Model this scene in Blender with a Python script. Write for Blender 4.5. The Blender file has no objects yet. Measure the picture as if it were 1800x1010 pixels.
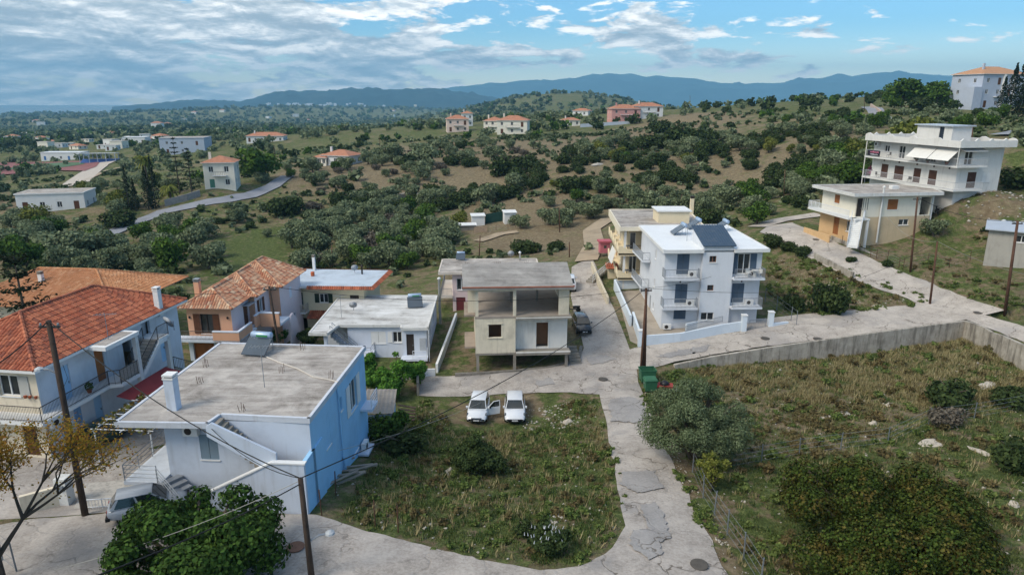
import bpy, math, random
import numpy as np
from mathutils import Vector
R = math.radians
rnd = random.Random(7)
rng = np.random.default_rng(11)
SC = bpy.context.scene
COL = SC.collection
# ------------------------------------------------------------------ camera
CAMZ = 24.0
PITCH = math.atan(332 / 1200.0)
cam = bpy.data.cameras.new('camera'); camo = bpy.data.objects.new('camera', cam); COL.objects.link(camo)
camo.location = (0, 0, CAMZ); camo.rotation_euler = (math.pi / 2 - PITCH, 0, 0)
cam.sensor_width = 36; cam.lens = 24; cam.clip_start = 0.5; cam.clip_end = 90000
SC.camera = camo
# ------------------------------------------------------------------ light and sky
SUN_EL, SUN_AZ = 46.0, 236.0          # degrees; azimuth clockwise from +Y
w = bpy.data.worlds.new('World'); SC.world = w; w.use_nodes = True
def nd(nt, typ, **kw):
    n = nt.nodes.new(typ)
    for k, v in kw.items():
        if k[0] == 'i' and k[1:].isdigit(): n.inputs[int(k[1:])].default_value = v
        elif k == 'inp':
            for a, b in v.items(): n.inputs[a].default_value = b
        else: setattr(n, k, v)
    return n
def sky_nodes():
    nt = w.node_tree; nt.nodes.clear(); L = nt.links.new
    out = nd(nt, 'ShaderNodeOutputWorld'); bg = nd(nt, 'ShaderNodeBackground')
    sky = nd(nt, 'ShaderNodeTexSky', sky_type='NISHITA', sun_disc=False, sun_elevation=R(SUN_EL), sun_rotation=R(SUN_AZ),
             altitude=300, air_density=1.0, dust_density=0.6, ozone_density=2.5)
    tc = nd(nt, 'ShaderNodeTexCoord'); sep = nd(nt, 'ShaderNodeSeparateXYZ'); L(tc.outputs['Generated'], sep.inputs[0])
    def math_(op, a, b=None, c=None, clamp=False):
        n = nd(nt, 'ShaderNodeMath', operation=op, use_clamp=clamp)
        for i, v in enumerate((a, b, c)):
            if v is None: continue
            if isinstance(v, (int, float)): n.inputs[i].default_value = v
            else: L(v, n.inputs[i])
        return n.outputs[0]
    # cloud-layer coordinates: clouds flatten towards the horizon
    def noise(sx, sz, off, detail, rough, dist=0.0):
        mp = nd(nt, 'ShaderNodeMapping'); mp.inputs['Scale'].default_value = (sx, sx, sz); mp.inputs['Location'].default_value = off
        L(tc.outputs['Generated'], mp.inputs[0])
        n = nd(nt, 'ShaderNodeTexNoise', inp={'Scale': 1.0, 'Detail': detail, 'Roughness': rough, 'Distortion': dist}); L(mp.outputs[0], n.inputs['Vector'])
        return n.outputs['Fac']
    big = noise(3.4, 16, (1.3, 2.2, .4), 4, .55, .4)
    mid = noise(12, 44, (4.1, .2, 3.4), 9, .62, .3)
    up = noise(12, 44, (4.1, .2, 3.1), 9, .62, .3)          # the same field a little higher: lit tops, grey bases
    dens = math_('ADD', math_('MULTIPLY', big, .62), math_('MULTIPLY', mid, .58))
    densu = math_('ADD', math_('MULTIPLY', big, .62), math_('MULTIPLY', up, .58))
    def smooth(v, a, b):
        n = nd(nt, 'ShaderNodeMapRange', interpolation_type='SMOOTHSTEP'); L(v, n.inputs[0])
        n.inputs[1].default_value = a; n.inputs[2].default_value = b; return n.outputs[0]
    bias = math_('ADD', math_('MULTIPLY', sep.outputs['X'], -0.19), .045)           # the cloud bank lies to the west
    band = math_('SUBTRACT', math_('MULTIPLY', smooth(sep.outputs['Z'], .005, .06), .10), math_('MULTIPLY', smooth(sep.outputs['Z'], .07, .16), .05)); band = math_('SUBTRACT', band, .055)
    d = math_('ADD', math_('ADD', dens, bias), band); du = math_('ADD', math_('ADD', densu, bias), band)
    mask = smooth(d, .61, .665)
    thick = smooth(math_('ADD', math_('MULTIPLY', math_('SUBTRACT', densu, dens), 2.6), math_('MULTIPLY', math_('SUBTRACT', d, .62), .9)), -.16, .30)
    cr = nd(nt, 'ShaderNodeValToRGB'); e = cr.color_ramp.elements
    e[0].position = 0; e[0].color = (8.6, 8.2, 7.6, 1); e[1].position = 1; e[1].color = (2.3, 2.7, 3.0, 1)
    x = cr.color_ramp.elements.new(.45); x.color = (4.7, 4.9, 4.95, 1); L(thick, cr.inputs[0])
    tint = nd(nt, 'ShaderNodeMix', data_type='RGBA', blend_type='MULTIPLY'); tint.inputs[0].default_value = 1.0
    L(sky.outputs[0], tint.inputs[6]); tc_ = nd(nt, 'ShaderNodeMix', data_type='RGBA'); L(smooth(sep.outputs['Z'], 0.0, .10), tc_.inputs[0]); tc_.inputs[6].default_value = (1.6, 1.5, 1.32, 1); tc_.inputs[7].default_value = (.45, .69, .80, 1); L(tc_.outputs[2], tint.inputs[7])
    mix = nd(nt, 'ShaderNodeMix', data_type='RGBA'); L(mask, mix.inputs[0]); L(tint.outputs[2], mix.inputs[6]); L(cr.outputs[0], mix.inputs[7])
    L(mix.outputs[2], bg.inputs[0]); bg.inputs[1].default_value = 0.13; L(bg.outputs[0], out.inputs[0])
sky_nodes()
sd = bpy.data.lights.new('sun', 'SUN'); so = bpy.data.objects.new('sun', sd); COL.objects.link(so)
sd.energy = 1.5; sd.angle = R(22); sd.color = (1.0, .92, .80)
_az = R(SUN_AZ); _el = R(SUN_EL)
so.rotation_euler = Vector((math.sin(_az) * math.cos(_el), math.cos(_az) * math.cos(_el), math.sin(_el))).to_track_quat('Z', 'Y').to_euler()
vs = SC.view_settings; vs.view_transform = 'Standard'; vs.look = 'None'; vs.gamma = 1; vs.use_curve_mapping = False; vs.exposure = 0.85
SC.render.engine = 'CYCLES'
cy = SC.cycles; cy.use_denoising = True; cy.max_bounces = 5; cy.diffuse_bounces = 2; cy.glossy_bounces = 2; cy.transmission_bounces = 2; cy.volume_bounces = 0
cy.transparent_max_bounces = 6; cy.caustics_reflective = False; cy.caustics_refractive = False
try: cy.denoiser = 'OPENIMAGEDENOISE'; cy.denoising_prefilter = 'ACCURATE'
except Exception: pass
# ------------------------------------------------------------------ pixel / world helpers (survey of the photograph)
_c, _s = math.cos(PITCH), math.sin(PITCH)
def ray(px, py):
    u = (px - 900) / 1200.0; v = (py - 505) / 1200.0
    return (u, _c - v * _s, -(_s + v * _c))
def P(px, py, z):
    d = ray(px, py); t = (z - CAMZ) / d[2]; return (d[0] * t, d[1] * t, z)
def PY(px, py, y):
    d = ray(px, py); t = y / d[1]; return (d[0] * t, y, CAMZ + d[2] * t)
# ------------------------------------------------------------------ scene-tree helpers
def tag(o, label=None, cat=None, group=None, kind=None):
    if label: o['label'] = label
    if cat: o['category'] = cat
    if group: o['group'] = group
    if kind: o['kind'] = kind
    return o
def thing(name, label, cat, loc=(0, 0, 0), ang=0.0, group=None):
    o = bpy.data.objects.new(name, None); COL.objects.link(o); o.empty_display_size = .3
    o.location = loc; o.rotation_euler = (0, 0, R(ang)); return tag(o, label, cat, group)
def copy_tree(o, parent=None):
    c = o.copy(); COL.objects.link(c); c.parent = parent
    for k in o.children: copy_tree(k, c)
    return c
def np_mesh(name, V, F, smooth=False):
    V = np.asarray(V, dtype=np.float32); F = np.asarray(F, dtype=np.int32)
    me = bpy.data.meshes.new(name); n, k = F.shape
    me.vertices.add(len(V)); me.vertices.foreach_set('co', V.ravel())
    me.loops.add(n * k); me.loops.foreach_set('vertex_index', F.ravel())
    me.polygons.add(n); me.polygons.foreach_set('loop_start', np.arange(0, n * k, k, dtype=np.int32))
    try: me.polygons.foreach_set('loop_total', np.full(n, k, dtype=np.int32))
    except Exception: pass
    me.update(calc_edges=True)
    if smooth: me.polygons.foreach_set('use_smooth', np.ones(n, dtype=bool))
    return me
def link(name, me, mat=None, parent=None):
    o = bpy.data.objects.new(name, me); COL.objects.link(o)
    if mat and not me.materials: me.materials.append(mat)
    if parent: o.parent = parent
    return o
class MB:
    def __init__(s): s.v = []; s.f = []; s.smooth = False
    def pts(s, ps):
        i = len(s.v); s.v.extend([tuple(p) for p in ps]); return i
    def quad(s, a, b, c, d): i = s.pts((a, b, c, d)); s.f.append((i, i + 1, i + 2, i + 3)); return s
    def tri(s, a, b, c): i = s.pts((a, b, c)); s.f.append((i, i + 1, i + 2)); return s
    def hexa(s, p):      # 8 corners: bottom 0-3 ccw, top 4-7
        i = s.pts(p)
        for f in ((3, 2, 1, 0), (4, 5, 6, 7), (0, 1, 5, 4), (1, 2, 6, 5), (2, 3, 7, 6), (3, 0, 4, 7)): s.f.append(tuple(i + k for k in f))
        return s
    def box(s, x0, y0, z0, x1, y1, z1):
        return s.hexa(((x0, y0, z0), (x1, y0, z0), (x1, y1, z0), (x0, y1, z0), (x0, y0, z1), (x1, y0, z1), (x1, y1, z1), (x0, y1, z1)))
    def prism(s, poly, z0, z1):       # poly ccw [(x,y)], z may be callables
        n = len(poly); f0 = z0 if callable(z0) else (lambda x, y: z0); f1 = z1 if callable(z1) else (lambda x, y: z1)
        i = s.pts([(x, y, f0(x, y)) for x, y in poly] + [(x, y, f1(x, y)) for x, y in poly])
        s.f.append(tuple(i + n - 1 - k for k in range(n))); s.f.append(tuple(i + n + k for k in range(n)))
        for k in range(n): s.f.append((i + k, i + (k + 1) % n, i + n + (k + 1) % n, i + n + k))
        return s
    def side(s, poly, a, b, w0, w1=0):   # poly of (along, z) in the vertical plane through a->b (2D), thickness from offset w0 to w1 along outward normal
        L = math.hypot(b[0] - a[0], b[1] - a[1]); ux, uy = (b[0] - a[0]) / L, (b[1] - a[1]) / L; nx, ny = uy, -ux
        f = lambda t, z, o: (a[0] + ux * t + nx * o, a[1] + uy * t + ny * o, z)
        n = len(poly); i = s.pts([f(t, z, w0) for t, z in poly] + [f(t, z, w1) for t, z in poly])
        s.f.append(tuple(i + k for k in range(n))); s.f.append(tuple(i + 2 * n - 1 - k for k in range(n)))
        for k in range(n): s.f.append((i + (k + 1) % n, i + k, i + n + k, i + n + (k + 1) % n))
        return s
    def tube(s, p, q, r0, r1=None, n=6, cap=True):
        r1 = r0 if r1 is None else r1
        p = Vector(p); q = Vector(q); d = (q - p)
        if d.length < 1e-6: return s
        d.normalize(); a = d.orthogonal().normalized(); b = d.cross(a)
        i = len(s.v)
        for c, r in ((p, r0), (q, r1)):
            for k in range(n):
                t = 2 * math.pi * k / n; s.v.append(tuple(c + a * (r * math.cos(t)) + b * (r * math.sin(t))))
        for k in range(n): s.f.append((i + k, i + (k + 1) % n, i + n + (k + 1) % n, i + n + k))
        if cap: s.f.append(tuple(i + n - 1 - k for k in range(n))); s.f.append(tuple(i + n + k for k in range(n)))
        return s
    def path(s, pts, r, n=5, taper=None):   # one connected tube through points
        pts = [Vector(p) for p in pts]; i0 = len(s.v); m = len(pts)
        for j, p in enumerate(pts):
            d = (pts[min(j + 1, m - 1)] - pts[max(j - 1, 0)]).normalized()
            a = d.cross(Vector((0, 0, 1)));  a = a.normalized() if a.length > 1e-4 else Vector((1, 0, 0)); b = d.cross(a)
            rr = r if taper is None else r * (1 - (1 - taper) * j / max(1, m - 1))
            for k in range(n):
                t = 2 * math.pi * k / n; s.v.append(tuple(p + a * (rr * math.cos(t)) + b * (rr * math.sin(t))))
        for j in range(m - 1):
            for k in range(n): s.f.append((i0 + j * n + k, i0 + j * n + (k + 1) % n, i0 + (j + 1) * n + (k + 1) % n, i0 + (j + 1) * n + k))
        s.f.append(tuple(i0 + n - 1 - k for k in range(n))); s.f.append(tuple(i0 + (m - 1) * n + k for k in range(n)))
        return s
    def lathe(s, c, prof, n=14, axis='z'):   # prof [(r,h)]
        i = len(s.v)
        for r, h in prof:
            for k in range(n):
                t = 2 * math.pi * k / n; a, b = r * math.cos(t), r * math.sin(t)
                o = (a, b, h) if axis == 'z' else ((a, h, b) if axis == 'y' else (h, a, b))
                s.v.append((c[0] + o[0], c[1] + o[1], c[2] + o[2]))
        for j in range(len(prof) - 1):
            for k in range(n): s.f.append((i + j * n + k, i + j * n + (k + 1) % n, i + (j + 1) * n + (k + 1) % n, i + (j + 1) * n + k))
        s.f.append(tuple(i + n - 1 - k for k in range(n))); s.f.append(tuple(i + (len(prof) - 1) * n + k for k in range(n)))
        return s
    def build(s, name, mat, parent=None, smooth=False):
        me = bpy.data.meshes.new(name); me.from_pydata(s.v, [], s.f); me.update()
        if smooth:
            for p in me.polygons: p.use_smooth = True
        return link(name, me, mat, parent)
# ------------------------------------------------------------------ materials
def lin(h):
    h = h.lstrip('#'); o = []
    for i in (0, 2, 4):
        c = int(h[i:i + 2], 16) / 255.0; o.append(c / 12.92 if c <= .04045 else ((c + .055) / 1.055) ** 2.4)
    return (*o, 1.0)
_mats = {}
class NT:
    def __init__(s, name):
        s.m = bpy.data.materials.new(name); s.m.use_nodes = True; s.nt = s.m.node_tree; s.nt.nodes.clear()
        s.out = nd(s.nt, 'ShaderNodeOutputMaterial'); s.b = nd(s.nt, 'ShaderNodeBsdfPrincipled'); s.L = s.nt.links.new
        s.L(s.b.outputs[0], s.out.inputs[0]); s.geo = nd(s.nt, 'ShaderNodeNewGeometry')
    def noise(s, scale, detail=5, rough=.6, stretch=None, vec=None, dist=0.0, off=(0, 0, 0)):
        v = vec or s.geo.outputs['Position']
        mp = nd(s.nt, 'ShaderNodeMapping'); mp.inputs['Scale'].default_value = stretch or (1, 1, 1); mp.inputs['Location'].default_value = off; s.L(v, mp.inputs[0]); v = mp.outputs[0]
        n = nd(s.nt, 'ShaderNodeTexNoise', inp={'Scale': scale, 'Detail': detail, 'Roughness': rough, 'Distortion': dist}); s.L(v, n.inputs['Vector']); return n.outputs['Fac']
    def ramp(s, fac, stops):
        n = nd(s.nt, 'ShaderNodeValToRGB'); e = n.color_ramp.elements
        while len(e) < len(stops): e.new(.5)
        for i, (p, c) in enumerate(stops): e[i].position = p; e[i].color = c if len(c) == 4 else (*c, 1)
        s.L(fac, n.inputs[0]); return n.outputs[0]
    def mix(s, fac, a, b, typ='MIX'):
        n = nd(s.nt, 'ShaderNodeMix', data_type='RGBA', blend_type=typ)
        for k, v in ((0, fac), (6, a), (7, b)):
            if isinstance(v, (int, float, tuple)): n.inputs[k].default_value = v
            else: s.L(v, n.inputs[k])
        return n.outputs[2]
    def rng(s, v, a, b, c=0.0, d=1.0):
        n = nd(s.nt, 'ShaderNodeMapRange', interpolation_type='SMOOTHSTEP'); s.L(v, n.inputs[0])
        for i, k in ((1, a), (2, b), (3, c), (4, d)): n.inputs[i].default_value = k
        return n.outputs[0]
    def mth(s, op, a, b=None):
        n = nd(s.nt, 'ShaderNodeMath', operation=op)
        for i, v in enumerate((a, b)):
            if v is None: continue
            if isinstance(v, (int, float)): n.inputs[i].default_value = v
            else: s.L(v, n.inputs[i])
        return n.outputs[0]
    def bump(s, h, strength=.4, dist=.05):
        n = nd(s.nt, 'ShaderNodeBump'); n.inputs['Strength'].default_value = strength; n.inputs['Distance'].default_value = dist
        s.L(h, n.inputs['Height']); s.L(n.outputs[0], s.b.inputs['Normal'])
    def fin(s, col, rough=.85, metal=0.0, spec=.3):
        if isinstance(col, tuple): s.b.inputs['Base Color'].default_value = col
        else: s.L(col, s.b.inputs['Base Color'])
        if isinstance(rough, (int, float)): s.b.inputs['Roughness'].default_value = rough
        else: s.L(rough, s.b.inputs['Roughness'])
        s.b.inputs['Metallic'].default_value = metal; s.b.inputs['Specular IOR Level'].default_value = spec; return s.m
def M(name, h, rough=.85, var=.12, scale=.9, streak=0.0, dirt=None, dirt_amt=.0, metal=0.0, spec=.3, bump=0.0):
    if name in _mats: return _mats[name]
    t = NT(name); c = lin(h)
    dk = tuple(x * (1 - 2 * var) for x in c[:3]) + (1,); lt = tuple(min(1, x * (1 + .6 * var)) for x in c[:3]) + (1,)
    n = t.noise(scale, 6, .65); col = t.ramp(n, [(.25, dk), (.5, c), (.75, lt)])
    if streak: col = t.mix(t.rng(t.noise(1, 4, .6, (2.6, 2.6, .35)), .5, .75, 0, streak), col, lin(dirt or '#6d6a62'))
    if dirt_amt: col = t.mix(t.rng(t.noise(.45, 8, .7, dist=.6), .46, .66, 0, dirt_amt), col, lin(dirt or '#6d6a62'))
    if bump: t.bump(t.noise(scale * 9, 4, .6), bump, .02)
    _mats[name] = t.fin(col, rough, metal, spec); return _mats[name]
def leaf_mat(name, cols, sat_noise=.12, transl=.25):
    t = NT(name)
    col = t.ramp(t.geo.outputs['Random Per Island'], [(i / (len(cols) - 1) * .9 + .05, lin(c)) for i, c in enumerate(cols)])
    n = t.noise(sat_noise, 2, .5); col = t.mix(t.rng(n, .35, .65, 0, .5), col, t.mix(.5, col, lin(cols[-1])))
    t.fin(col, .8, 0, .12)
    if transl:
        tr = nd(t.nt, 'ShaderNodeBsdfTranslucent'); t.L(col, tr.inputs[0]); mx = nd(t.nt, 'ShaderNodeMixShader'); mx.inputs[0].default_value = transl
        t.L(t.b.outputs[0], mx.inputs[1]); t.L(tr.outputs[0], mx.inputs[2]); t.L(mx.outputs[0], t.out.inputs[0])
    return t.m
def tile_mat(name, cols):
    t = NT(name); col = t.ramp(t.geo.outputs['Random Per Island'], [(i / (len(cols) - 1), lin(c)) for i, c in enumerate(cols)])
    col = t.mix(t.rng(t.noise(.6, 6, .7), .45, .75, 0, .35), col, lin('#6b4a38')); t.bump(t.noise(20, 3), .2, .01)
    return t.fin(col, .85)
# ------------------------------------------------------------------ terrain heights
CTRL = [(900,1010,3.4),(300,990,3.6),(30,960,3.4),(150,905,3.2),(230,925,3.5),(550,900,3.2),(700,930,3.1),(1100,1000,3.2),(1200,980,3.0),(1120,900,2.4),
 (1095,800,1.3),(1085,740,.5),(1065,690,0),(1100,640,.1),(860,745,-1),(950,740,-.9),(740,780,.2),(850,850,1.2),(700,870,2.2),(960,860,1.4),(1000,780,0),(1040,730,.1),
 (640,800,1.3),(600,860,2.6),(740,680,-.8),(850,672,-.5),(950,668,-.2),(800,620,-.7),(870,640,-.3),(950,630,0),(790,540,-.5),(900,520,.4),
 (700,640,-1),(650,690,-.6),(600,560,-1.8),(700,500,-2),(560,620,-.6),(1060,600,.7),(1070,560,1.1),(1060,500,1.7),(1040,465,2.2),(1010,540,1.2),
 (1165,580,1),(1110,570,1),(1320,560,1.6),(1230,590,1),(1150,640,.3),(1300,605,1.1),(1400,590,1.6),(1550,570,2.2),(1700,560,2.7),(1800,590,2.8),(1640,530,2.9),
 (1560,490,3.8),(1480,460,4.8),(1420,430,5.6),(1380,410,6),(1400,500,2.8),(1500,530,2.6),(1350,450,4),(1330,500,2.4),
 (1250,680,.3),(1400,670,.6),(1550,650,1),(1700,650,1.6),(1800,660,1.8),(1200,800,1.2),(1400,800,1),(1600,800,1.5),(1790,800,1.9),(1300,950,2.3),(1600,950,2.3),(1790,950,2.6),(1500,720,.7),
 (1750,500,4.6),(1790,450,6.3),(1650,440,6),(1700,400,8.2),(1640,400,7.2),(1450,410,6.1),(1560,420,6.3),(1520,395,6.6),(1640,385,7.8),(1760,410,8.2),
 (1673,346,11.7),(1760,335,12.4),(1720,338,12.2),(1530,330,9.5),(1790,345,11.6),(100,840,3.2),(20,800,3.2),(200,760,2.6),(330,640,.5),(400,620,-.4),(480,590,-1),
 (100,500,-1),(0,480,-1),(200,470,-3),(300,440,-3.5),(450,430,-3.5),(600,420,-3),(700,440,-2.5),(800,440,-1.5),(880,410,-1),(950,430,-.5),(1000,400,.5),(1050,430,2),
 (75,430,-3.5),(190,410,-3.5),(280,375,-2.5),(440,345,-.5),(505,312,2),(100,300,-9.8),(0,300,-10),(160,295,-9.3),(100,285,-10),(50,350,-3),(200,330,-2),(300,265,-4),(460,245,1),(200,235,-11),(30,250,-9),
 (385,332,1.5),(600,300,2.8),(600,250,3),(700,300,3.6),(800,225,8.5),(900,250,7.7),(1000,300,6),(900,330,2),(800,355,-.5),(1100,370,2),(1300,330,5),(1300,250,10.4),(1200,205,16),(1080,212,12.5),
 (1450,230,15.5),(1400,300,9),(1540,192,20.4),(1700,190,20.8),(1790,200,19.6),(1650,240,16.5),(1800,260,17),(1100,235,10),(1150,222,11.7),(1050,225,10.5),(1000,225,10),(950,245,8.4),(1000,260,8)]
XTRA = [(40,0,4.5),(-40,0,4.5),(0,-40,5),(-70,20,3.5),(70,30,4),(0,12,3.8),(-120,60,0),(130,60,14),(160,140,20),(-160,140,-8)]
_cp = np.array([P(*c) for c in CTRL] + XTRA, dtype=float)
def _phi(d): return np.sqrt(d * d + 9.0)
_A = _phi(np.linalg.norm(_cp[:, None, :2] - _cp[None, :, :2], axis=2)); _n = len(_cp)
_K = np.zeros((_n + 3, _n + 3)); _K[:_n, :_n] = _A + np.eye(_n) * -.15; _K[:_n, _n] = 1; _K[:_n, _n + 1:] = _cp[:, :2]; _K[_n, :_n] = 1; _K[_n + 1:, :_n] = _cp[:, :2].T
_W = np.linalg.solve(_K, np.concatenate([_cp[:, 2], np.zeros(3)]))
def _sm(t): t = np.clip(t, 0, 1); return t * t * (3 - 2 * t)
_wc = {}
def _waves(x, y, L, seed):
    o = np.zeros_like(x)
    if (L, seed) not in _wc:
        r = np.random.default_rng(seed); _wc[L, seed] = [(r.uniform(0, math.pi * 2), L * r.uniform(.5, 1.6), r.uniform(0, 6.3)) for k in range(7)]
    for a, l, ph in _wc[L, seed]: o += np.sin((x * math.cos(a) + y * math.sin(a)) * 2 * math.pi / l + ph)
    return o / 7
SEA = -92.0
def far_h(x, y):
    r = np.hypot(x, y); th = np.degrees(np.arctan2(x, y))
    z = -10 - 44 * _sm((r - 350) / 2200) + 8 * _waves(x, y, 700, 3) * _sm((r - 400) / 600) + 5 * _waves(x, y, 240, 5) * _sm((r - 500) / 500)
    def hill(t0, r0, wt, wr, amp): return amp * np.exp(-((th - t0) / wt) ** 2 - ((r - r0) / wr) ** 2)
    z = z + hill(4, 1650, 8, 520, 62) + hill(12, 1600, 6, 420, 14) + hill(-2.5, 2000, 6, 500, 20) + hill(21, 2300, 8, 600, 44) + hill(30, 1800, 9, 600, 26)
    z = z + hill(-24, 3200, 7, 700, 30) + hill(-17, 3600, 5, 700, 24) + hill(-10, 3900, 6, 800, 22) + hill(-33, 2600, 5, 500, 14) + hill(-28, 900, 9, 240, 4)
    z = z + hill(38, 700, 14, 500, 16)
    z = z - 58 * _sm((r - 4500) / 1800)
    z = z - 60 * _sm((-15 - th) / 6) * _sm((r - 4300) / 900)
    return z
def base_h(x, y):
    x = np.asarray(x, float); y = np.asarray(y, float); sh = x.shape; x = x.ravel(); y = y.ravel(); out = np.empty(len(x))
    for i in range(0, len(x), 20000):
        xs, ys = x[i:i + 20000], y[i:i + 20000]; r = np.hypot(xs, ys)
        k = np.minimum(1.0, 520.0 / np.maximum(r, 1e-6)); xc, yc = xs * k, ys * k
        d = np.hypot(xc[:, None] - _cp[None, :, 0], yc[:, None] - _cp[None, :, 1])
        z = _phi(d) @ _W[:_n] + _W[_n] + _W[_n + 1] * xc + _W[_n + 2] * yc
        z = np.clip(z, -16, 27)
        t = _sm((r - 420) / 330); fr = r > 420; o = z * (1 - t)
        if fr.any(): o[fr] += far_h(xs[fr], ys[fr]) * t[fr]
        out[i:i + 20000] = o
    return out.reshape(sh)
# retaining wall along the right-hand road
WALL = [P(px, py, z) for px, py, z in ((1185,643,.35),(1250,629,.75),(1350,613,1.3),(1450,599,1.8),(1550,585,2.25),(1640,573,2.55),(1697,566,2.75))]
WALL2 = [P(px, py, z) for px, py, z in ((1697,566,2.75),(1745,588,2.8),(1800,613,2.85),(1870,642,2.9))]
_wl = np.array(WALL + WALL2[1:]); _wf = np.array([.25, .7, 1.15, 1.45, 1.6, 1.6, 1.55, 1.3, 1.2, 1.1])
def wall_drop(x, y):
    x = np.asarray(x, float); y = np.asarray(y, float); best = np.full(x.shape, 1e9); dr = np.zeros(x.shape)
    for i in range(len(_wl) - 1):
        a, b = _wl[i, :2], _wl[i + 1, :2]; d = b - a; L2 = d @ d; L = math.sqrt(L2)
        t = ((x - a[0]) * d[0] + (y - a[1]) * d[1]) / L2; tc = np.clip(t, 0, 1)
        px, py = a[0] + tc * d[0], a[1] + tc * d[1]; dist = np.hypot(x - px, y - py)
        sd_ = ((x - a[0]) * d[1] - (y - a[1]) * d[0]) / L      # >0 on the field side
        f = (_wf[i] * (1 - tc) + _wf[i + 1] * tc) * _sm((sd_ + .9) / .5) * np.exp(-np.maximum(sd_, 0) / 7.0)
        f = np.where((t < -.02) & (i == 0), 0, f); m = dist < best; best = np.where(m, dist, best); dr = np.where(m, f, dr)
    return dr
def ground_h(x, y):
    x = np.asarray(x, float); y = np.asarray(y, float)
    sh = x.shape; x = x.ravel(); y = y.ravel(); z = base_h(x, y); near = (np.hypot(x, y) < 130) & (y > 0)
    if near.any():
        wd = near & (x > 8)
        if wd.any(): z[wd] -= wall_drop(x[wd], y[wd])
        z[near] += .05 * _waves(x[near], y[near], 3.1, 9)
    return z.reshape(sh)
def hz(x, y): return float(ground_h(np.array([x]), np.array([y]))[0])
def hb(x, y): return float(base_h(np.array([x]), np.array([y]))[0])
def G(px, py, f=None, tmax=4000):
    f = f or ground_h; d = ray(px, py); ts = 20 * (tmax / 20.0) ** (np.linspace(0, 1, 320))
    zz = CAMZ + d[2] * ts - f(d[0] * ts, d[1] * ts); i = np.argmax(zz < 0) if (zz < 0).any() else 319
    a, b = ts[max(0, i - 1)], ts[i]
    for _ in range(18):
        m = (a + b) / 2
        if CAMZ + d[2] * m - float(f(np.array([d[0] * m]), np.array([d[1] * m]))[0]) < 0: b = m
        else: a = m
    return (d[0] * b, d[1] * b, CAMZ + d[2] * b)
def in_poly(x, y, poly):
    x = np.asarray(x); ins = np.zeros(x.shape, bool); n = len(poly)
    for i in range(n):
        x0, y0 = poly[i][:2]; x1, y1 = poly[(i + 1) % n][:2]
        if y0 == y1: continue
        ins ^= ((y0 > y) != (y1 > y)) & (x < (x1 - x0) * (y - y0) / (y1 - y0) + x0)
    return ins
def GP(pix, f=None): return [G(a, b, f) for a, b in pix]
# ground cover zones: (dry, green, soil)
ZONES = []
for pix, rgb in [
  ([(390,472),(395,425),(480,400),(520,395),(510,440),(480,475)], (.15, 1, .1)),
  ([(150,330),(200,290),(330,262),(480,262),(480,290),(330,300),(300,330)], (.6, .6, .2)),
  ([(480,300),(650,262),(900,240),(1000,290),(900,345),(700,345),(520,345)], (.95, .3, .2)),
  ([(900,260),(1200,200),(1320,200),(1200,240),(960,270)], (1, .05, .1)),
  ([(960,270),(1400,225),(1520,220),(1400,330),(1050,350),(940,320)], (.85, .42, .2)),
  ([(840,345),(1050,345),(1060,450),(900,450),(800,400)], (.75, .3, .45)),
  ([(0,345),(60,335),(60,375),(0,385)], (.2, .1, 1)),
  ([(790,715),(950,700),(960,745),(780,755)], (.5, .15, 1)),
  ([(560,900),(650,740),(740,700),(790,750),(1000,720),(1060,700),(1100,920),(1030,1000),(860,990)], (.46, .68, .3)),
  ([(1120,660),(1500,600),(1700,575),(1800,600),(1800,690),(1500,720),(1330,720)], (.7, .62, .12)),
  ([(1330,720),(1500,715),(1600,740),(1480,800),(1300,800)], (.6, .25, .75)),
  ([(1200,800),(1400,800),(1800,700),(1800,1010),(1280,1010)], (.3, .85, .3)),
  ([(1150,690),(1240,860),(1330,1010),(1270,1010),(1190,850),(1130,720)], (.5, .2, .9)),
  ([(1480,440),(1600,395),(1700,360),(1800,380),(1800,560),(1700,540)], (.42, .62, .45)),
  ([(1340,450),(1440,445),(1560,500),(1640,530),(1400,560),(1340,520)], (.5, .6, .5)),
  ([(1640,385),(1700,350),(1800,345),(1800,385),(1700,400)], (.8, .3, .6)),
  ([(760,650),(775,560),(830,560),(835,650)], (.2, .9, .5)),
 ]: ZONES.append((GP(pix), rgb))
def zone_rgb(x, y):
    r = np.hypot(x, y); c = np.zeros((len(x), 3)); c[:] = (.5, .5, .35)
    c[r > 280] = (.42, .5, .25)
    acc = np.zeros_like(c); zr = np.random.default_rng(3)
    for k in range(6):
        ck = c.copy(); q = r * .012 + .5; xj = x + zr.normal(0, 1) * q + 1.6 * q * _waves(x, y, 22, 120 + k) + q * _waves(x, y, 6, 140 + k); yj = y + zr.normal(0, 1) * q * 1.5 + 2.4 * q * _waves(x, y, 22, 160 + k) + q * _waves(x, y, 6, 180 + k)
        for poly, rgb in ZONES: ck[in_poly(xj, yj, poly)] = rgb
        acc += ck
    return acc / 6
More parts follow.
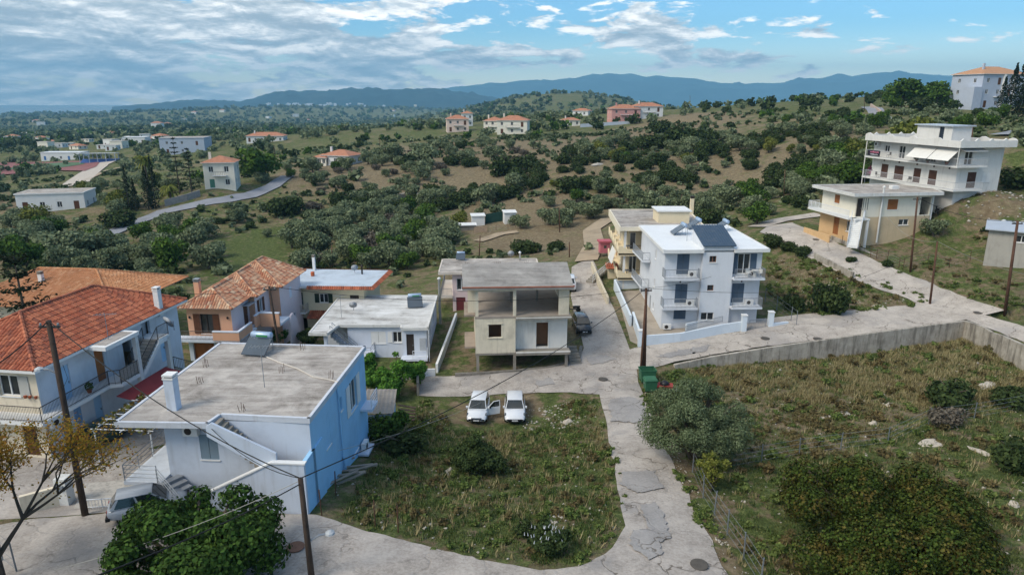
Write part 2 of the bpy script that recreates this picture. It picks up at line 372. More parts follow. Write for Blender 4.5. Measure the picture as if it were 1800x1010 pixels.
def make_ground():
    th = np.concatenate([np.linspace(-180, -48, 23)[:-1], np.linspace(-48, 48, 330), np.linspace(48, 180, 23)[1:-1]])
    rr = [0.5, 6, 12]
    while rr[-1] < 12800: rr.append(rr[-1] * (1.016 if rr[-1] > 24 else 1.08) if rr[-1] < 900 else rr[-1] * 1.03)
    rr = np.array(rr); T, RR = np.meshgrid(np.radians(th), rr); X = RR * np.sin(T); Y = RR * np.cos(T); Zz = ground_h(X.ravel(), Y.ravel())
    V = np.stack([X.ravel(), Y.ravel(), Zz], 1); na = len(th); nr = len(rr)
    i, j = np.meshgrid(np.arange(nr - 1), np.arange(na), indexing='ij'); j2 = (j + 1) % na
    F = np.stack([i * na + j, i * na + j2, (i + 1) * na + j2, (i + 1) * na + j], -1).reshape(-1, 4)[:, ::-1]
    me = np_mesh('ground', V, F, True)
    c = zone_rgb(V[:, 0], V[:, 1]); at = me.attributes.new('cover', 'FLOAT_COLOR', 'POINT'); at.data.foreach_set('color', np.concatenate([c, np.ones((len(c), 1))], 1).astype(np.float32).ravel())
    t = NT('ground_cover'); a = nd(t.nt, 'ShaderNodeAttribute', attribute_name='cover'); sp = nd(t.nt, 'ShaderNodeSeparateColor'); t.L(a.outputs['Color'], sp.inputs[0])
    n1 = t.noise(.22, 7, .68, dist=.4); n2 = t.noise(1.7, 7, .72); n3 = t.noise(9, 4, .7); nb = t.noise(.035, 5, .6)
    mixn = t.mth('ADD', t.mth('ADD', t.mth('MULTIPLY', n1, 1.3), t.mth('MULTIPLY', n2, .7)), t.mth('SUBTRACT', t.mth('MULTIPLY', nb, .6), .35))
    nf = t.mth('ADD', t.mth('MULTIPLY', n2, .55), t.mth('MULTIPLY', n3, .45)); gr = t.ramp(nf, [(.33, lin('#2c341b')), (.5, lin('#525e34')), (.68, lin('#888d58'))])
    dr = t.ramp(nf, [(.33, lin('#4e4638')), (.5, lin('#7e7159')), (.68, lin('#ad9e80'))])
    so_ = t.ramp(n2, [(.25, lin('#574a38')), (.55, lin('#83745d')), (.8, lin('#a89a82'))])
    sel = t.mth('ADD', mixn, t.mth('MULTIPLY', t.mth('SUBTRACT', sp.outputs[1], sp.outputs[0]), .55))
    col = t.mix(t.rng(sel, .76, 1.02), dr, gr)
    n4 = t.noise(.6, 7, .7, off=(31, 7, 2)); col = t.mix(t.rng(t.mth('ADD', n4, t.mth('MULTIPLY', sp.outputs[2], .32)), .60, .72), col, so_)
    n5 = t.noise(1.1, 8, .75, off=(3, 17, 9)); col = t.mix(t.rng(n5, .66, .72, 0, .75), col, lin('#b5aa98'))   # stones and bare rock
    t.bump(t.mth('ADD', n2, t.mth('MULTIPLY', n3, .5)), .9, .25); t.fin(col, .95, 0, .1)
    tag(link('ground', me, t.m), kind='structure')
make_ground()
sea = MB().quad((-14000, 3800, SEA), (4000, 3800, SEA), (4000, 12500, SEA), (-14000, 12500, SEA)).build('sea', M('sea_water', '#2c4a5e', .25, .1, .01)); tag(sea, kind='structure')
# ------------------------------------------------------------------ far mountains
def ridge(name, prof, dist, depth, col, seed, zb=-95.0):
    xs = np.linspace(prof[0][0], prof[-1][0], 260); ys = np.interp(xs, [p[0] for p in prof], [p[1] for p in prof])
    r = np.random.default_rng(seed); nr = 26; V = []
    u = (xs - 900) / 1200; top = CAMZ + (173 - ys) / 1200 * dist * 1.0
    jag = sum(np.interp(np.arange(260), np.arange(0, 260 + k, k), r.normal(0, 1, len(np.arange(0, 260 + k, k)))) * k for k in (2, 5, 12)) / 19.0
    top = top + jag * (top - zb) * .035
    for j in range(nr):
        f = j / (nr - 1); h = math.sin(math.pi * min(1, f * 1.25) / 2) if f < .8 else 1 - ((f - .8) / .2) ** 1.5 * .9
        gul = sum(np.interp(np.arange(260) + j * 1.7 * (1 if k > 5 else -1), np.arange(-60, 340, k), r.normal(0, 1, len(np.arange(-60, 340, k)))) for k in (4, 9)) * .06 * math.sin(math.pi * f) if 0 < j < nr - 1 else 0
        D = dist * .965 + depth * (f - .8)
        V.append(np.stack([u * D, np.full(260, D) / 1.0, zb + (top - zb) * (h + gul)], 1))
    V = np.concatenate(V); i, j = np.meshgrid(np.arange(nr - 1), np.arange(259), indexing='ij')
    F = np.stack([i * 260 + j, i * 260 + j + 1, (i + 1) * 260 + j + 1, (i + 1) * 260 + j], -1).reshape(-1, 4)
    t = NT(name + '_hazed_scrub'); n = t.noise(.0022, 8, .65); t.fin(t.ramp(n, [(.3, lin(col[0])), (.55, lin(col[1])), (.75, lin(col[2]))]), .95, 0, .05)  # scrub tones with some blue of the distance haze mixed in
    tag(link(name, np_mesh(name, V, F, True), t.m), kind='structure')
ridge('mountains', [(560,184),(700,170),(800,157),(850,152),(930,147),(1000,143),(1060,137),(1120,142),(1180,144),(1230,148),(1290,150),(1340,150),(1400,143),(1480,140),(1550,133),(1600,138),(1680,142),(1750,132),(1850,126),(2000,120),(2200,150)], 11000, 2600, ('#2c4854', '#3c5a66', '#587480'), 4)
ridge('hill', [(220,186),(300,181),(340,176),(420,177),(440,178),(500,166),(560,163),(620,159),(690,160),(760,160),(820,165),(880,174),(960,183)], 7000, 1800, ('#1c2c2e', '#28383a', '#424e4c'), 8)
# ------------------------------------------------------------------ roads and paths: sheets draped on the ground
def drape(name, poly, mat, off, cell=.8, f=None, parent=None, kind='structure'):
    import bmesh
    f = f or base_h; bm = bmesh.new(); vs_ = [bm.verts.new((p[0], p[1], 0)) for p in poly]; bm.faces.new(vs_); bmesh.ops.triangulate(bm, faces=bm.faces[:])
    x0, x1 = min(p[0] for p in poly), max(p[0] for p in poly); y0, y1 = min(p[1] for p in poly), max(p[1] for p in poly)
    for k in range(1, int((x1 - x0) / cell) + 1): bmesh.ops.bisect_plane(bm, geom=bm.verts[:] + bm.edges[:] + bm.faces[:], plane_co=(x0 + k * cell, 0, 0), plane_no=(1, 0, 0))
    for k in range(1, int((y1 - y0) / cell) + 1): bmesh.ops.bisect_plane(bm, geom=bm.verts[:] + bm.edges[:] + bm.faces[:], plane_co=(0, y0 + k * cell, 0), plane_no=(0, 1, 0))
    bmesh.ops.recalc_face_normals(bm, faces=bm.faces[:])
    co = np.array([v.co[:2] for v in bm.verts]); z = f(co[:, 0], co[:, 1]) + off
    for v, zz in zip(bm.verts, z): v.co.z = zz
    if bm.faces and sum(fc.normal.z for fc in bm.faces) < 0: bmesh.ops.reverse_faces(bm, faces=bm.faces[:])
    me = bpy.data.meshes.new(name); bm.to_mesh(me); bm.free()
    for p in me.polygons: p.use_smooth = True
    o = link(name, me, mat, parent)
    return tag(o, kind=kind) if not parent else o
_gc = {}
def Gc(px, py, f=None):
    if (px, py) not in _gc: _gc[px, py] = G(px, py, f)
    return _gc[px, py]
def rough_edge(pix, amp=2.2, seg=14, f=None, seed=1):
    r = random.Random(seed); out = []
    for i in range(len(pix)):
        a, b = pix[i], pix[(i + 1) % len(pix)]; L = math.hypot(b[0] - a[0], b[1] - a[1]); n = max(1, int(L / seg))
        A, B = Gc(a[0], a[1], f), Gc(b[0], b[1], f); sc = max(A[1], B[1]) / 1200.0
        for k in range(n):
            t = k / n; out.append((A[0] + (B[0] - A[0]) * t + r.uniform(-amp, amp) * sc * 1.5, A[1] + (B[1] - A[1]) * t + r.uniform(-amp, amp) * sc * 1.5))
    return out
def road_mat(name, lo, mid, hi, patch):
    t = NT(name); n1 = t.noise(.5, 8, .7); n2 = t.noise(7, 5, .7); nl = t.noise(.16, 5, .6)
    col = t.ramp(t.mth('ADD', t.mth('MULTIPLY', n1, .6), t.mth('MULTIPLY', n2, .4)), [(.34, lin(lo)), (.5, lin(mid)), (.72, lin(hi))])
    col = t.mix(t.rng(nl, .53, .60, 0, .6), col, lin(patch))
    # cracks
    dv = nd(t.nt, 'ShaderNodeVectorMath', operation='ADD'); nv = nd(t.nt, 'ShaderNodeTexNoise', inp={'Scale': .9, 'Detail': 5.0}); t.L(t.geo.outputs['Position'], nv.inputs['Vector'])
    sc = nd(t.nt, 'ShaderNodeVectorMath', operation='SCALE'); t.L(nv.outputs['Color'], sc.inputs[0]); sc.inputs['Scale'].default_value = 2.2
    t.L(t.geo.outputs['Position'], dv.inputs[0]); t.L(sc.outputs[0], dv.inputs[1])
    vo = nd(t.nt, 'ShaderNodeTexVoronoi', feature='DISTANCE_TO_EDGE', inp={'Scale': .33}); t.L(dv.outputs[0], vo.inputs['Vector'])
    vo2 = nd(t.nt, 'ShaderNodeTexVoronoi', feature='DISTANCE_TO_EDGE', inp={'Scale': 1.3}); t.L(dv.outputs[0], vo2.inputs['Vector'])
    col = t.mix(t.mth('MULTIPLY', t.rng(vo.outputs[0], .003, .022, .85, 0), t.rng(t.noise(.3, 4, off=(2, 8, 5)), .42, .6)), col, lin('#5f574e'))
    crz = t.mth('MULTIPLY', t.rng(vo2.outputs[0], .008, .04, .4, 0), t.rng(t.noise(.25, 3, off=(9, 4, 1)), .52, .6)); col = t.mix(crz, col, lin('#7a736a'))
    t.bump(t.mth('ADD', t.mth('MULTIPLY', n2, .6), t.rng(vo.outputs[0], 0, .04)), .5, .03)
    return t.fin(col, .9, 0, .2)
ROAD = road_mat('worn_concrete_road', '#7f7871', '#a9a199', '#c8c0b7', '#908c89')
ROAD2 = road_mat('pale_road', '#8c847c', '#b3aaa0', '#cec6bc', '#9e9893')
A_ = [(-80,1090),(-80,935),(60,912),(190,902),(420,905),(560,905),(600,921),(680,941),(770,965),(860,987),(950,1003),(1020,997),(1075,964),(1098,925),(1088,860),(1074,790),(1062,735),(1056,690),(1062,640),(1120,640),(1128,690),(1150,745),(1170,790),(1200,850),(1225,900),(1250,950),(1277,1010),(1310,1090)]
B_ = [(735,697),(735,662),(830,660),(900,655),(1000,641),(1018,632),(1024,612),(1020,590),(1010,560),(1004,520),(1004,470),(1030,457),(1040,457),(1062,505),(1080,545),(1096,590),(1105,612),(1118,640),(1122,690),(1060,694),(990,689),(900,692),(800,697)]
C_ = [(1110,650),(1104,615),(1150,606),(1230,589),(1340,561),(1400,554),(1470,549),(1560,541),(1640,528),(1700,545),(1800,575),(1870,595),(1870,630),(1800,603),(1745,580),(1698,564),(1640,571),(1550,583),(1450,597),(1350,611),(1250,627),(1185,641),(1145,648)]
D_ = [(1645,545),(1580,520),(1520,500),(1455,472),(1420,452),(1370,427),(1335,409),(1350,398),(1390,392),(1440,412),(1475,430),(1530,455),(1590,480),(1640,500),(1700,525),(1765,548),(1700,563)]
drape('street', rough_edge(A_, seed=1), ROAD, .05)
drape('lane', rough_edge(B_, 1.5, seed=2), ROAD, .065)
drape('road', rough_edge(C_, 1.2, seed=3), ROAD2, .08)
drape('uphill_road', rough_edge(D_, 1.5, seed=4), ROAD2, .095)
ASPH = road_mat('asphalt_patch', '#827f7d', '#999592', '#aca8a3', '#8f8b88')
for k, pp in enumerate([[(1070,705),(1105,698),(1130,705),(1140,735),(1120,745),(1075,742)], [(1095,832),(1150,828),(1165,860),(1120,868),(1090,852)], [(1122,890),(1150,885),(1165,905),(1180,945),(1160,955),(1140,930)], [(1110,935),(1150,930),(1165,975),(1140,985),(1105,960)], [(1030,632),(1060,625),(1085,632),(1060,640),(1035,642)], [(1150,628),(1200,615),(1250,606),(1240,618),(1180,630)], [(940,672),(965,665),(972,674),(950,682)]]):
    drape('asphalt_patch', rough_edge(pp, 2.4, 4, seed=20 + k), ASPH, .112, .6)
def ribbon(name, pix, wid, mat, off=.06, f=None):
    f = f or base_h; c = [G(*p, f) for p in pix]; fine = []
    for i in range(len(c) - 1):
        n = max(2, int(math.dist(c[i], c[i + 1]) / 3))
        for k in range(n): t = k / n; fine.append((c[i][0] + (c[i + 1][0] - c[i][0]) * t, c[i][1] + (c[i + 1][1] - c[i][1]) * t))
    fine.append(c[-1][:2]); m = len(fine); L, Rr = [], []
    for i in range(m):
        a, b = fine[max(0, i - 2)], fine[min(m - 1, i + 2)]; d = math.hypot(b[0] - a[0], b[1] - a[1]) or 1; nx, ny = (b[1] - a[1]) / d * wid / 2, -(b[0] - a[0]) / d * wid / 2
        L.append((fine[i][0] - nx, fine[i][1] - ny)); Rr.append((fine[i][0] + nx, fine[i][1] + ny))
    pts = []
    for k in range(5):
        pts.append([(l[0] + (r[0] - l[0]) * k / 4, l[1] + (r[1] - l[1]) * k / 4) for l, r in zip(L, Rr)])
    XY = np.array([p for col_ in pts for p in col_]); z = f(XY[:, 0], XY[:, 1]) + off
    V = np.concatenate([XY, z[:, None]], 1); F = []
    for k in range(4):
        for i in range(m - 1): F.append((k * m + i, (k + 1) * m + i, (k + 1) * m + i + 1, k * m + i + 1))
    return tag(link(name, np_mesh(name, V, F, True), mat), kind='structure')
CRD = M('country_road', '#8b8d93', .9, .12, .3); DIRT = M('dirt_track', '#a4937c', .95, .2, .4)
ribbon('country_road', [(72,440),(100,426),(190,413),(235,393),(285,374),(340,362),(400,352),(440,345),(480,328),(506,310)], 4.2, CRD, .25)
ribbon('dirt_road', [(128,328),(150,310),(175,292),(190,285)], 8, M('pale_track', '#b8aea2', .95, .1, .1), .35)
ribbon('dirt_path', [(150,318),(190,300),(245,288)], 2.2, DIRT, .35)
ribbon('dirt_path', [(1030,460),(1045,430),(1040,405),(1070,385)], 3.2, DIRT, .2)
ribbon('dirt_path', [(840,425),(880,412),(910,408)], 2.5, DIRT, .2)
ribbon('hill_road', [(1555,212),(1540,198),(1525,189)], 5, CRD, .35)
ribbon('hill_road', [(1800,232),(1780,236),(1755,240)], 4, CRD, .4)
ribbon('side_road', [(1330,400),(1370,388),(1410,382),(1440,378)], 3.2, ROAD2, .15)
# football pitch and running track in the valley
def flat_patch(name, pix, mat, off): return drape(name, [G(*p, base_h) for p in pix], mat, off, 6.0)
flat_patch('running_track', [(-40,312),(-40,288),(60,286),(150,284),(175,287),(150,302),(100,300),(40,306)], M('red_track', '#8a5a58', .9, .1, .2), .5)
flat_patch('football_pitch', [(10,300),(40,291),(100,288),(140,287),(150,290),(110,296),(60,300)], M('pitch_turf', '#4f6a4c', .9, .1, .1), .62)
# ------------------------------------------------------------------ building kit
def slat_mat(name, h, per=9.0, rough=.6):
    t = NT(name); wv = nd(t.nt, 'ShaderNodeTexWave', wave_type='BANDS', bands_direction='Z', inp={'Scale': per, 'Distortion': 0.0}); t.L(t.geo.outputs['Position'], wv.inputs['Vector'])
    c = lin(h); col = t.mix(t.rng(wv.outputs['Fac'], .1, .7), tuple(x * .6 for x in c[:3]) + (1,), c); col = t.mix(t.rng(t.noise(2, 5), .5, .75, 0, .2), col, lin('#8a867c'))
    t.bump(wv.outputs['Fac'], .8, .02); return t.fin(col, rough)
def glass_mat():
    t = NT('window_glass'); n = t.noise(.6, 3); return t.fin(t.ramp(n, [(.35, (.015, .018, .02, 1)), (.65, (.06, .065, .07, 1))]), .08, 0, .6)
GLASS = glass_mat()
WHITE = M('white_paint', '#d8d8d5', .75, .08, .7, .4, '#9a948a', .15); WHITED = M('white_trim', '#e2e2e0', .6, .04, 1.0)
RAILD = M('dark_rail', '#3e3a38', .5, .1, 3, metal=.2); RAILG = M('grey_rail', '#8b9198', .5, .1, 3, metal=.3); RAILW = M('white_rail', '#d9dde2', .5, .05, 3)
WOOD = M('brown_wood', '#5d3b28', .7, .2, 3); WOODO = M('orange_wood', '#a8683a', .7, .2, 3); DKDOOR = M('dark_door', '#38302c', .6, .1, 3)
def roof_conc(name, lo, mid, hi):
    t = NT(name); n1 = t.noise(.55, 8, .72, dist=.5); n2 = t.noise(1, 5, .65, (.25, 1.6, 1)); n3 = t.noise(14, 3)
    v = t.mth('ADD', t.mth('ADD', t.mth('MULTIPLY', n1, .55), t.mth('MULTIPLY', n2, .4)), t.mth('MULTIPLY', n3, .12)); col = t.ramp(v, [(.4, lin(lo)), (.53, lin(mid)), (.68, lin(hi))])
    t.bump(n3, .3, .02); return t.fin(col, .95, 0, .15)
CONC = M('raw_concrete', '#8f897f', .95, .15, .8, .35, '#5b554d', .2, bump=.2)
ROOFC = roof_conc('weathered_roof', '#736c65', '#a39c95', '#c9c2ba')
def ef(a, b):
    L = math.hypot(b[0] - a[0], b[1] - a[1]); ux, uy = (b[0] - a[0]) / L, (b[1] - a[1]) / L
    return lambda t, z, o: (a[0] + ux * t + uy * o, a[1] + uy * t - ux * o, z)
def slab_on(mb, e, s0, s1, z0, z1, o0, o1):     # box on a wall face, o outward
    return mb.hexa([e(s0, z0, o1), e(s1, z0, o1), e(s1, z0, o0), e(s0, z0, o0), e(s0, z1, o1), e(s1, z1, o1), e(s1, z1, o0), e(s0, z1, o0)])
def opening(parent, e, s0, s1, z0, z1, kind, m1=None, m2=None):
    d = .13; m1 = m1 or WHITED; fw = .06
    if kind in ('glass', 'open', 'french'):
        f = MB(); slab_on(f, e, s0, s0 + fw, z0, z1, -d, -d + .05); slab_on(f, e, s1 - fw, s1, z0, z1, -d, -d + .05)
        slab_on(f, e, s0 + fw, s1 - fw, z0, z0 + fw, -d, -d + .05); slab_on(f, e, s0 + fw, s1 - fw, z1 - fw, z1, -d, -d + .05)
        if s1 - s0 > .7: slab_on(f, e, (s0 + s1) / 2 - .04, (s0 + s1) / 2 + .04, z0 + fw, z1 - fw, -d, -d + .052)
        o = f.build('window', m1, parent); p = MB().quad(e(s0, z0, -d - .01), e(s1, z0, -d - .01), e(s1, z1, -d - .01), e(s0, z1, -d - .01)).build('pane', GLASS, o)
        if kind != 'french': slab_on(MB(), e, s0 - .06, s1 + .06, z0 - .07, z0 - .01, -.02, .07).build('sill', WHITED, o)
        if kind == 'open':
            w_ = (s1 - s0) / 2
            for a_, b_ in ((s0 - w_ - .02, s0 - .02), (s1 + .02, s1 + w_ + .02)): slab_on(MB(), e, a_, b_, z0, z1, .015, .055).build('shutter', m2 or WOOD, o)
    elif kind == 'shut':
        mid = (s0 + s1) / 2
        o = slab_on(MB(), e, s0, mid - .012, z0, z1, -.06, -.015).build('shutter', m2 or m1, parent); slab_on(MB(), e, mid + .012, s1, z0, z1, -.06, -.015).build('shutter', m2 or m1, parent)
        MB().quad(e(s0, z0, -d), e(s1, z0, -d), e(s1, z1, -d), e(s0, z1, -d)).build('window', GLASS, parent)
        if s0 is not None: slab_on(MB(), e, s0 - .05, s1 + .05, z0 - .07, z0 - .01, -.02, .06).build('sill', WHITED, parent)
    elif kind == 'door':
        o = slab_on(MB(), e, s0, s1, z0, z1, -d, -d + .05).build('door', m2 or m1, parent); slab_on(MB(), e, s1 - .14, s1 - .1, z0 + .95, z0 + 1.1, -d + .05, -d + .1).build('handle', RAILG, o)
def walls(parent, poly, z0, z1, mat, ops=(), mats=None, name='wall'):
    n = len(poly); by = {}
    for k in range(n):
        a, b = poly[k], poly[(k + 1) % n]; L = math.hypot(b[0] - a[0], b[1] - a[1]); e = ef(a, b); m = (mats or {}).get(k, mat)
        if m is None: continue
        mb = by.setdefault(m.name, (MB(), m))[0]; my = [o for o in ops if o[0] == k]
        ss = sorted({0.0, L, *[v for o in my for v in (o[1], o[2])]}); zs = sorted({z0, z1, *[v for o in my for v in (o[3], o[4])]})
        for i in range(len(ss) - 1):
            for j in range(len(zs) - 1):
                cs, cz = (ss[i] + ss[i + 1]) / 2, (zs[j] + zs[j + 1]) / 2
                if any(o[1] < cs < o[2] and o[3] < cz < o[4] for o in my): continue
                mb.quad(e(ss[i], zs[j], 0), e(ss[i + 1], zs[j], 0), e(ss[i + 1], zs[j + 1], 0), e(ss[i], zs[j + 1], 0))
        for o in my:
            s0, s1, za, zb = o[1:5]; d = -.2
            mb.quad(e(s0, za, d), e(s0, za, 0), e(s0, zb, 0), e(s0, zb, d)); mb.quad(e(s1, za, 0), e(s1, za, d), e(s1, zb, d), e(s1, zb, 0))
            mb.quad(e(s0, za, d), e(s1, za, d), e(s1, za, 0), e(s0, za, 0)); mb.quad(e(s0, zb, 0), e(s1, zb, 0), e(s1, zb, d), e(s0, zb, d))
            if o[5] != 'void': opening(parent, e, s0, s1, za, zb, *o[5:])
    for mb, m in by.values(): mb.build(name, m, parent)
def slab(parent, poly, z0, z1, name, mat): return MB().prism(poly, z0, z1).build(name, mat, parent)
def flat_roof(parent, poly, z, edge, top, th=.28, lip=.0, name='roof'):
    r = slab(parent, poly, z - th, z, name, edge)
    cx = sum(p[0] for p in poly) / len(poly); cy_ = sum(p[1] for p in poly) / len(poly); q = [(cx + (x - cx) * .975, cy_ + (y - cy_) * .975) for x, y in poly]
    MB().prism(q, z - .05, z + .012).build('roof_surface', top, r)
    if lip:
        n = len(poly); mb = MB()
        for k in range(n):
            a, b = poly[k], poly[(k + 1) % n]; L = math.hypot(b[0] - a[0], b[1] - a[1]); slab_on(mb, ef(a, b), .0, L, z - .02, z + lip, -.16, .004)
        mb.build('rim', edge, r)
    return r
def railing(parent, pts, mat, h=.95, step=.14, r=.014, horiz=0, name='railing'):
    mb = MB(); pts = [Vector(p) for p in pts]; up = Vector((0, 0, h))
    mb.path([p + up for p in pts], .03, 4)
    if not horiz: mb.path([p + Vector((0, 0, .1)) for p in pts], .022, 4)
    for k in range(1, horiz + 1): mb.path([p + up * (k / (horiz + 1)) for p in pts], .022, 4)
    for i, p in enumerate(pts): mb.tube(p, p + up, .028, n=4)
    for a, b in zip(pts, pts[1:]):
        L = (b - a).length; n = max(1, int(L / (step if not horiz else 1.2)))
        for k in range(1, n): q = a.lerp(b, k / n); mb.tube(q, q + up, r if not horiz else .024, n=3, cap=False)
    return mb.build(name, mat, parent)
def stairs(parent, p0, p1, width_dir, width, n, mat, name='stairs'):
    mb = MB(); p0 = Vector(p0); p1 = Vector(p1); wv = Vector((*width_dir, 0)).normalized() * width; run = Vector((p1.x - p0.x, p1.y - p0.y, 0)) / n; rise = (p1.z - p0.z) / n
    for k in range(n):
        a = p0 + run * k; z1 = p0.z + rise * (k + 1); z0 = z1 - max(.32, rise + .14)
        q = [a, a + run, a + run + wv, a + wv]
        if (run.cross(wv)).z < 0: q = q[::-1]
        mb.hexa([(v.x, v.y, z0) for v in q] + [(v.x, v.y, z1) for v in q])
    return mb.build(name, mat, parent)
def tile_slope(mb, poly3, pitch=.24, row=.42):   # convex planar polygon, first edge = eave
    p = [Vector(q) for q in poly3]; u = (p[1] - p[0]).normalized(); nrm = u.cross(p[2] - p[1]).normalized()
    if nrm.z < 0: nrm = -nrm
    v = nrm.cross(u).normalized();  v = v if v.z > 0 else -v
    q = [((a - p[0]).dot(u), (a - p[0]).dot(v)) for a in p]; s0, s1 = min(a[0] for a in q), max(a[0] for a in q); n = max(1, int((s1 - s0) / pitch)); pw = (s1 - s0) / n
    for i in range(n):
        s = s0 + (i + .5) * pw; rs = []
        for k in range(len(q)):
            (a, b), (c, d) = q[k], q[(k + 1) % len(q)]
            if (a - s) * (c - s) < 0: rs.append(b + (d - b) * (s - a) / (c - a))
        if len(rs) < 2: continue
        r0, r1 = min(rs), max(rs); m = max(1, int(round((r1 - r0) / row))); rl = (r1 - r0) / m
        for j in range(m):
            ra, rb = r0 + j * rl, r0 + (j + 1) * rl + .03; base = p[0] + u * s; i0 = len(mb.v)
            for rr, lift in ((ra, .055), (rb, .02)):
                for ds, hh in ((-.5, 0), (-.28, .055), (0, .08), (.28, .055), (.5, 0)): mb.v.append(tuple(base + u * (ds * pw) + v * rr + nrm * (hh + lift - .02)))
            for k in range(4): mb.f.append((i0 + k, i0 + k + 1, i0 + 6 + k, i0 + 5 + k))
            mb.f.append((i0 + 4, i0 + 3, i0 + 2, i0 + 1, i0))
def hip_roof(parent, x0, x1, y0, y1, z, ridge, tmat, cap=None, name='roof', soffit=None, sides='FRBL'):   # ridge = ((xa,ya,z),(xb,yb,z)) along y or x
    A, B, C, D = (x0, y0, z), (x1, y0, z), (x1, y1, z), (x0, y1, z); ra, rb = ridge
    along_y = abs(ra[1] - rb[1]) >= abs(ra[0] - rb[0])
    if along_y: fs = {'F': [A, B, ra], 'R': [B, C, rb, ra], 'B': [C, D, rb], 'L': [D, A, ra, rb]}; caps = [(A, ra), (B, ra), (C, rb), (D, rb), (ra, rb)]
    else: fs = {'F': [A, B, rb, ra], 'R': [B, C, rb], 'B': [C, D, ra, rb], 'L': [D, A, ra]}; caps = [(A, ra), (B, rb), (C, rb), (D, ra), (ra, rb)]
    und = MB()
    for f in fs.values(): und.pts([]); i = und.pts(f); und.f.append(tuple(range(i, i + len(f))))
    und.quad(D, C, B, A); r = und.build(name, soffit or WHITED, parent)
    mb = MB()
    for k, f in fs.items():
        if k in sides: tile_slope(mb, f)
    o = mb.build('roof_tiles', tmat, r); o['kind'] = 'stuff'
    for a, b in caps:
        a = Vector(a); b = Vector(b)
        if (b - a).length < .3: continue
        m = MB(); n = max(1, int((b - a).length / .4))
        for k in range(n): m.tube(a.lerp(b, k / n) + Vector((0, 0, .06)), a.lerp(b, min(1, (k + 1.08) / n)) + Vector((0, 0, .06)), .13, .10, 6)
        m.build('ridge_cap', cap or tmat, r)
    return r
def chimney(parent, x, y, z0, z1, w_, mat, cap=None, steel=False):
    if steel: MB().lathe((x, y, 0), [(w_, z0), (w_, z1), (w_ * 1.5, z1), (w_ * 1.5, z1 + .12), (.02, z1 + .25)], 10).build('chimney', mat, parent, True); return
    c = MB().box(x - w_, y - w_, z0, x + w_, y + w_, z1).build('chimney', mat, parent)
    for k in range(2): MB().box(x - w_ * 1.12, y - w_ * 1.12, z1 + .03 + k * .17, x + w_ * 1.12, y + w_ * 1.12, z1 + .13 + k * .17).build('chimney_cap', cap or CONC, c)
    MB().box(x - w_ * .8, y - w_ * .8, z1, x + w_ * .8, y + w_ * .8, z1 + .28).build('flue', DKDOOR, c)
def ac_unit(parent, x, y, z, ang=0):
    c, s_ = math.cos(R(ang)), math.sin(R(ang)); f = lambda a, b, h: (x + a * c - b * s_, y + a * s_ + b * c, z + h)
    o = MB().hexa([f(-.4, -.15, 0), f(.4, -.15, 0), f(.4, .15, 0), f(-.4, .15, 0), f(-.4, -.15, .55), f(.4, -.15, .55), f(.4, .15, .55), f(-.4, .15, .55)]).build('air_conditioner', WHITED, parent)
    m = MB(); i = m.pts([f(-.1 + .2 * math.cos(t * math.pi / 6), -.16, .28 + .2 * math.sin(t * math.pi / 6)) for t in range(12)]); m.f.append(tuple(range(i, i + 12))); m.build('fan', DKDOOR, o)
from mathutils import Matrix
def settle(root, zb):
    root.location.z += zb; done = set()
    def go(o):
        for k in o.children:
            if k.type == 'MESH' and k.data.name not in done: done.add(k.data.name); k.data.transform(Matrix.Translation((0, 0, -zb)))
            go(k)
    go(root)
TILE_O = tile_mat('orange_tiles', ['#96503a', '#ab6145', '#bb7355', '#a05c44', '#875040']); TILE_P = tile_mat('pale_tiles', ['#a9694d', '#bd8465', '#cfa585', '#ad7458', '#d8bd9e', '#9c6450'])
TILE_T = tile_mat('tan_tiles', ['#b07850', '#c58d64', '#b98058', '#cf9f78'])
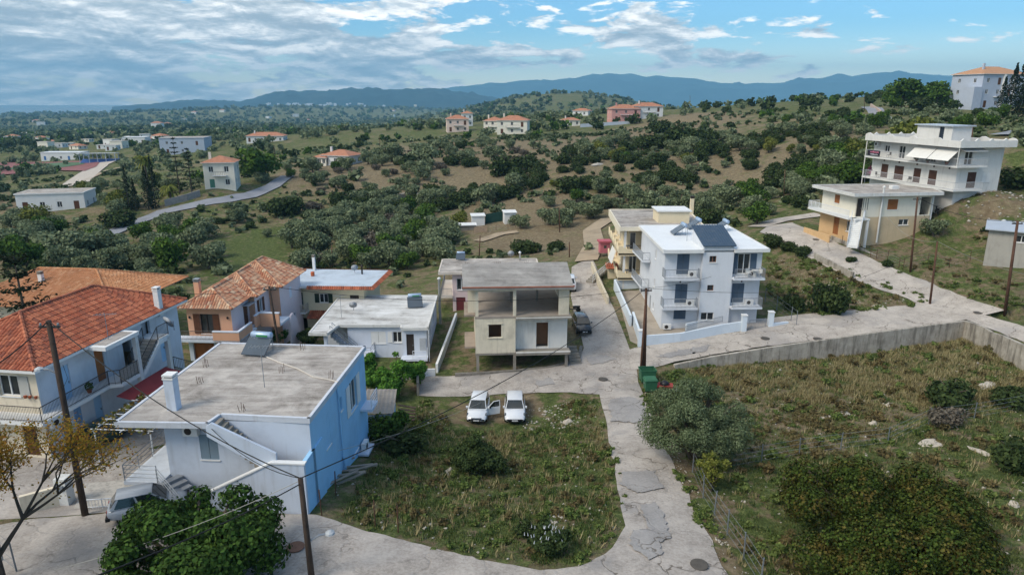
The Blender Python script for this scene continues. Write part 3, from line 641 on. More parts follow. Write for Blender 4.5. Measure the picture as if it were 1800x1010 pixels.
# ------------------------------------------------------------------ blue and white house in front
def blue_house():
    h = thing('house', 'blue-sided flat-roofed house with bare grey roof and outside stairs', 'house', (-20.4, 31.85, 0), -3.5)
    pale = M('shade_tinted_white_wall', '#ccd5e2', .85, .08, .6, .35, '#a3a6aa', .12); blue = M('sky_blue_wall', '#a0cdec', .8, .09, .5, .3, '#9dbdd4', .12); shut = slat_mat('blue_grey_shutter', '#8fa6b6', 7)  # pale: white paint with the lavender-blue of its shade mixed into the colour
    walls(h, [(1.9, 1.1), (9.8, 1.1), (9.8, 11.6), (1.9, 11.6)], .2, 7.74, pale,
          [(0, 1.85, 2.85, 5.44, 6.9, 'shut', shut), (1, 6.9, 8.3, 4.9, 6.9, 'open', WHITED, WHITED), (1, 2.2, 3.0, 5.0, 7.0, 'shut', blue), (1, 7.0, 8.0, 2.0, 3.9, 'shut', blue),
           (1, 4.4, 5.0, 1.9, 3.8, 'door', blue), (1, 4.95, 5.35, 6.0, 6.85, 'glass', blue), (3, 3, 4, 4.6, 6.8, 'door', shut), (3, 6, 7.2, 5.4, 6.8, 'shut', shut)], {1: blue})
    rp = [(0, 0), (4.87, .15), (5.04, 1.2), (9.87, 1.02), (9.9, 11.8), (-.2, 11.9)]
    flat_roof(h, rp, 8.0, M('roof_edge_white', '#c9ced6', .85, .06, .8, .3, '#8a8780'), ROOFC, .26, .05)
    # stair wing with terrace
    MB().side([(0, 2.6), (5.9, 2.6), (5.9, 6.15), (4.25, 6.15), (1.0, 4.45), (0, 3.95)], (4.0, -.35), (9.9, -.35), 0, -.22).build('stair_wall', pale, h)
    MB().hexa([(9.68, -.13, 2.6), (9.9, -.13, 2.6), (9.9, 1.35, 2.2), (9.68, 1.35, 2.2), (9.68, -.13, 6.15), (9.9, -.13, 6.15), (9.9, 1.35, 6.15), (9.68, 1.35, 6.15)]).build('side_wall', blue, h)
    MB().box(9.803, 1.0, .8, 9.9, 2.6, 6.15).build('side_wall', blue, h)
    m = MB(); m.side([(4.2, 6.15), (5.97, 6.15), (5.97, 6.23), (4.2, 6.23)], (4.0, -.4), (9.97, -.4), 0, -.32); m.side([(0, 3.95), (4.2, 6.15), (4.2, 6.23), (0, 4.03)], (4.0, -.4), (9.97, -.4), 0, -.32); m.build('wall_coping', WHITED, h)
    slab(h, [(8.0, -.13), (9.68, -.13), (9.68, 1.1), (8.0, 1.1)], 5.1, 5.28, 'terrace', M('terrace_floor', '#8b7a6a', .9, .2, 2))
    stairs(h, (8.1, -.05, 5.25), (5.1, -.05, 7.95), (0, 1), 1.05, 13, CONC)
    stairs(h, (4.0, -.1, 3.35), (7.9, -.1, 5.2), (0, 1), 1.0, 11, CONC)
    MB().side([(0, 7.45), (3.1, 5.55), (3.5, 5.55), (3.5, 6.6), (.3, 8.2), (0, 8.0)], (4.9, -.12), (8.5, -.12), 0, -.14).build('stair_parapet', pale, h)
    # left balcony with stairs down
    bal = slab(h, [(-.15, .2), (1.9, .2), (1.9, 10.6), (-.15, 10.6)], 4.3, 4.5, 'balcony', M('balcony_slab', '#cdd3db', .85, .05, 1, .25, '#8a8780'))
    railing(bal, [(1.7, .25, 4.5), (-.1, .25, 4.5), (-.1, 10.5, 4.5)], RAILG, .95, horiz=3)
    MB().box(.2, .6, 3, .7, 1.1, 4.3).build('pillar', pale, h); MB().box(.1, 6, 2.6, .6, 6.5, 4.3).build('pillar', pale, h)
    stairs(h, (4.1, -1.15, 3.3), (1.8, .25, 4.48), (.5, .86), 1.1, 7, M('stair_grey', '#8f9398', .85, .15, 2))
    railing(h, [(1.75, .15, 4.5), (4.05, -1.3, 3.35)], RAILG, .9, horiz=3)
    ac_unit(h, 3.5, .9, 6.95); ac_unit(h, 10.1, 9.6, 1.6, 90)
    slab(h, [(9.8, 8.9), (10.5, 8.9), (10.5, 10.4), (9.8, 10.4)], 1.45, 1.6, 'ledge', pale)
    chimney(h, 2.25, 1.75, 7.95, 9.75, .26, pale, WHITED)
    bk = slab(h, [(9.8, 10.0), (10.6, 10.0), (10.6, 11.5), (9.8, 11.5)], 4.1, 4.25, 'rear_balcony', pale); railing(bk, [(10.55, 10.0, 4.25), (10.55, 11.5, 4.25)], RAILW, .9, horiz=3)
    pipe = MB().path([(9.86, 5.6, 7.9), (9.88, 5.7, 7.0), (9.88, 5.75, 3.2), (9.88, 6.1, 2.2)], .05, 5); pipe.build('drainpipe', blue, h)
    steel = M('rusty_steel', '#5a4438', .8, .2, 5)
    for x, y in ((1.82, 5.06), (.9, 7.5), (5.9, 1.6), (5.93, 6.89), (5.8, 10.8), (9.2, 6.2)):
        for k in range(4): MB().tube((x + (k % 2) * .22, y + (k // 2) * .22, 7.95), (x + (k % 2) * .22 + rnd.uniform(-.08, .08), y + (k // 2) * .22 + rnd.uniform(-.08, .08), 8.0 + rnd.uniform(.35, .6)), .015, n=4).build('rebar', steel, h)
    MB().path([(4.0, 9.5, 8.05), (5.2, 8.6, 8.05), (6.8, 7.6, 8.05), (8.2, 6.4, 8.05), (9.4, 6.0, 8.05), (9.92, 5.7, 8.06)], .045, 5).build('roof_pipe', M('pale_pipe', '#c9c2b8', .8), h)
    for k in range(5): a = rnd.uniform(0, 3); MB().tube((8.6 + rnd.uniform(-.3, .5), .2 + rnd.uniform(0, .6), 5.32), (8.9 + rnd.uniform(-.3, .5), .5 + rnd.uniform(-.3, .4), 5.32 + rnd.uniform(0, .5)), .05, n=4).build('plank', M('old_plank', '#6e5645', .9, .2, 4), h)
    settle(h, 2.6); return h
blue_house()
# ------------------------------------------------------------------ house with the big orange tiled roof
def orange_house():
    h = thing('house', 'cream and white two-storey house under the big orange tiled hip roof', 'house', (-27.2, 36.2, 0), -8)
    cream = M('cream_wall', '#e2d6c0', .85, .08, .6, .4, '#ab9d86', .15); wht = M('shade_white_wall', '#d6dae0', .85, .08, .6, .35, '#a2a2a2', .15); bl = M('light_blue_door', '#a9cbe6', .7, .06, 1); lb = slat_mat('sky_blue_shutter', '#8fbce8', 5)
    walls(h, [(-8, .5), (-.5, .5), (-.5, 14.0), (-8, 14.0)], 2.2, 8.9, cream,
          [(0, 5.0, 6.3, 7.15, 8.45, 'open', WHITED, slat_mat('white_louvre', '#d8d8d2', 8)), (0, 2.0, 3.3, 7.15, 8.45, 'glass'), (0, 5.9, 6.8, 3.3, 5.5, 'door', WOOD), (0, 3.2, 4.4, 4.0, 5.3, 'glass'),
           (1, 1.75, 2.45, 6.12, 8.3, 'door', bl), (1, 4.6, 5.4, 6.12, 8.3, 'door', WOODO), (1, 9.3, 10.2, 6.9, 8.7, 'void'), (1, 11.0, 11.6, 5.0, 6.6, 'door', bl),
           (1, 1.0, 1.6, 4.1, 5.5, 'shut', lb), (1, 2.2, 2.8, 4.1, 5.55, 'shut', lb), (1, 3.9, 4.6, 3.3, 5.5, 'door', bl), (1, 7.2, 8.1, 6.15, 8.2, 'void')], {1: wht})
    MB().box(-2.5, 9.2, 6.7, -.9, 10.8, 8.7).build('inner_room', wht, h)
    hip_roof(h, -8.3, 0, 0, 14.6, 9.0, ((-4.1, 3.9, 11.1), (-4.1, 10.2, 11.1)), TILE_O)
    MB().box(-8.25, -.04, 8.86, .04, .06, 9.02).build('gutter', WHITED, h); MB().box(-.02, .06, 8.86, .04, 14.6, 9.02).build('gutter', WHITED, h)
    b = slab(h, [(-8, -.6), (.45, -.6), (.45, 4.9), (1.1, 5.2), (1.1, 7.3), (-.5, 7.3), (-.5, .5), (-8, .5)], 5.88, 6.1, 'balcony', WHITED)
    railing(b, [(-8, -.55, 6.1), (.4, -.55, 6.1), (.4, 4.9, 6.1)], RAILD, .95, .1, .013)
    bamboo = M('reed_screen', '#a39a90', .9, .25, 14)
    railing(b, [(.4, 4.9, 6.1), (1.05, 5.2, 6.1), (1.05, 7.2, 6.1)], RAILD, .95, .3); MB().quad((1.0, 5.2, 6.15), (1.0, 7.2, 6.15), (1.0, 7.2, 7.0), (1.0, 5.2, 7.0)).build('reed_screen', bamboo, b)
    cn = slab(h, [(-.5, 4.2), (1.15, 4.2), (1.15, 7.4), (-.5, 7.4)], 8.72, 8.98, 'porch_canopy', WHITED); MB().box(-.3, 4.5, 8.95, .95, 7.1, 8.992).build('canopy_top', ROOFC, cn)
    for y, zt in ((7.1, 8.72), (10.3, 7.6)): MB().box(.85, y - .14, 2.6, 1.13, y + .14, zt).build('column', WHITE, h)
    stairs(h, (.0, 7.3, 6.1), (.0, 9.3, 7.7), (1, 0), .95, 9, M('stair_beige', '#b5aca0', .85, .1, 2)); slab(h, [(-.5, 9.3), (1.1, 9.3), (1.1, 10.5), (-.5, 10.5)], 7.5, 7.7, 'landing', WHITED)
    MB().side([(0, 5.95), (2.0, 7.55), (3.2, 7.55), (3.2, 7.35), (2.1, 7.3), (0, 5.65)], (1.13, 7.3), (1.13, 10.5), 0, -.08).build('stair_string', WHITED, h)
    railing(h, [(1.05, 7.3, 6.1), (1.05, 9.3, 7.7), (1.05, 10.45, 7.7)], RAILD, .9, .12); railing(h, [(.0, 7.4, 6.1), (.0, 9.2, 7.65)], RAILD, .9, .12)
    stairs(h, (.2, 13.0, 3.6), (.2, 10.6, 5.0), (1, 0), .9, 8, CONC); railing(h, [(1.05, 13.0, 3.6), (1.05, 10.6, 5.0)], RAILD, .9, .2)
    chimney(h, -.35, 11.75, 8.6, 10.5, .2, WHITED, WHITED)
    red = M('red_canvas', '#7d2f33', .8, .1, 1)
    MB().hexa([(1.2, 4.4, 5.55), (3.0, 4.5, 5.15), (3.1, 9.4, 5.15), (1.2, 9.4, 5.55), (1.2, 4.4, 5.6), (3.0, 4.5, 5.2), (3.1, 9.4, 5.2), (1.2, 9.4, 5.6)]).build('awning', red, h)
    ac_unit(h, -.3, 1.05, 5.1, 90)
    for x in (-2.3, -2.0, -1.6): MB().lathe((x + 1.0, .36, 7.13), [(.07, 0), (.1, .16)], 8).build('flower_pot', M('terracotta', '#a0583a', .8), h)
    MB().path([(-.45, 2.2, 7.0), (-.2, 2.4, 7.6), (-.45, 2.5, 8.4)], .015, 4).build('cable', RAILD, h)
    settle(h, 3.0)
orange_house()
# tan roofed house behind it
def tan_house():
    h = thing('house', 'house showing only its long tan tiled roof behind the orange roof', 'house', (*P(120, 540, 4.5)[:2], 0), -6)
    walls(h, [(-11, 1), (1.5, 1), (1.5, 10), (-11, 10)], -2, 4.4, M('cream_wall', '#e6dac2'), [(0, 9, 10.2, 2, 3.4, 'glass')])
    hip_roof(h, -12.5, 4.6, 0, 13, 4.3, ((-8, 6.5, 6.6), (-1.5, 6.5, 6.6)), TILE_T)
    chimney(h, -6, 4.2, 5, 6.6, .2, WHITED)
    settle(h, -1.5)
tan_house()
# ------------------------------------------------------------------ peach villa with stepped tiled roofs
def peach_villa():
    h = thing('villa', 'peach villa with three stepped hipped tile roofs and brown shutters', 'villa', (-25.5, 59.2, 0), -3)
    pe = M('peach_wall', '#dba98a', .85, .06, .6, .12, '#b08a74'); lil = M('pale_pink_wall', '#d9cdd0', .85, .05, .6, .12, '#b5a5a5'); wt = M('blue_white_trim', '#d5dde8', .7, .05, 1)
    walls(h, [(-4.6, .7), (-.4, .7), (-.4, 4.5), (-4.6, 4.5)], -1.2, 5.45, pe, [(0, 1.2, 2.4, 2.95, 4.85, 'open', DKDOOR, WOOD), (0, .3, 2.3, .0, 2.05, 'door', WOODO), (1, 2.5, 3.5, 2.75, 4.9, 'door', WOOD)], {1: lil})
    walls(h, [(-4.6, 4.5), (.2, 4.5), (.2, 8), (-4.6, 8)], -1.2, 5.5, pe, [(1, .9, 1.7, 3.5, 4.9, 'open', WHITED, WOOD)], {1: lil})
    walls(h, [(-4.6, 8), (1.3, 8), (1.3, 14), (-4.6, 14)], -1.5, 5.5, pe, [(1, 2.6, 3.3, 3.6, 4.7, 'shut', wt), (1, 3.2, 4, .4, 1.6, 'glass', wt)], {1: lil})
    hip_roof(h, -5.2, .05, .1, 9, 5.5, ((-2.55, 1.9, 6.9), (-2.55, 7, 6.9)), TILE_P, name='roof')
    hip_roof(h, -5.2, .75, 3.95, 12, 5.55, ((-2.3, 6.6, 7.25), (-2.3, 10, 7.25)), TILE_P, name='roof')
    hip_roof(h, -5.2, 1.85, 7.5, 14.6, 5.55, ((-1.9, 10.3, 7.6), (-1.9, 12.2, 7.6)), TILE_P, name='roof')
    b = slab(h, [(-5.4, -.5), (.7, -.5), (.7, 4.2), (-.4, 4.2), (-.4, .7), (-5.4, .7)], 2.5, 2.72, 'balcony', wt)
    railing(b, [(-4.9, -.45, 2.72), (-1.75, -.45, 2.72)], RAILD, .85, .12); m = MB()
    m.box(-1.75, -.5, 2.5, .7, -.32, 3.5); m.box(.52, -.32, 2.5, .7, 2.4, 3.5); m.box(.52, 3.3, 2.5, .7, 4.4, 3.85); m.box(.7, 4.2, 2.5, 2.6, 4.4, 3.85); m.build('balcony_parapet', pe, b)
    m = MB(); m.box(-1.78, -.53, 3.5, .73, -.29, 3.6); m.box(.49, -.29, 3.5, .73, 2.4, 3.6); m.box(.5, 3.3, 3.85, .73, 4.42, 3.95); m.box(.73, 4.17, 3.85, 2.63, 4.43, 3.95); m.build('parapet_coping', wt, b)
    slab(h, [(.2, 4.4), (2.6, 4.4), (2.6, 7), (.2, 7)], 2.5, 2.7, 'landing', wt)
    MB().side([(0, -1), (2.6, -1), (2.6, .3), (1.6, 2.2), (.9, 2.9), (.3, 2.8), (0, 2.2)], (2.75, 6.6), (2.75, 9.2), 0, -.2).build('curved_stair_wall', lil, h)
    MB().box(-4.7, .55, -.1, -4.3, .7, 2.2).build('garage_frame', wt, h); MB().box(-2.3, .55, -.1, -1.95, .7, 2.2).build('garage_frame', wt, h); MB().box(-4.3, .55, 2.05, -2.3, .7, 2.25).build('garage_frame', wt, h)
    chimney(h, -4.5, 3.0, 5.4, 7.3, .24, pe, M('steel_cap', '#9aa0a6', .4, metal=.6))
    MB().box(-.35, 2.95, 4.95, .35, 4.4, 5.02).build('door_canopy', slat_mat('striped_canvas', '#b8bcc4', 3), h)
    for x in (-4.35, -.75): MB().lathe((x, .62, 4.4), [(.03, 0), (.09, .06), (.09, .2), (.03, .25)], 8).build('wall_lamp', DKDOOR, h)
    settle(h, -.6)
peach_villa()
# ------------------------------------------------------------------ cream house with blue-grey flat roof
def cream_house():
    h = thing('house', 'cream flat-roofed house with red tile trim and dark green shutters', 'house', (-23.8, 72.8, 0), -4)
    cr = M('pale_cream_wall', '#e3d8b8', .85, .05, .6, .1, '#b5aa90'); gr = slat_mat('green_shutter', '#2c4434', 8); lt = M('membrane_roof', '#b9c4cf', .7, .12, .5, 0, '#8b949c', .35)
    walls(h, [(-3, .7), (7.3, .7), (7.3, 7.4), (-3, 7.4)], -2.6, 3.75, cr, [(0, 5.2, 6.2, 1.95, 3.0, 'open', WHITED, gr), (0, 2.7, 3.3, 1.1, 3.1, 'door', gr), (0, 8.7, 9.7, 2.0, 2.9, 'shut', DKDOOR), (0, 2.3, 3.6, -1.9, .1, 'void'), (0, 7.6, 8.4, -.6, .2, 'glass')])
    r = flat_roof(h, [(-3.4, -.3), (8.35, .1), (8.45, 7.9), (-3.4, 7.9)], 4.0, WHITED, lt, .2)
    mb = MB(); tile_slope(mb, [(1.2, -.5, 3.75), (8.6, -.15, 3.75), (8.4, .15, 4.05), (1.2, -.15, 4.05)], .24, .4); tile_slope(mb, [(8.65, -.15, 3.75), (8.85, 8.0, 3.75), (8.45, 8.0, 4.05), (8.35, .15, 4.05)], .24, .5); tile_slope(mb, [(8.45, 8.2, 3.8), (-3.3, 8.2, 3.8), (-3.3, 7.8, 4.05), (8.45, 7.8, 4.05)], .24, .4)
    mb.build('roof_trim_tiles', TILE_O, r)['kind'] = 'stuff'
    b = slab(h, [(-1.2, -.4), (.9, -.4), (.9, .7), (-1.2, .7)], .9, 1.08, 'balcony', WHITED); railing(b, [(-1.2, -.35, 1.08), (.85, -.35, 1.08), (.85, .7, 1.08)], M('stone_baluster', '#cfc6b4', .8), .85, .16, .04)
    mb = MB(); tile_slope(mb, [(1.0, -.6, .4), (3.4, -.6, .4), (3.4, .69, .98), (1.0, .69, .98)], .24, .4); mb.build('porch_tiles', TILE_O, h)['kind'] = 'stuff'
    rb = slab(h, [(7.3, .9), (9.8, .9), (9.8, 3.2), (7.3, 3.2)], 1.0, 1.15, 'side_balcony', WHITED); railing(rb, [(7.3, .95, 1.15), (9.75, .95, 1.15), (9.75, 3.2, 1.15)], RAILG, .9, .12)
    chimney(h, 5.7, 5.8, 3.9, 4.9, .1, DKDOOR, steel=True); chimney(h, -.6, 7.3, 3.9, 5.6, .15, WHITED)
    settle(h, -1.8)
cream_house()
# ------------------------------------------------------------------ white single-storey house
def white_house():
    h = thing('house', 'low white single-storey house with peeling white flat roof', 'house', (-19.2, 61.2, 0), 2)
    wb = M('bluish_white_wall', '#d3dae6', .85, .05, .6, .15, '#a9adb2'); rf = roof_conc('peeling_white_roof', '#8e8b86', '#c4c3c0', '#dcdcdb')
    walls(h, [(3.0, 2.7), (8.5, 2.6), (8.5, 1.6), (10.9, 1.6), (11.05, 12.6), (.4, 12.8), (.4, 5), (3.0, 5)], -1.6, 2.3, wb,
          [(0, 2.3, 3.75, .5, 1.75, 'shut', WHITED), (0, 4.45, 5.35, .6, 1.72, 'open', WHITED, WHITED), (2, .4, 1.15, -.4, 1.8, 'door', DKDOOR), (3, 3, 4, .4, 1.5, 'glass'), (3, 7, 8, .4, 1.5, 'glass')])
    flat_roof(h, [(-.16, .14), (1.67, .0), (2.2, 2.45), (8.35, 2.3), (8.5, 1.25), (11.1, 1.3), (11.24, 12.75), (.15, 13.0)], 2.5, WHITE, rf, .22, .06)
    MB().box(1.2, .4, -1.2, 1.5, .7, 2.28).build('porch_column', wb, h); MB().box(10.2, 1.52, .1, 10.8, 1.595, 1.4).build('meter_box', M('grey_box', '#b4b8bd', .6), h)
    st = stairs(h, (4.0, 1.2, -.2), (1.6, 1.5, 1.9), (0, 1), .9, 9, M('grey_steps', '#9fa6b0', .8)); railing(h, [(4.0, 1.15, -.2), (1.6, 1.45, 1.9)], RAILG, .9, horiz=2); railing(h, [(4.0, 2.1, -.2), (1.6, 2.4, 1.9)], RAILG, .9, horiz=2)
    slab(h, [(4, 1.0), (5.6, 1.0), (5.6, 2.7), (4, 2.7)], -.4, -.2, 'landing', wb); railing(h, [(4.2, 1.05, -.2), (5.5, 1.05, -.2), (5.6, 2.6, -.2)], RAILG, .85, horiz=2)
    slab(h, [(8.4, .5), (11.0, .5), (11.0, 1.6), (8.4, 1.6)], -.6, -.42, 'doorstep', wb); railing(h, [(9.6, .55, -.42), (10.95, .55, -.42), (10.95, 1.5, -.42)], RAILW, .85, horiz=2)
    MB().tube((11.15, 1.2, -1.2), (11.15, 1.2, 2.3), .04).build('post', RAILW, h); chimney(h, 11.5, 12.0, -1, 4.6, .14, WHITED, steel=True)
    settle(h, -1.2)
white_house()
# ------------------------------------------------------------------ unfinished concrete building
def unfinished():
    h = thing('unfinished_building', 'unfinished concrete building on bare columns with open upper floor', 'building', (-3.25, 58.4, 0), 4)
    cc = M('bare_plaster', '#ddd3bd', .95, .1, .8, .35, '#8f8672', .25); wt = M('weathered_white', '#e4e1da', .9, .06, .8, .25, '#a59a85'); red = M('red_edge', '#8a5a48', .9, .2, 2); inn = M('inner_plaster', '#a08f7a', .95, .15, 1)
    for x in (.12, 3.5, 8.3):
        for y in (.15, 4.5, 8.6): MB().box(x - .13, y - .13, -1.2, x + .13, y + .13, 1.55).build('column', CONC, h)
    MB().prism([(-.1, 0), (8.5, 0), (8.5, 9), (-.1, 9)], 1.4, 1.6).build('floor_slab', CONC, h)
    walls(h, [(-.06, 0), (3.58, 0), (3.58, 8.9), (-.06, 8.9)], 1.55, 5.0, cc, [(0, 1.2, 2.35, 3.1, 4.35, 'void'), (3, 2, 3, 2, 4, 'void'), (2, .5, 2.5, 2.2, 4.2, 'void')])
    walls(h, [(3.6, .75), (8.42, .75), (8.42, 8.9), (3.6, 8.9)], 1.6, 4.9, wt, [(0, 1.95, 3.05, 1.8, 4.2, 'void'), (2, 1, 3, 2.2, 4.2, 'void')])
    m = MB(); e = ef((-.06, 0), (3.58, 0)); slab_on(m, e, 1.05, 2.5, 4.36, 4.44, 0, .06); slab_on(m, e, 1.08, 2.47, 3.02, 3.09, 0, .08); m.build('window_surround', cc, h)
    m = MB(); e = ef((3.6, .75), (8.42, .75)); slab_on(m, e, 1.83, 1.95, 1.6, 4.32, 0, .04); slab_on(m, e, 3.05, 3.17, 1.6, 4.32, 0, .04); slab_on(m, e, 1.95, 3.05, 4.2, 4.32, 0, .04); m.build('door_surround', wt, h)
    MB().box(.1, 2.0, 1.62, 8.3, 2.12, 4.85).build('inner_wall', M('brown_inner_wall', '#9a7358', .95, .15, 1), h)
    slab(h, [(3.6, -.35), (8.6, -.35), (8.6, .75), (3.6, .75)], 1.42, 1.66, 'balcony_slab', CONC); MB().box(3.6, -.36, 1.66, 8.6, -.3, 1.76).build('slab_edge', wt, h)
    slab(h, [(-.06, -.02), (8.6, -.02), (8.6, 9), (-.06, 9)], 4.9, 5.1, 'floor_slab', M('dusty_floor', '#a0958a', .95, .15, .8, 0, '#7a7066', .3)); slab(h, [(3.58, -.4), (8.6, -.4), (8.6, -.02), (3.58, -.02)], 4.86, 5.08, 'floor_slab', CONC)
    MB().box(3.6, -.41, 4.98, 8.62, -.39, 5.06).build('slab_edge', wt, h)
    for z in (5.0, 1.95):
        slab(h, [(-1.05, .4), (-.06, .4), (-.06, 4.6), (-1.05, 4.6)], z, z + .16, 'side_balcony', M('dusty_slab', '#9c8e80', .95, .2, 1))
    for x in (.1, 3.5):
        for y in (.15, 4.5, 8.6): MB().box(x - .14, y - .12, 5.1, x + .14, y + .12, 7.7).build('column', cc if y < 1 else CONC, h)
    MB().box(-.06, .0, 7.42, 3.65, .22, 7.7).build('beam', cc, h); MB().box(3.65, .02, 7.5, 8.5, .2, 7.72).build('beam', cc, h)
    MB().box(7.5, .1, 5.1, 8.45, .28, 7.5).build('wall_panel', cc, h); MB().box(8.25, .28, 5.1, 8.45, 8.9, 7.7).build('wall_panel', cc, h)
    MB().box(-.7, 1.1, 5.1, .0, 1.3, 7.7).build('wall_panel', cc, h); MB().box(5.9, 4.4, 5.1, 6.1, 4.6, 7.7).build('column', CONC, h)
    # pitched concrete roof slab
    gr = roof_conc('grey_roof_slab', '#77736f', '#94908b', '#aeaaa4')
    zr = 9.1; rf = MB().hexa([(-1.15, -.35, 7.7), (8.75, -.45, 7.66), (8.75, 3.9, zr - .25), (-1.15, 3.9, zr - .25), (-1.15, -.35, 7.88), (8.75, -.45, 7.84), (8.75, 3.9, zr), (-1.15, 3.9, zr)]).build('roof', gr, h)
    MB().hexa([(-1.15, 3.9, zr - .25), (8.75, 3.9, zr - .25), (8.75, 9.4, 7.6), (-1.15, 9.4, 7.6), (-1.15, 3.9, zr), (8.75, 3.9, zr), (8.75, 9.4, 7.8), (-1.15, 9.4, 7.8)]).build('rear_roof', gr, h)
    MB().hexa([(-1.17, -.38, 7.86), (8.77, -.48, 7.82), (8.77, -.34, 7.86), (-1.17, -.24, 7.9), (-1.17, -.38, 7.93), (8.77, -.48, 7.89), (8.77, -.34, 7.93), (-1.17, -.24, 7.97)]).build('eave_strip', red, rf)
    steel = M('rusty_steel', '#5a4438', .8, .2, 5)
    for x in (-.8, 2.1, 4.7, 7.8, 8.5):
        for k in range(3): MB().tube((x + k * .16, 3.85, zr - .05), (x + k * .16 + rnd.uniform(-.05, .05), 3.85, zr + rnd.uniform(.12, .25)), .014, n=4).build('rebar', steel, h)
    for k in range(7): MB().box(8.7, .2 + k * .32, -.2 - k * 0 + .0, 9.9 - k * .05, .2 + (k + 1) * .32, .0 + k * .2).build('step', CONC, h)
    settle(h, -.4)
unfinished()
def pink_house():
    h = thing('house', 'pale pink two-storey house half hidden behind the unfinished building', 'house', (-8.2, 77, 0), 2)
    pk = M('pale_pink_plaster', '#d8c3c3', .85, .05, .6, .12, '#b5a0a0')
    walls(h, [(1.2, .6), (11.5, .6), (11.3, 6.8), (1.2, 6.8)], -1.6, 4.2, pk, [(3, 4.6, 5.7, -.9, 1.4, 'door', M('maroon_door', '#6a2f33', .6)), (3, 4.5, 5.7, 2.0, 4.0, 'glass'), (0, .5, 1.6, 2.2, 3.6, 'glass'), (0, .4, 1.5, -.9, 1.3, 'door', M('maroon_door', '#6a2f33'))])
    flat_roof(h, [(-.4, .1), (11.6, .1), (11.6, 7.0), (-.4, 7.0)], 4.45, M('beige_edge', '#d3c8bc', .85), ROOFC, .25, .06)
    b = slab(h, [(-.2, .3), (1.2, .3), (1.2, 8), (-.2, 8)], 1.3, 1.5, 'balcony', M('beige_edge', '#d3c8bc')); railing(b, [(1.1, .35, 1.5), (-.15, .35, 1.5), (-.15, 7.9, 1.5)], RAILG, .95, .14)
    chimney(h, 9.4, 6, 4.5, 5.4, .12, WHITED, steel=True)
    settle(h, -1.2)
pink_house()
# ------------------------------------------------------------------ white apartment block
def apartment():
    h = thing('apartment_building', 'white three-storey apartment block with slate blue shutters and white flat roof', 'apartment building', (15.2, 66.1, 0), 2)
    wl = M('clean_white_wall', '#d6dae0', .8, .05, .5, .2, '#aeb1b5', .08); sb = slat_mat('slate_blue_shutter', '#5c7086', 8); rf = M('white_membrane', '#e3e6e8', .6, .04, .4, 0, '#b9bdc0', .15)
    walls(h, [(.2, .8), (3.9, .8), (3.9, .25), (7.0, .25), (7.0, .8), (10.1, .8), (10.3, 13.5), (.6, 13.3)], .0, 9.25, wl,
          [(0, 1.25, 2.5, 6.85, 8.95, 'shut', sb), (0, 1.25, 2.5, 3.82, 5.85, 'shut', sb), (0, 1.25, 2.5, 2.1, 3.1, 'shut', sb), (2, .65, 1.35, 8.2, 8.85, 'glass', M('brown_frame', '#7a5848', .7)), (2, .65, 1.3, 5.25, 5.85, 'glass', M('brown_frame', '#7a5848')),
           (2, .2, 1.55, 2.12, 2.95, 'glass'), (4, .65, 1.9, 6.85, 8.95, 'open', WHITED, sb), (4, .3, 1.55, 3.82, 5.85, 'shut', sb), (7, 8.0, 8.6, 7.5, 8.5, 'glass'), (7, 8.0, 8.6, 4.4, 5.3, 'glass'), (7, 8.1, 8.7, 1.9, 2.65, 'glass'), (7, 6.2, 7.0, 1.1, 3.0, 'door', M('grey_door', '#8a9096', .6))])
    flat_roof(h, [(-.2, .0), (3.9, .0), (3.9, .6), (7.0, .6), (7.0, .05), (10.6, .2), (10.9, 14.1), (.3, 13.9)], 9.5, WHITED, rf, .3, .05)
    mr = slat_mat('blue_metal_roof', '#3f5266', 0.01, .45)
    MB().prism([(3.95, .3), (6.95, .3), (6.95, 4.5), (3.95, 4.5)], 9.4, lambda x, y: 9.9 + (y - .3) * .28).build('stair_tower', wl, h)
    tr = MB().prism([(3.8, .1), (7.1, .1), (7.1, 4.7), (3.8, 4.7)], lambda x, y: 9.88 + (y - .3) * .28, lambda x, y: 9.96 + (y - .3) * .28).build('tower_roof', mr, h)
    for k in range(13): x = 3.85 + k * .27; MB().hexa([(x, .1, 9.9), (x + .05, .1, 9.9), (x + .05, 4.7, 11.18), (x, 4.7, 11.18), (x, .1, 9.945), (x + .05, .1, 9.945), (x + .05, 4.7, 11.24), (x, 4.7, 11.24)]).build('roof_seam', mr, tr)
    for z in (6.65, 3.62):
        b = slab(h, [(0, -.35), (3.55, -.35), (3.55, .8), (0, .8)], z - .2, z, 'balcony', wl); railing(b, [(.05, .8, z), (.05, -.3, z), (3.5, -.3, z), (3.5, .25, z)], RAILG, .95, .13)
        b = slab(h, [(7.0, -.35), (10.15, -.35), (10.15, .8), (7.0, .8)], z - .2, z, 'balcony', wl); railing(b, [(7.05, -.3, z), (10.1, -.3, z), (10.1, .75, z)], RAILG, .95, .13)
        sbx = slab(h, [(-.5, 7.5), (.35, 7.5), (.5, 13), (-.5, 13)], z - .15, z + .05, 'side_balcony', wl); railing(sbx, [(.3, 7.55, z), (-.45, 7.55, z), (-.45, 12.9, z)], RAILG, .95, .13)
    for x in (3.2, 9.3):
        for z in (6.67, 3.64): ac_unit(h, x - .2, .55, z)
    ac_unit(h, .75, .45, 1.15)
    for p in ((1.9, 9.05), (1.9, 5.98), (8.2, 9.05), (8.2, 5.98)): MB().lathe((p[0], .72, p[1]), [(.02, 0), (.08, .05), (.08, .18), (.02, .22)], 8).build('wall_lamp', DKDOOR, h)
    tbl = M('white_plastic', '#d9d9d6', .5)
    MB().lathe((9.3, .25, 6.65), [(.2, 0), (.05, .05), (.05, .65), (.35, .68), (.35, .71)], 10).build('balcony_table', tbl, h)
    settle(h, .8)
apartment()
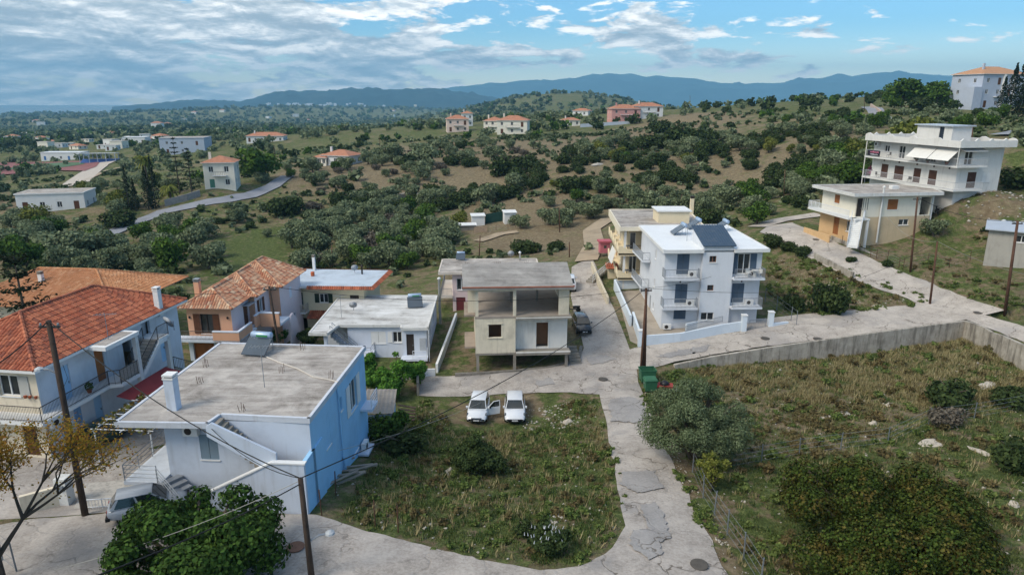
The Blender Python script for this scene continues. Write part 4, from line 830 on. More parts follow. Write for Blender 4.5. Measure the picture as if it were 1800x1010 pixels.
def apartment_rear():
    h = thing('apartment_building', 'cream apartment block with wavy balcony parapets behind the white one', 'apartment building', (13.3, 80.4, 0), 0)
    cr = M('warm_cream_wall', '#e2d3b4', .85, .05, .6, .12, '#b5a78c'); tl = M('teal_frame', '#7fb0b5', .7)
    walls(h, [(.7, .9), (9.5, .9), (10.5, 12.5), (.9, 12.5)], 0, 9.0, cr, [(0, 1.7, 2.8, 7.0, 8.4, 'glass', tl), (0, .3, 1.0, 6.3, 8.4, 'glass'), (0, .3, 1.2, 3.4, 5.5, 'glass'), (3, 2, 3, 6.3, 8.4, 'glass'), (3, 5, 6, 6.3, 8.4, 'glass'), (3, 2, 3.2, 3.4, 5.5, 'door', WOODO), (3, 6, 7, 3.4, 5.5, 'glass'), (3, 9.4, 10.6, 3.4, 5.5, 'glass')])
    flat_roof(h, [(-.6, -1.1), (9.6, -1.1), (10.8, 12.6), (.0, 12.6)], 9.3, M('cream_edge', '#e6dcc6', .8, .05), ROOFC, .35, .1)
    MB().side([(0, 8.5), (13.7, 8.5), (13.7, 9.4), (0, 9.4)], (.0, 12.6), (-.6, -1.1), .05, -.02).build('fascia', M('cream_edge', '#e6dcc6'), h)
    MB().box(4.6, 2.3, 9.2, 8.4, 5.6, 10.7).build('stair_head', cr, h); MB().box(4.4, 2.1, 10.7, 8.6, 5.8, 10.85).build('stair_head_roof', WHITED, h)
    for z in (6.2, 3.2):
        b = slab(h, [(-.6, -.9), (4.5, -.9), (4.5, .9), (.7, .9), (.9, 12.3), (.0, 12.3)], z - .2, z, 'balcony', cr)
        wave = [(0, 0)] + [(13.2, 0)] + [(13.2 - k * .3, .55 + .28 * math.cos(k * .3 * 2 * math.pi / 2.6)) for k in range(45) if 13.2 - k * .3 >= 0]
        MB().side([(t, z - .2 + (q + .2 if q else 0)) for t, q in wave], (.0, 12.3), (-.6, -.9), .0, -.15).build('wavy_parapet', cr, b)
        MB().side([(0, z - .3), (5.1, z - .3), (5.1, z + .45), (2.0, z + .45), (.9, z + .55), (.4, z + .85), (0, z + .9)], (-.6, -.9), (4.5, -.9), .0, -.15).build('front_parapet', cr, b)
        railing(b, [(.5, -.85, z + .3), (4.4, -.85, z + .3)], RAILD, .65, .14)
    for z0 in (6.0, 3.0, .2): MB().box(.05, -.6, z0, .3, -.35, z0 + 2.9).build('column', WHITED, h)
    stairs(h, (-3.2, 2.0, 1.8), (-.8, 4.8, 3.0), (-.7, .7), 1.1, 8, CONC); railing(h, [(-3.2, 2, 1.8), (-.8, 4.8, 3.0)], RAILW, .95, horiz=2)
    cv = M('white_canvas', '#dcdad5', .8, .05)
    MB().hexa([(-.65, 1.2, 5.95), (-.5, 5, 5.95), (-1.0, 5, 4.4), (-1.1, 1.2, 4.4), (-.62, 1.2, 5.98), (-.47, 5, 5.98), (-.97, 5, 4.43), (-1.07, 1.2, 4.43)]).build('awning', cv, h)
    chimney(h, 10.3, 8.8, 9.2, 11.4, .22, cr, DKDOOR); settle(h, 1.5)
    for k, (x, z) in enumerate(((.9, 6.25), (.9, 3.25))):
        t = thing('balcony_table', ('round table on the upper wavy-parapet balcony', 'covered table on the middle wavy-parapet balcony')[k], 'table', (13.3 + x - .3, 80.4 - .1, z))
        MB().lathe((0, 0, 0), [(.25, 0), (.05, .05), (.05, .68), (.45, .7), (.45, .74)], 12).build('table_top', M('dull_table', '#8d8f92', .6), t)
apartment_rear()
# ------------------------------------------------------------------ beige house with white stairs
def beige_house():
    h = thing('house', 'pale house with grey flat roof, orange shutters and white outside stairs', 'house', (42.36, 84.73, 0), 8)
    iv = M('ivory_wall', '#e6e0d0', .85, .04, .6, .15, '#b5aa94'); oc = M('ochre_wall', '#d4b083', .85, .06, .6, .15, '#a88055'); be = M('tan_base', '#c9b596', .85, .08, .6, .2, '#9a8a70'); os_ = slat_mat('orange_shutter', '#b0703f', 8)
    walls(h, [(1.2, .7), (11.6, .7), (11.8, 8.3), (1.2, 8.3)], 9.5, 12.2, iv, [(0, 4.2, 5.6, 10.4, 11.7, 'shut', os_), (0, .0, .75, 9.6, 11.9, 'door', DKDOOR), (3, 2.8, 3.9, 10.7, 11.8, 'shut', os_), (0, 8.8, 10.2, 9.6, 11.9, 'void')])
    walls(h, [(1.2, .7), (11.6, .7), (11.8, 8.3), (1.2, 8.3)], 5.6, 9.5, be, [(0, 6.1, 7.5, 8.35, 9.1, 'glass'), (3, 3.2, 4.4, 6.6, 8.9, 'door', os_), (3, 6.0, 6.8, 7.5, 8.8, 'glass')], {3: oc})
    flat_roof(h, [(.2, .0), (12.4, -.1), (14.0, 3.6), (13.0, 8.8), (.3, 9.6)], 12.5, WHITE, ROOFC, .3, .1)
    b = slab(h, [(-.1, .2), (1.2, .2), (1.2, 8.3), (1.6, 9.4), (-.1, 9.4)], 9.3, 9.5, 'balcony', WHITED); railing(b, [(-.05, .3, 9.5), (-.05, 9.35, 9.5), (1.5, 9.35, 9.5)], RAILW, .95, .18, .025)
    stairs(h, (-.3, -2.6, 6.4), (1.4, -.4, 9.45), (-.79, .61), 1.2, 15, WHITED); railing(h, [(-.3, -2.7, 6.4), (1.5, -.4, 9.5), (2.4, .65, 9.5)], RAILW, .95, .2, .03); railing(h, [(-1.25, -1.9, 6.4), (.4, .3, 9.5)], RAILW, .95, .2, .03)
    slab(h, [(.4, -.5), (2.4, -.5), (2.4, .7), (.4, .7)], 9.3, 9.5, 'landing', WHITED); MB().box(2.1, -.45, 5.8, 2.35, -.2, 9.3).build('pillar', WHITED, h); MB().box(.4, -.45, 5.8, .62, -.2, 9.3).build('pillar', WHITED, h)
    for x in (2.0, 2.3, 2.6): MB().box(x, .68, 10.4, x + .09, .705, 11.9).build('wall_slit', CONC, h)
    MB().box(11.5, .7, 6, 11.8, 1.0, 12.2).build('porch_column', WHITE, h); MB().lathe((4.4, .45, 0), [(.11, 6.2), (.11, 13.2), (.2, 13.2), (.2, 13.35), (.02, 13.5)], 10).build('flue', WHITE, h)
    MB().box(-.9, 2.5, 5.9, -.75, 8.5, 6.9).build('terrace_wall', oc, h)
    MB().box(8.2, 4.0, 12.5, 9.2, 4.7, 12.95).build('roof_box', WHITED, h); settle(h, 6.0)
beige_house()
# ------------------------------------------------------------------ large white three-storey building, upper right
def text_obj(txt, size, loc, rot, mat, parent, name='lettering', ext=.01):
    cu = bpy.data.curves.new(name, 'FONT'); cu.body = txt; cu.size = size; cu.extrude = ext; cu.align_x = 'CENTER'; cu.align_y = 'CENTER'; tmp = bpy.data.objects.new(name, cu); COL.objects.link(tmp); bpy.context.view_layer.update(); me = bpy.data.meshes.new_from_object(tmp.evaluated_get(bpy.context.evaluated_depsgraph_get())); bpy.data.objects.remove(tmp)
    o = link(name, me, mat, parent); o.location = loc; o.rotation_euler = rot; return o
def big_white():
    h = thing('apartment_building', 'large white block with long balconies, brown doors and canvas awnings', 'apartment building', (56.28, 87.3, 0), 11)
    wl = M('bright_white_wall', '#dddcd8', .8, .06, .5, .3, '#a8a49c', .1); br = slat_mat('brown_shutter', '#5a3a2c', 8)
    ds = [(12.3, 13.7), (9.2, 11.0), (6.0, 7.3), (3.2, 4.6)]; Lw = 15.8
    ops = [(3, Lw - b, Lw - a, 12.75, 14.7, 'shut', br) for a, b in ds] + [(3, Lw - 13.6, Lw - 12.6, 16.5, 17.4, 'glass'), (3, Lw - 10.7, Lw - 9.5, 15.75, 17.5, 'glass'), (3, 8, 9, 15.75, 17.5, 'glass'), (3, 11, 12, 15.75, 17.5, 'glass'),
           (0, 1.7, 3.0, 12.75, 14.8, 'shut', br), (1, .9, 2.1, 13.5, 14.7, 'shut', WHITED), (0, .8, 2.0, 15.75, 17.6, 'glass')]
    walls(h, [(1.3, 1.2), (4.4, 1.2), (7.9, 1.2), (7.9, 17), (1.3, 17)], 9.2, 18.3, wl, [(o[0] if o[0] != 3 else 4, *o[1:]) for o in ops])
    for z in (12.7, 15.7):
        b = slab(h, [(0, 0), (4.6, 0), (4.6, 1.2), (1.3, 1.2), (1.3, 17.2), (0, 17.2)], z - .2, z, 'balcony', wl); railing(b, [(4.5, .05, z), (.05, .05, z), (.05, 17.1, z)], M('pale_rail', '#b9bcc0', .5), .95, .16, .014)
    slab(h, [(-.1, -.1), (8.3, -.1), (8.3, 17.4), (-.1, 17.4)], 18.0, 18.2, 'roof', ROOFC)
    def par(a, b, nm):
        L = math.dist(a, b); top = []; n = int(L / .35)
        for k in range(n + 1): t = L * (1 - k / n); ph = (t / L * 4) % 1; top.append((t, 18.85 + (.28 * math.sin(min(1, ph / .3) * math.pi) if ph < .3 else 0)))
        MB().side([(0, 18.0), (L, 18.0)] + top, a, b, .02, -.18).build(nm, wl, h)
    par((-.1, 17.4), (-.1, -.1), 'parapet'); par((-.1, -.12), (8.3, -.12), 'parapet'); par((8.3, -.1), (8.3, 17.4), 'parapet'); par((8.3, 17.42), (-.1, 17.42), 'parapet')
    walls(h, [(3, 4.8), (6, 4.8), (6, 11.0), (3, 11.0)], 18.2, 20.4, wl, [(3, 4.0, 4.8, 18.25, 20.3, 'door', M('navy_door', '#2b3440', .5))], name='roof_house_wall'); slab(h, [(2.7, 4.5), (6.3, 4.5), (6.3, 11.3), (2.7, 11.3)], 20.4, 20.55, 'roof_house_top', M('membrane_roof', '#b9c4cf'))
    cv = M('white_canvas', '#dcdad5', .8, .05); 
    for a, b in ((.6, 4.1), (4.2, 7.9)): MB().hexa([(.9, a, 18.0), (.9, b, 18.0), (-.9, b, 16.35), (-.9, a, 16.35), (.93, a, 18.04), (.93, b, 18.04), (-.87, b, 16.39), (-.87, a, 16.39)]).build('awning', cv, h)
    MB().hexa([(.9, 1.1, 17.9), (4.3, 1.1, 17.9), (4.3, .0, 17.5), (.9, .0, 17.5), (.9, 1.1, 17.95), (4.3, 1.1, 17.95), (4.3, .0, 17.55), (.9, .0, 17.55)]).build('awning', cv, h)
    MB().tube((.05, 17.1, 9.5), (.05, 17.1, 18.0), .07).build('post', wl, h); MB().tube((.05, .1, 15.7), (.05, .1, 18.0), .05).build('post', wl, h)
    bn = MB().box(-.03, 14.0, 15.85, .0, 16.6, 16.65).build('banner', M('dark_banner', '#2a2430', .6), h); 
    pr = MB(); xx = 14.25
    for k in range(9): wd = rnd.uniform(.1, .22); pr.box(-.045, xx, 16.28, -.032, xx + wd, 16.28 + rnd.uniform(.16, .26)); xx += wd + .06
    pr.build('red_print', M('banner_red', '#c87890', .6), bn); pr = MB(); xx = 14.4
    for k in range(8): wd = rnd.uniform(.08, .2); pr.box(-.045, xx, 15.98, -.032, xx + wd, 15.98 + rnd.uniform(.1, .16)); xx += wd + .06
    pr.build('white_print', M('banner_white', '#d0d2d8', .6), bn)
    text_obj('O TO S', .55, (1.28, 5.6, 15.05), (R(90), 0, R(-90)), M('sign_grey', '#6f6f72', .6), h)
    for y in (14.4, 11.4, 8.0, 5.0, 2.4): MB().lathe((1.22, y, 15.1), [(.02, 0), (.1, .06), (.1, .2), (.02, .26)], 8).build('wall_lamp', DKDOOR, h)
    ac_unit(h, 1.1, 16.2, 17.2, -90)
    settle(h, 10.5)
big_white()
def shed():
    h = thing('shed', 'grey block shed with flat pale metal roof beside the upper field', 'shed', (54.6, 77.0, 0), -35)
    walls(h, [(0, 0), (5.5, 0), (5.5, 5), (0, 5)], 4.0, 9.6, M('block_wall', '#a8a49c', .9, .08, .8, .25, '#77736a'), [(0, 2.6, 3.6, 8.4, 9.2, 'glass'), (0, 4.2, 5.2, 7.5, 9.4, 'door', DKDOOR)])
    MB().prism([(-.4, -.5), (6, -.5), (6, 5.5), (-.4, 5.5)], lambda x, y: 9.6 + y * .04, lambda x, y: 9.72 + y * .04).build('roof', M('pale_metal_roof', '#b4bcc6', .5, .06, .5), h); settle(h, 7.5)
shed()
# ------------------------------------------------------------------ houses farther off
TILE_F = M('far_roof_tiles', '#b07a60', .9, .2, 1.2)
def villa(name, label, px, py, wx, wy, hh, ang, wall, roof='hip', wins=3, storeys=2, group=None, cat='house', rmat=None, chim=True, base=None, trim=None):
    g = base or G(px, py, base_h); h = thing(name, label, cat, (g[0], g[1], g[2] - .3), ang, group)
    zt = hh + .3; ops = []; sh = hh / storeys
    for s in range(storeys):
        for k in range(wins):
            c = wx * (k + .5) / wins; ops.append((0, c - .55, c + .55, .3 + s * sh + .9, .3 + s * sh + 2.3, 'glass', WHITED) if (k + s) % 3 else (0, c - .6, c + .6, .3 + s * sh + .2, .3 + s * sh + 2.4, 'shut', trim or WOOD))
        for k in range(2): c = wy * (k + .5) / 2; ops.append((3, c - .5, c + .5, .3 + s * sh + .9, .3 + s * sh + 2.2, 'glass', WHITED)); ops.append((1, c - .5, c + .5, .3 + s * sh + .9, .3 + s * sh + 2.2, 'glass', WHITED))
    walls(h, [(-wx / 2, 0), (wx / 2, 0), (wx / 2, wy), (-wx / 2, wy)], -1.5, zt, wall, ops)
    if roof == 'hip':
        d = min(wx, wy) / 2; o = .5; A, B, C, D = (-wx / 2 - o, -o, zt), (wx / 2 + o, -o, zt), (wx / 2 + o, wy + o, zt), (-wx / 2 - o, wy + o, zt); rz = zt + d * .42
        ra, rb = ((-wx / 2 + d, wy / 2, rz), (wx / 2 - d, wy / 2, rz)) if wx >= wy else ((0, d, rz), (0, wy - d, rz)); m = MB(); i = m.pts([A, B, C, D, ra, rb])
        m.f += [(i, i + 1, i + 5, i + 4), (i + 1, i + 2, i + 5), (i + 2, i + 3, i + 4, i + 5), (i + 3, i, i + 4)] if wx >= wy else [(i, i + 1, i + 4), (i + 1, i + 2, i + 5, i + 4), (i + 2, i + 3, i + 5), (i + 3, i, i + 4, i + 5)]
        m.f.append((i + 3, i + 2, i + 1, i)); m.build('roof', rmat or TILE_F, h); MB().box(-wx / 2 - o, -o, zt - .12, wx / 2 + o, wy + o, zt - .004).build('eaves', WHITED, h)
        if chim: MB().box(-wx * .3 - .3, wy * .3, zt, -wx * .3 + .3, wy * .3 + .6, rz + .9).build('chimney', wall, h)
    else: flat_roof(h, [(-wx / 2 - .2, -.2), (wx / 2 + .2, -.2), (wx / 2 + .2, wy + .2), (-wx / 2 - .2, wy + .2)], zt + .1, wall, rmat or ROOFC, .3)
    if storeys > 1 and wx < 20:
        b = MB().box(-wx * .2, -1.1, .3 + sh - .1, wx * .25, 0, .3 + sh + .08).build('balcony', WHITED, h); railing(b, [(-wx * .2, -1.05, .38 + sh), (wx * .25, -1.05, .38 + sh)], RAILD, .95, .4, .03)
    return h
CRV = M('far_cream', '#e2dccd', .85, .04); PKV = M('far_pink', '#dfc8ba', .85, .04); WTV = M('far_white', '#dcdcda', .85, .03); RDV = M('far_red', '#cf9a92', .85, .04); BLV = M('far_bluegrey', '#aeb8c6', .8, .05)
villa('villa', 'tall cream villa with orange hip roof and green door on the slope', 388, 331, 7.5, 7.5, 6.6, 12, CRV, wins=2, trim=M('green_paint', '#4e8070', .7))
villa('house', 'low white house with orange roof on the brown hillside', 590, 291, 10, 8, 3.2, -20, WTV, storeys=1)
villa('house', 'small cream annexe beside the low hillside house', 562, 292, 5, 5, 2.8, -20, CRV, storeys=1, chim=False)
villa('villa', 'pinkish villa with orange roof, left of the ridge pair', 805, 232, 11, 9, 6.4, 8, PKV)
villa('villa', 'small blue-white villa just behind the pinkish ridge villa', 822, 222, 6, 6, 7.0, 8, WTV, wins=2)
villa('villa', 'cream villa with orange roof and tall chimney on the ridge', 866, 233, 9, 9, 5.5, -12, CRV)
villa('villa', 'cream two-storey villa with double orange roof beside the ridge trees', 900, 236, 14, 10, 6.2, -8, CRV)
villa('villa', 'rose red villa with wide orange roofs on the skyline ridge', 1100, 213, 15, 10, 6.2, 6, RDV)
villa('villa', 'white wing with orange roof joined to the rose red villa', 1140, 208, 15, 9, 6.0, 6, WTV)
villa('house', 'low orange-roofed outbuilding at the end of the ridge wall', 1004, 222, 9, 6, 3.0, 4, CRV, storeys=1)
villa('building', 'long white building with orange roof in the valley trees', 466, 250, 20, 9, 3.4, 4, WTV, storeys=1, wins=6, cat='building')
villa('house', 'white flat-roofed house in the lower valley orchard', 92, 371, 15, 9, 4.4, 14, WTV, 'flat', storeys=1, wins=4)
villa('warehouse', 'pale grey modern box building beyond the meadow', 322, 270, 22, 16, 8.0, 10, BLV, 'flat', wins=3, cat='building')
villa('sports_hall', 'white sports building with blue trim beside the pitch', 108, 282, 22, 9, 4.4, 2, WTV, 'flat', storeys=1, wins=5, cat='building', trim=M('blue_trim', '#3a6ea8', .6), rmat=M('white_sheet', '#d8dce0', .6))
def grandstand():
    g = G(172, 287, base_h); h = thing('grandstand', 'open stand with white roof on posts beside the running track', 'grandstand', g, 10)
    MB().prism([(-9, 0), (9, 0), (9, 6), (-9, 6)], lambda x, y: 5.0 - y * .06, lambda x, y: 5.3 - y * .06).build('roof', M('white_sheet', '#d8dce0'), h)
    for x in (-8.5, -4, 0, 4, 8.5): MB().box(x - .15, 5.3, -1, x + .15, 5.6, 5).build('post', BLV, h); MB().box(x - .12, .3, -1, x + .12, .55, 4.9).build('post', BLV, h)
    for k in range(4): MB().box(-9, 1.5 + k, -1, 9, 2.5 + k, .5 + k * .45).build('step', M('blue_seats', '#5a78b0', .7), h)
grandstand()
villa('barn', 'white and blue shed roofed building far across the valley', 236, 252, 16, 10, 4.5, 5, WTV, 'flat', storeys=1, wins=4, cat='building', rmat=M('white_sheet', '#d8dce0'))
def mansion():
    g = G(1758, 190, base_h); h = villa('villa', 'tall blue-grey mansion with orange roof on the hilltop by cypresses', 1758, 190, 18, 12, 10.8, 14, M('blue_grey_stucco', '#b3bccb', .8, .04), wins=4, storeys=3, base=g, rmat=M('tan_roof', '#b58a6a', .9, .1, 1))
    MB().box(-12.5, -.6, -1.5, -9.002, 5, 7.0).build('wing', M('blue_grey_stucco', '#b3bccb'), h); MB().box(-1, -.6, -1, -.2, -.003, 10.9).build('pilaster', WHITED, h); MB().box(3.5, -.6, -1, 4.3, -.003, 10.9).build('pilaster', WHITED, h)
mansion()
FARS = [(62,216),(72,221),(216,248),(226,246),(240,244),(255,246),(70,252),(76,262),(20,245),(15,247),(275,226),(320,212),(300,237),(190,240),(205,238),(262,250),(275,251),(180,262),(190,258),(195,265),(205,262),(100,260),(115,258),(345,215),(430,216),(470,208),(520,205),(340,200),(390,198),(540,214),(690,196),(700,192),(730,187),(690,206),(1020,204),(150,250),(130,263),(45,240),(86,255),(290,222)]
for k, (px, py) in enumerate(FARS):
    g = G(px, py); d = math.hypot(g[0], g[1]); s = min(1.6, max(.8, d / 900))
    villa('far_house', 'tiny pale house scattered among trees in the far valley', px, py, rnd.uniform(8, 13) * s, rnd.uniform(7, 10) * s, rnd.choice((3.2, 4, 6.2)) * s, rnd.uniform(-30, 30), rnd.choice((WTV, WTV, CRV)), rnd.choice(('hip', 'flat')), 2, 1, 'small far valley houses', base=g, chim=False)
# a white hill town under the far blue hill
for k in range(44):
    t = rnd.gauss(0, 1); px = 555 + t * 45; py = 181.5 + rnd.uniform(-1.5, 2) + abs(t) * .4; D = 5750 - (py - 178) * 50; u = (px - 900) / 1200
    hh = rnd.uniform(1, 5); ww = rnd.uniform(5, 12); z = CAMZ + (173 - py) / 1200 * D
    o = MB().hexa([(u * D - ww, D, z - 12), (u * D + ww, D, z - 12), (u * D + ww, D + 15, z - 12), (u * D - ww, D + 15, z - 12), (u * D - ww, D, z + hh), (u * D + ww, D, z + hh), (u * D + ww, D + 15, z + hh), (u * D - ww, D + 15, z + hh)]).build('town_house', WTV)
    tag(o, 'tiny white house of the hill town under the far blue hill', 'house', 'hill town houses')
# ------------------------------------------------------------------ garden walls, fences, street furniture
def wall_run(name, label, pts, top, bot, th, mat, cat='wall', cap=None, group=None):   # pts [(x,y)], top per point
    c = pts[0]; h = thing(name, label, cat, (c[0], c[1], bot[0]), 0, group)
    for k in range(len(pts) - 1):
        a, b = pts[k], pts[k + 1]; L = math.dist(a, b); nx, ny = (b[1] - a[1]) / L * th / 2, -(b[0] - a[0]) / L * th / 2; f = lambda p, z, s: (p[0] + nx * s - c[0], p[1] + ny * s - c[1], z - bot[0])
        zt = (top[k], top[k + 1]); zb = (bot[k], bot[k + 1])
        MB().hexa([f(a, zb[0], 1), f(b, zb[1], 1), f(b, zb[1], -1), f(a, zb[0], -1), f(a, zt[0], 1), f(b, zt[1], 1), f(b, zt[1], -1), f(a, zt[0], -1)]).build('wall_section', mat, h)
        if cap: MB().hexa([f(a, zt[0], 1.25), f(b, zt[1], 1.25), f(b, zt[1], -1.25), f(a, zt[0], -1.25), f(a, zt[0] + .06, 1.25), f(b, zt[1] + .06, 1.25), f(b, zt[1] + .06, -1.25), f(a, zt[0] + .06, -1.25)]).build('coping', cap, h)
    return h
def stain_mat():
    t = NT('stained_concrete'); c = t.ramp(t.noise(1.2, 7, .7), [(.3, lin('#8f887d')), (.5, lin('#a9a297')), (.7, lin('#bdb6aa'))]); c = t.mix(t.rng(t.noise(1, 5, .65, (1.7, 1.7, .22)), .47, .66, 0, .65), c, lin('#5a544c')); c = t.mix(t.rng(t.noise(1, 4, .65, (5, 5, .5), off=(4, 2, 1)), .58, .72, 0, .5), c, lin('#48423c')); t.bump(t.noise(14, 4), .2, .02); return t.fin(c, .95, 0, .1)
STAIN = stain_mat()
def dense(pts, n):
    out = []
    for a, b in zip(pts, pts[1:]):
        for k in range(n): out.append(tuple(a[i] + (b[i] - a[i]) * k / n for i in range(3)))
    return out + [pts[-1]]
w1 = dense(WALL, 3); wall_run('retaining_wall', 'long streaked concrete retaining wall under the road', [(p[0], p[1]) for p in w1], [p[2] + .16 for p in w1], [p[2] - 2.6 for p in w1], .3, STAIN)
w2 = dense(WALL2, 3); wall_run('retaining_wall', 'crumbling concrete wall turning downhill from the road bend', [(p[0], p[1]) for p in w2], [p[2] + .3 + rnd.uniform(-.12, .1) for p in w2], [p[2] - 2.6 for p in w2], .35, STAIN)
PW = M('blue_white_garden_wall', '#d3dde6', .8, .05, .6, .15, '#a5aaae')
def Wp(pts): return [P(*p)[:2] for p in pts]
def yard_front():
    pix = [(1125, 613, .35), (1195, 601, .8), (1195, 601, .8), (1268, 588, 1.1), (1268, 588, 1.1), (1310, 582, 1.3)]
    p = Wp(pix); wall_run('garden_wall', 'stepped white garden wall along the road below the white block', [p[0], p[1], p[3], p[5]], [1.7, 1.75, 2.2, 2.4], [-.4, 0, .4, .6], .25, PW)
    for (px, py, z, hh, lb) in ((1125, 613, .35, 2.1, 'square white gatepost at the corner of the stepped garden wall'), (1306, 584, 1.25, 2.0, 'white gatepost beside the grey railing gate'), (1353, 578, 1.35, 2.0, 'white gatepost on the uphill side of the railing gate')):
        x, y = P(px, py, z)[:2]; o = thing('gatepost', lb, 'gatepost', (x, y, z - .4)); MB().box(-.24, -.24, 0, .24, .24, hh + .2).build('post', PW, o); MB().box(-.29, -.29, hh + .2, .29, .29, hh + .3).build('cap', WHITED, o)
    a, b = P(1310, 583, 1.3), P(1350, 579, 1.35); g = thing('gate', 'grey railing gate between white gateposts', 'gate', (a[0], a[1], 1.15)); railing(g, [(.3, 0, .05), (b[0] - a[0] - .3, b[1] - a[1], .1)], RAILG, 1.3, .16, .018, name='gate_bars')
    p = Wp([(1355, 578, 1.4), (1384, 573, 1.5)]); wall_run('garden_wall', 'short white wall end uphill of the railing gate', p, [2.0, 2.0], [.6, .7], .25, PW)
    p = [P(1125, 611, .4)[:2], P(1112, 568, .9)[:2]]; wall_run('garden_wall', 'white wall section running up the lane to the corner post', p, [1.8, 2.2], [-.4, .1], .22, PW)
    p = [P(1108, 575, .9)[:2], P(1080, 509, 1.6)[:2]]; wall_run('garden_wall', 'long white wall up the lane beside the white block', p, [2.2, 2.9], [.0, .6], .22, PW)
    p = [P(1080, 509, 1.6)[:2], P(1133, 509, 1.6)[:2]]; wall_run('garden_wall', 'white wall between the two apartment yards', p, [2.9, 2.9], [.6, .6], .22, PW)
    p = [P(1203, 600, .8), P(1268, 585, 1.1)]; f = thing('railing_fence', 'grey railing on top of the stepped garden wall', 'railing', (p[0][0], p[0][1], 1.78)); railing(f, [(0, .02, 0), (p[1][0] - p[0][0], p[1][1] - p[0][1] + .02, .5)], RAILG, .6, .14, .015)
    a = [P(1205, 583, 1.0), P(1278, 566, 1.35), P(1278, 558, 1.4)]; wall_run('planter_wall', 'low white wall around the raised yard in front of the white block', [q[:2] for q in a], [1.9, 2.2, 2.3], [.6, .9, 1], .2, PW)
    drape('courtyard', GP([(1108, 600), (1083, 512), (1130, 510), (1160, 578), (1290, 560), (1345, 560), (1345, 575), (1200, 598), (1130, 610)], base_h), M('yard_concrete', '#a79c8e', .95, .15, .6, 0, '#6e675c', .3), .04)
yard_front()
wall_run('garden_wall', 'narrow white wall between the low white house and the grass strip', Wp([(768, 655, -.8), (792, 590, -.6), (802, 562, -.5)]), [.1, .25, .35], [-1.6, -1.5, -1.4], .22, WHITED)
wall_run('road_kerb_wall', 'low rough stone kerb wall in front of the unfinished building', Wp([(800, 661, -.6), (850, 659, -.5), (905, 655, -.4), (960, 649, -.2), (1000, 640, 0), (1017, 631, .2), (1022, 612, .4)]), [-.3, -.2, -.1, .05, .25, .45, .7], [-1.4] * 7, .3, M('rough_stone', '#7f7a72', .95, .25, 3, bump=.5))
wall_run('garden_wall', 'white rendered wall below the citrus garden', Wp([(655, 672, -.6), (735, 662, -.75), (765, 660, -.8)]), [.2, .0, -.1], [-1.5] * 3, .2, WHITED)
wall_run('concrete_wall', 'grey concrete wall end beside the lane and citrus garden', Wp([(735, 696, -.8), (736, 665, -.8)]), [.5, .6], [-1.5] * 2, .2, CONC)
wall_run('garden_wall', 'cream boundary wall at the foot of the lane stairs', Wp([(1040, 470, 2.2), (1052, 500, 1.8), (1068, 535, 1.4)]), [3.0, 2.7, 2.3], [1.2, .9, .5], .25, M('stained_cream_wall', '#cfc4ad', .9, .12, .8, .5, '#857c6c', .2))
wall_run('garden_wall', 'white boundary wall between the pale house and the big white block', Wp([(1646, 365, 9.2), (1672, 375, 9), (1703, 383, 8.6)]), [10.8, 10.4, 10.0], [7.5, 7.5, 7.5], .3, WHITED)
wall_run('garden_wall', 'grey block wall continuing downhill from the white boundary wall', Wp([(1703, 383, 8.6), (1740, 388, 8.4)]), [9.8, 9.6], [7.2, 7.2], .3, CONC)
wall_run('stone_wall', 'stone terrace wall above the far country road', [G(290, 362, base_h)[:2], G(330, 352, base_h)[:2], G(352, 345, base_h)[:2]], [G(290, 362, base_h)[2] + 1.5, G(330, 352, base_h)[2] + 1.6, G(352, 345, base_h)[2] + 1.6], [G(290, 362, base_h)[2] - 1] * 3, .5, M('rough_grey_stone', '#8d8b88', .95, .2, 2))
wall_run('road_wall', 'pale parapet wall along the hilltop road', [G(1530, 190, base_h)[:2], G(1545, 200, base_h)[:2], G(1556, 210, base_h)[:2]], [G(1530, 190, base_h)[2] + 1.6, G(1545, 200, base_h)[2] + 1.4, G(1556, 210, base_h)[2] + 1.2], [15] * 3, .4, M('pinkish_wall', '#c0aa9c', .9))
wall_run('road_wall', 'long pale wall below the rose red villa', [G(1020, 224, base_h)[:2], G(1065, 221, base_h)[:2], G(1120, 216, base_h)[:2]], [G(1020, 224, base_h)[2] + 1.6, G(1065, 221, base_h)[2] + 1.6, G(1120, 216, base_h)[2] + 1.0], [4] * 3, .4, BLV)
wall_run('kerb_wall', 'low concrete edge on the downhill side of the upper road', Wp([(1432, 452, 5), (1465, 468, 4.5), (1500, 484, 4.1)]), [5.6, 5.0, 4.5], [3.5, 3.2, 3], .25, STAIN)
wall_run('kerb_wall', 'concrete retaining edge on the uphill side of the upper road', Wp([(1460, 427, 5.6), (1500, 442, 5.2), (1555, 463, 4.5)]), [6.6, 6.1, 5.0], [4.5, 4.2, 3.5], .25, STAIN)
# paved forecourt and fence by the blue house
drape('forecourt', GP([(130, 895), (150, 850), (215, 845), (280, 850), (330, 880), (200, 890)], base_h), M('crazy_paving', '#b5b0a8', .9, .25, 4), .06)
drape('alley', [P(a, b, 3.0) for a, b in [(-120, 935), (-120, 800), (60, 780), (215, 700), (300, 680), (345, 690), (310, 760), (240, 850), (330, 900), (190, 907), (60, 918)]], ROAD, .03)
g = P(145, 893, 3.35); f = thing('fence', 'low white curled metal fence around the paved forecourt', 'fence', (g[0], g[1], 3.3)); railing(f, [(0, 0, 0), (1.0, .1, 0), (2.0, .25, 0)], RAILW, .55, .16, .014)
g = P(117, 880, 3.3); gp = thing('gatepost', 'white rendered gatepost with grey mailbox at the alley', 'gatepost', (g[0], g[1], 3.0)); MB().box(-.3, -.3, 0, .3, .3, 1.75).build('post', WHITE, gp); MB().box(-.18, -.36, 1.1, .18, -.3, 1.4).build('mailbox', RAILG, gp)
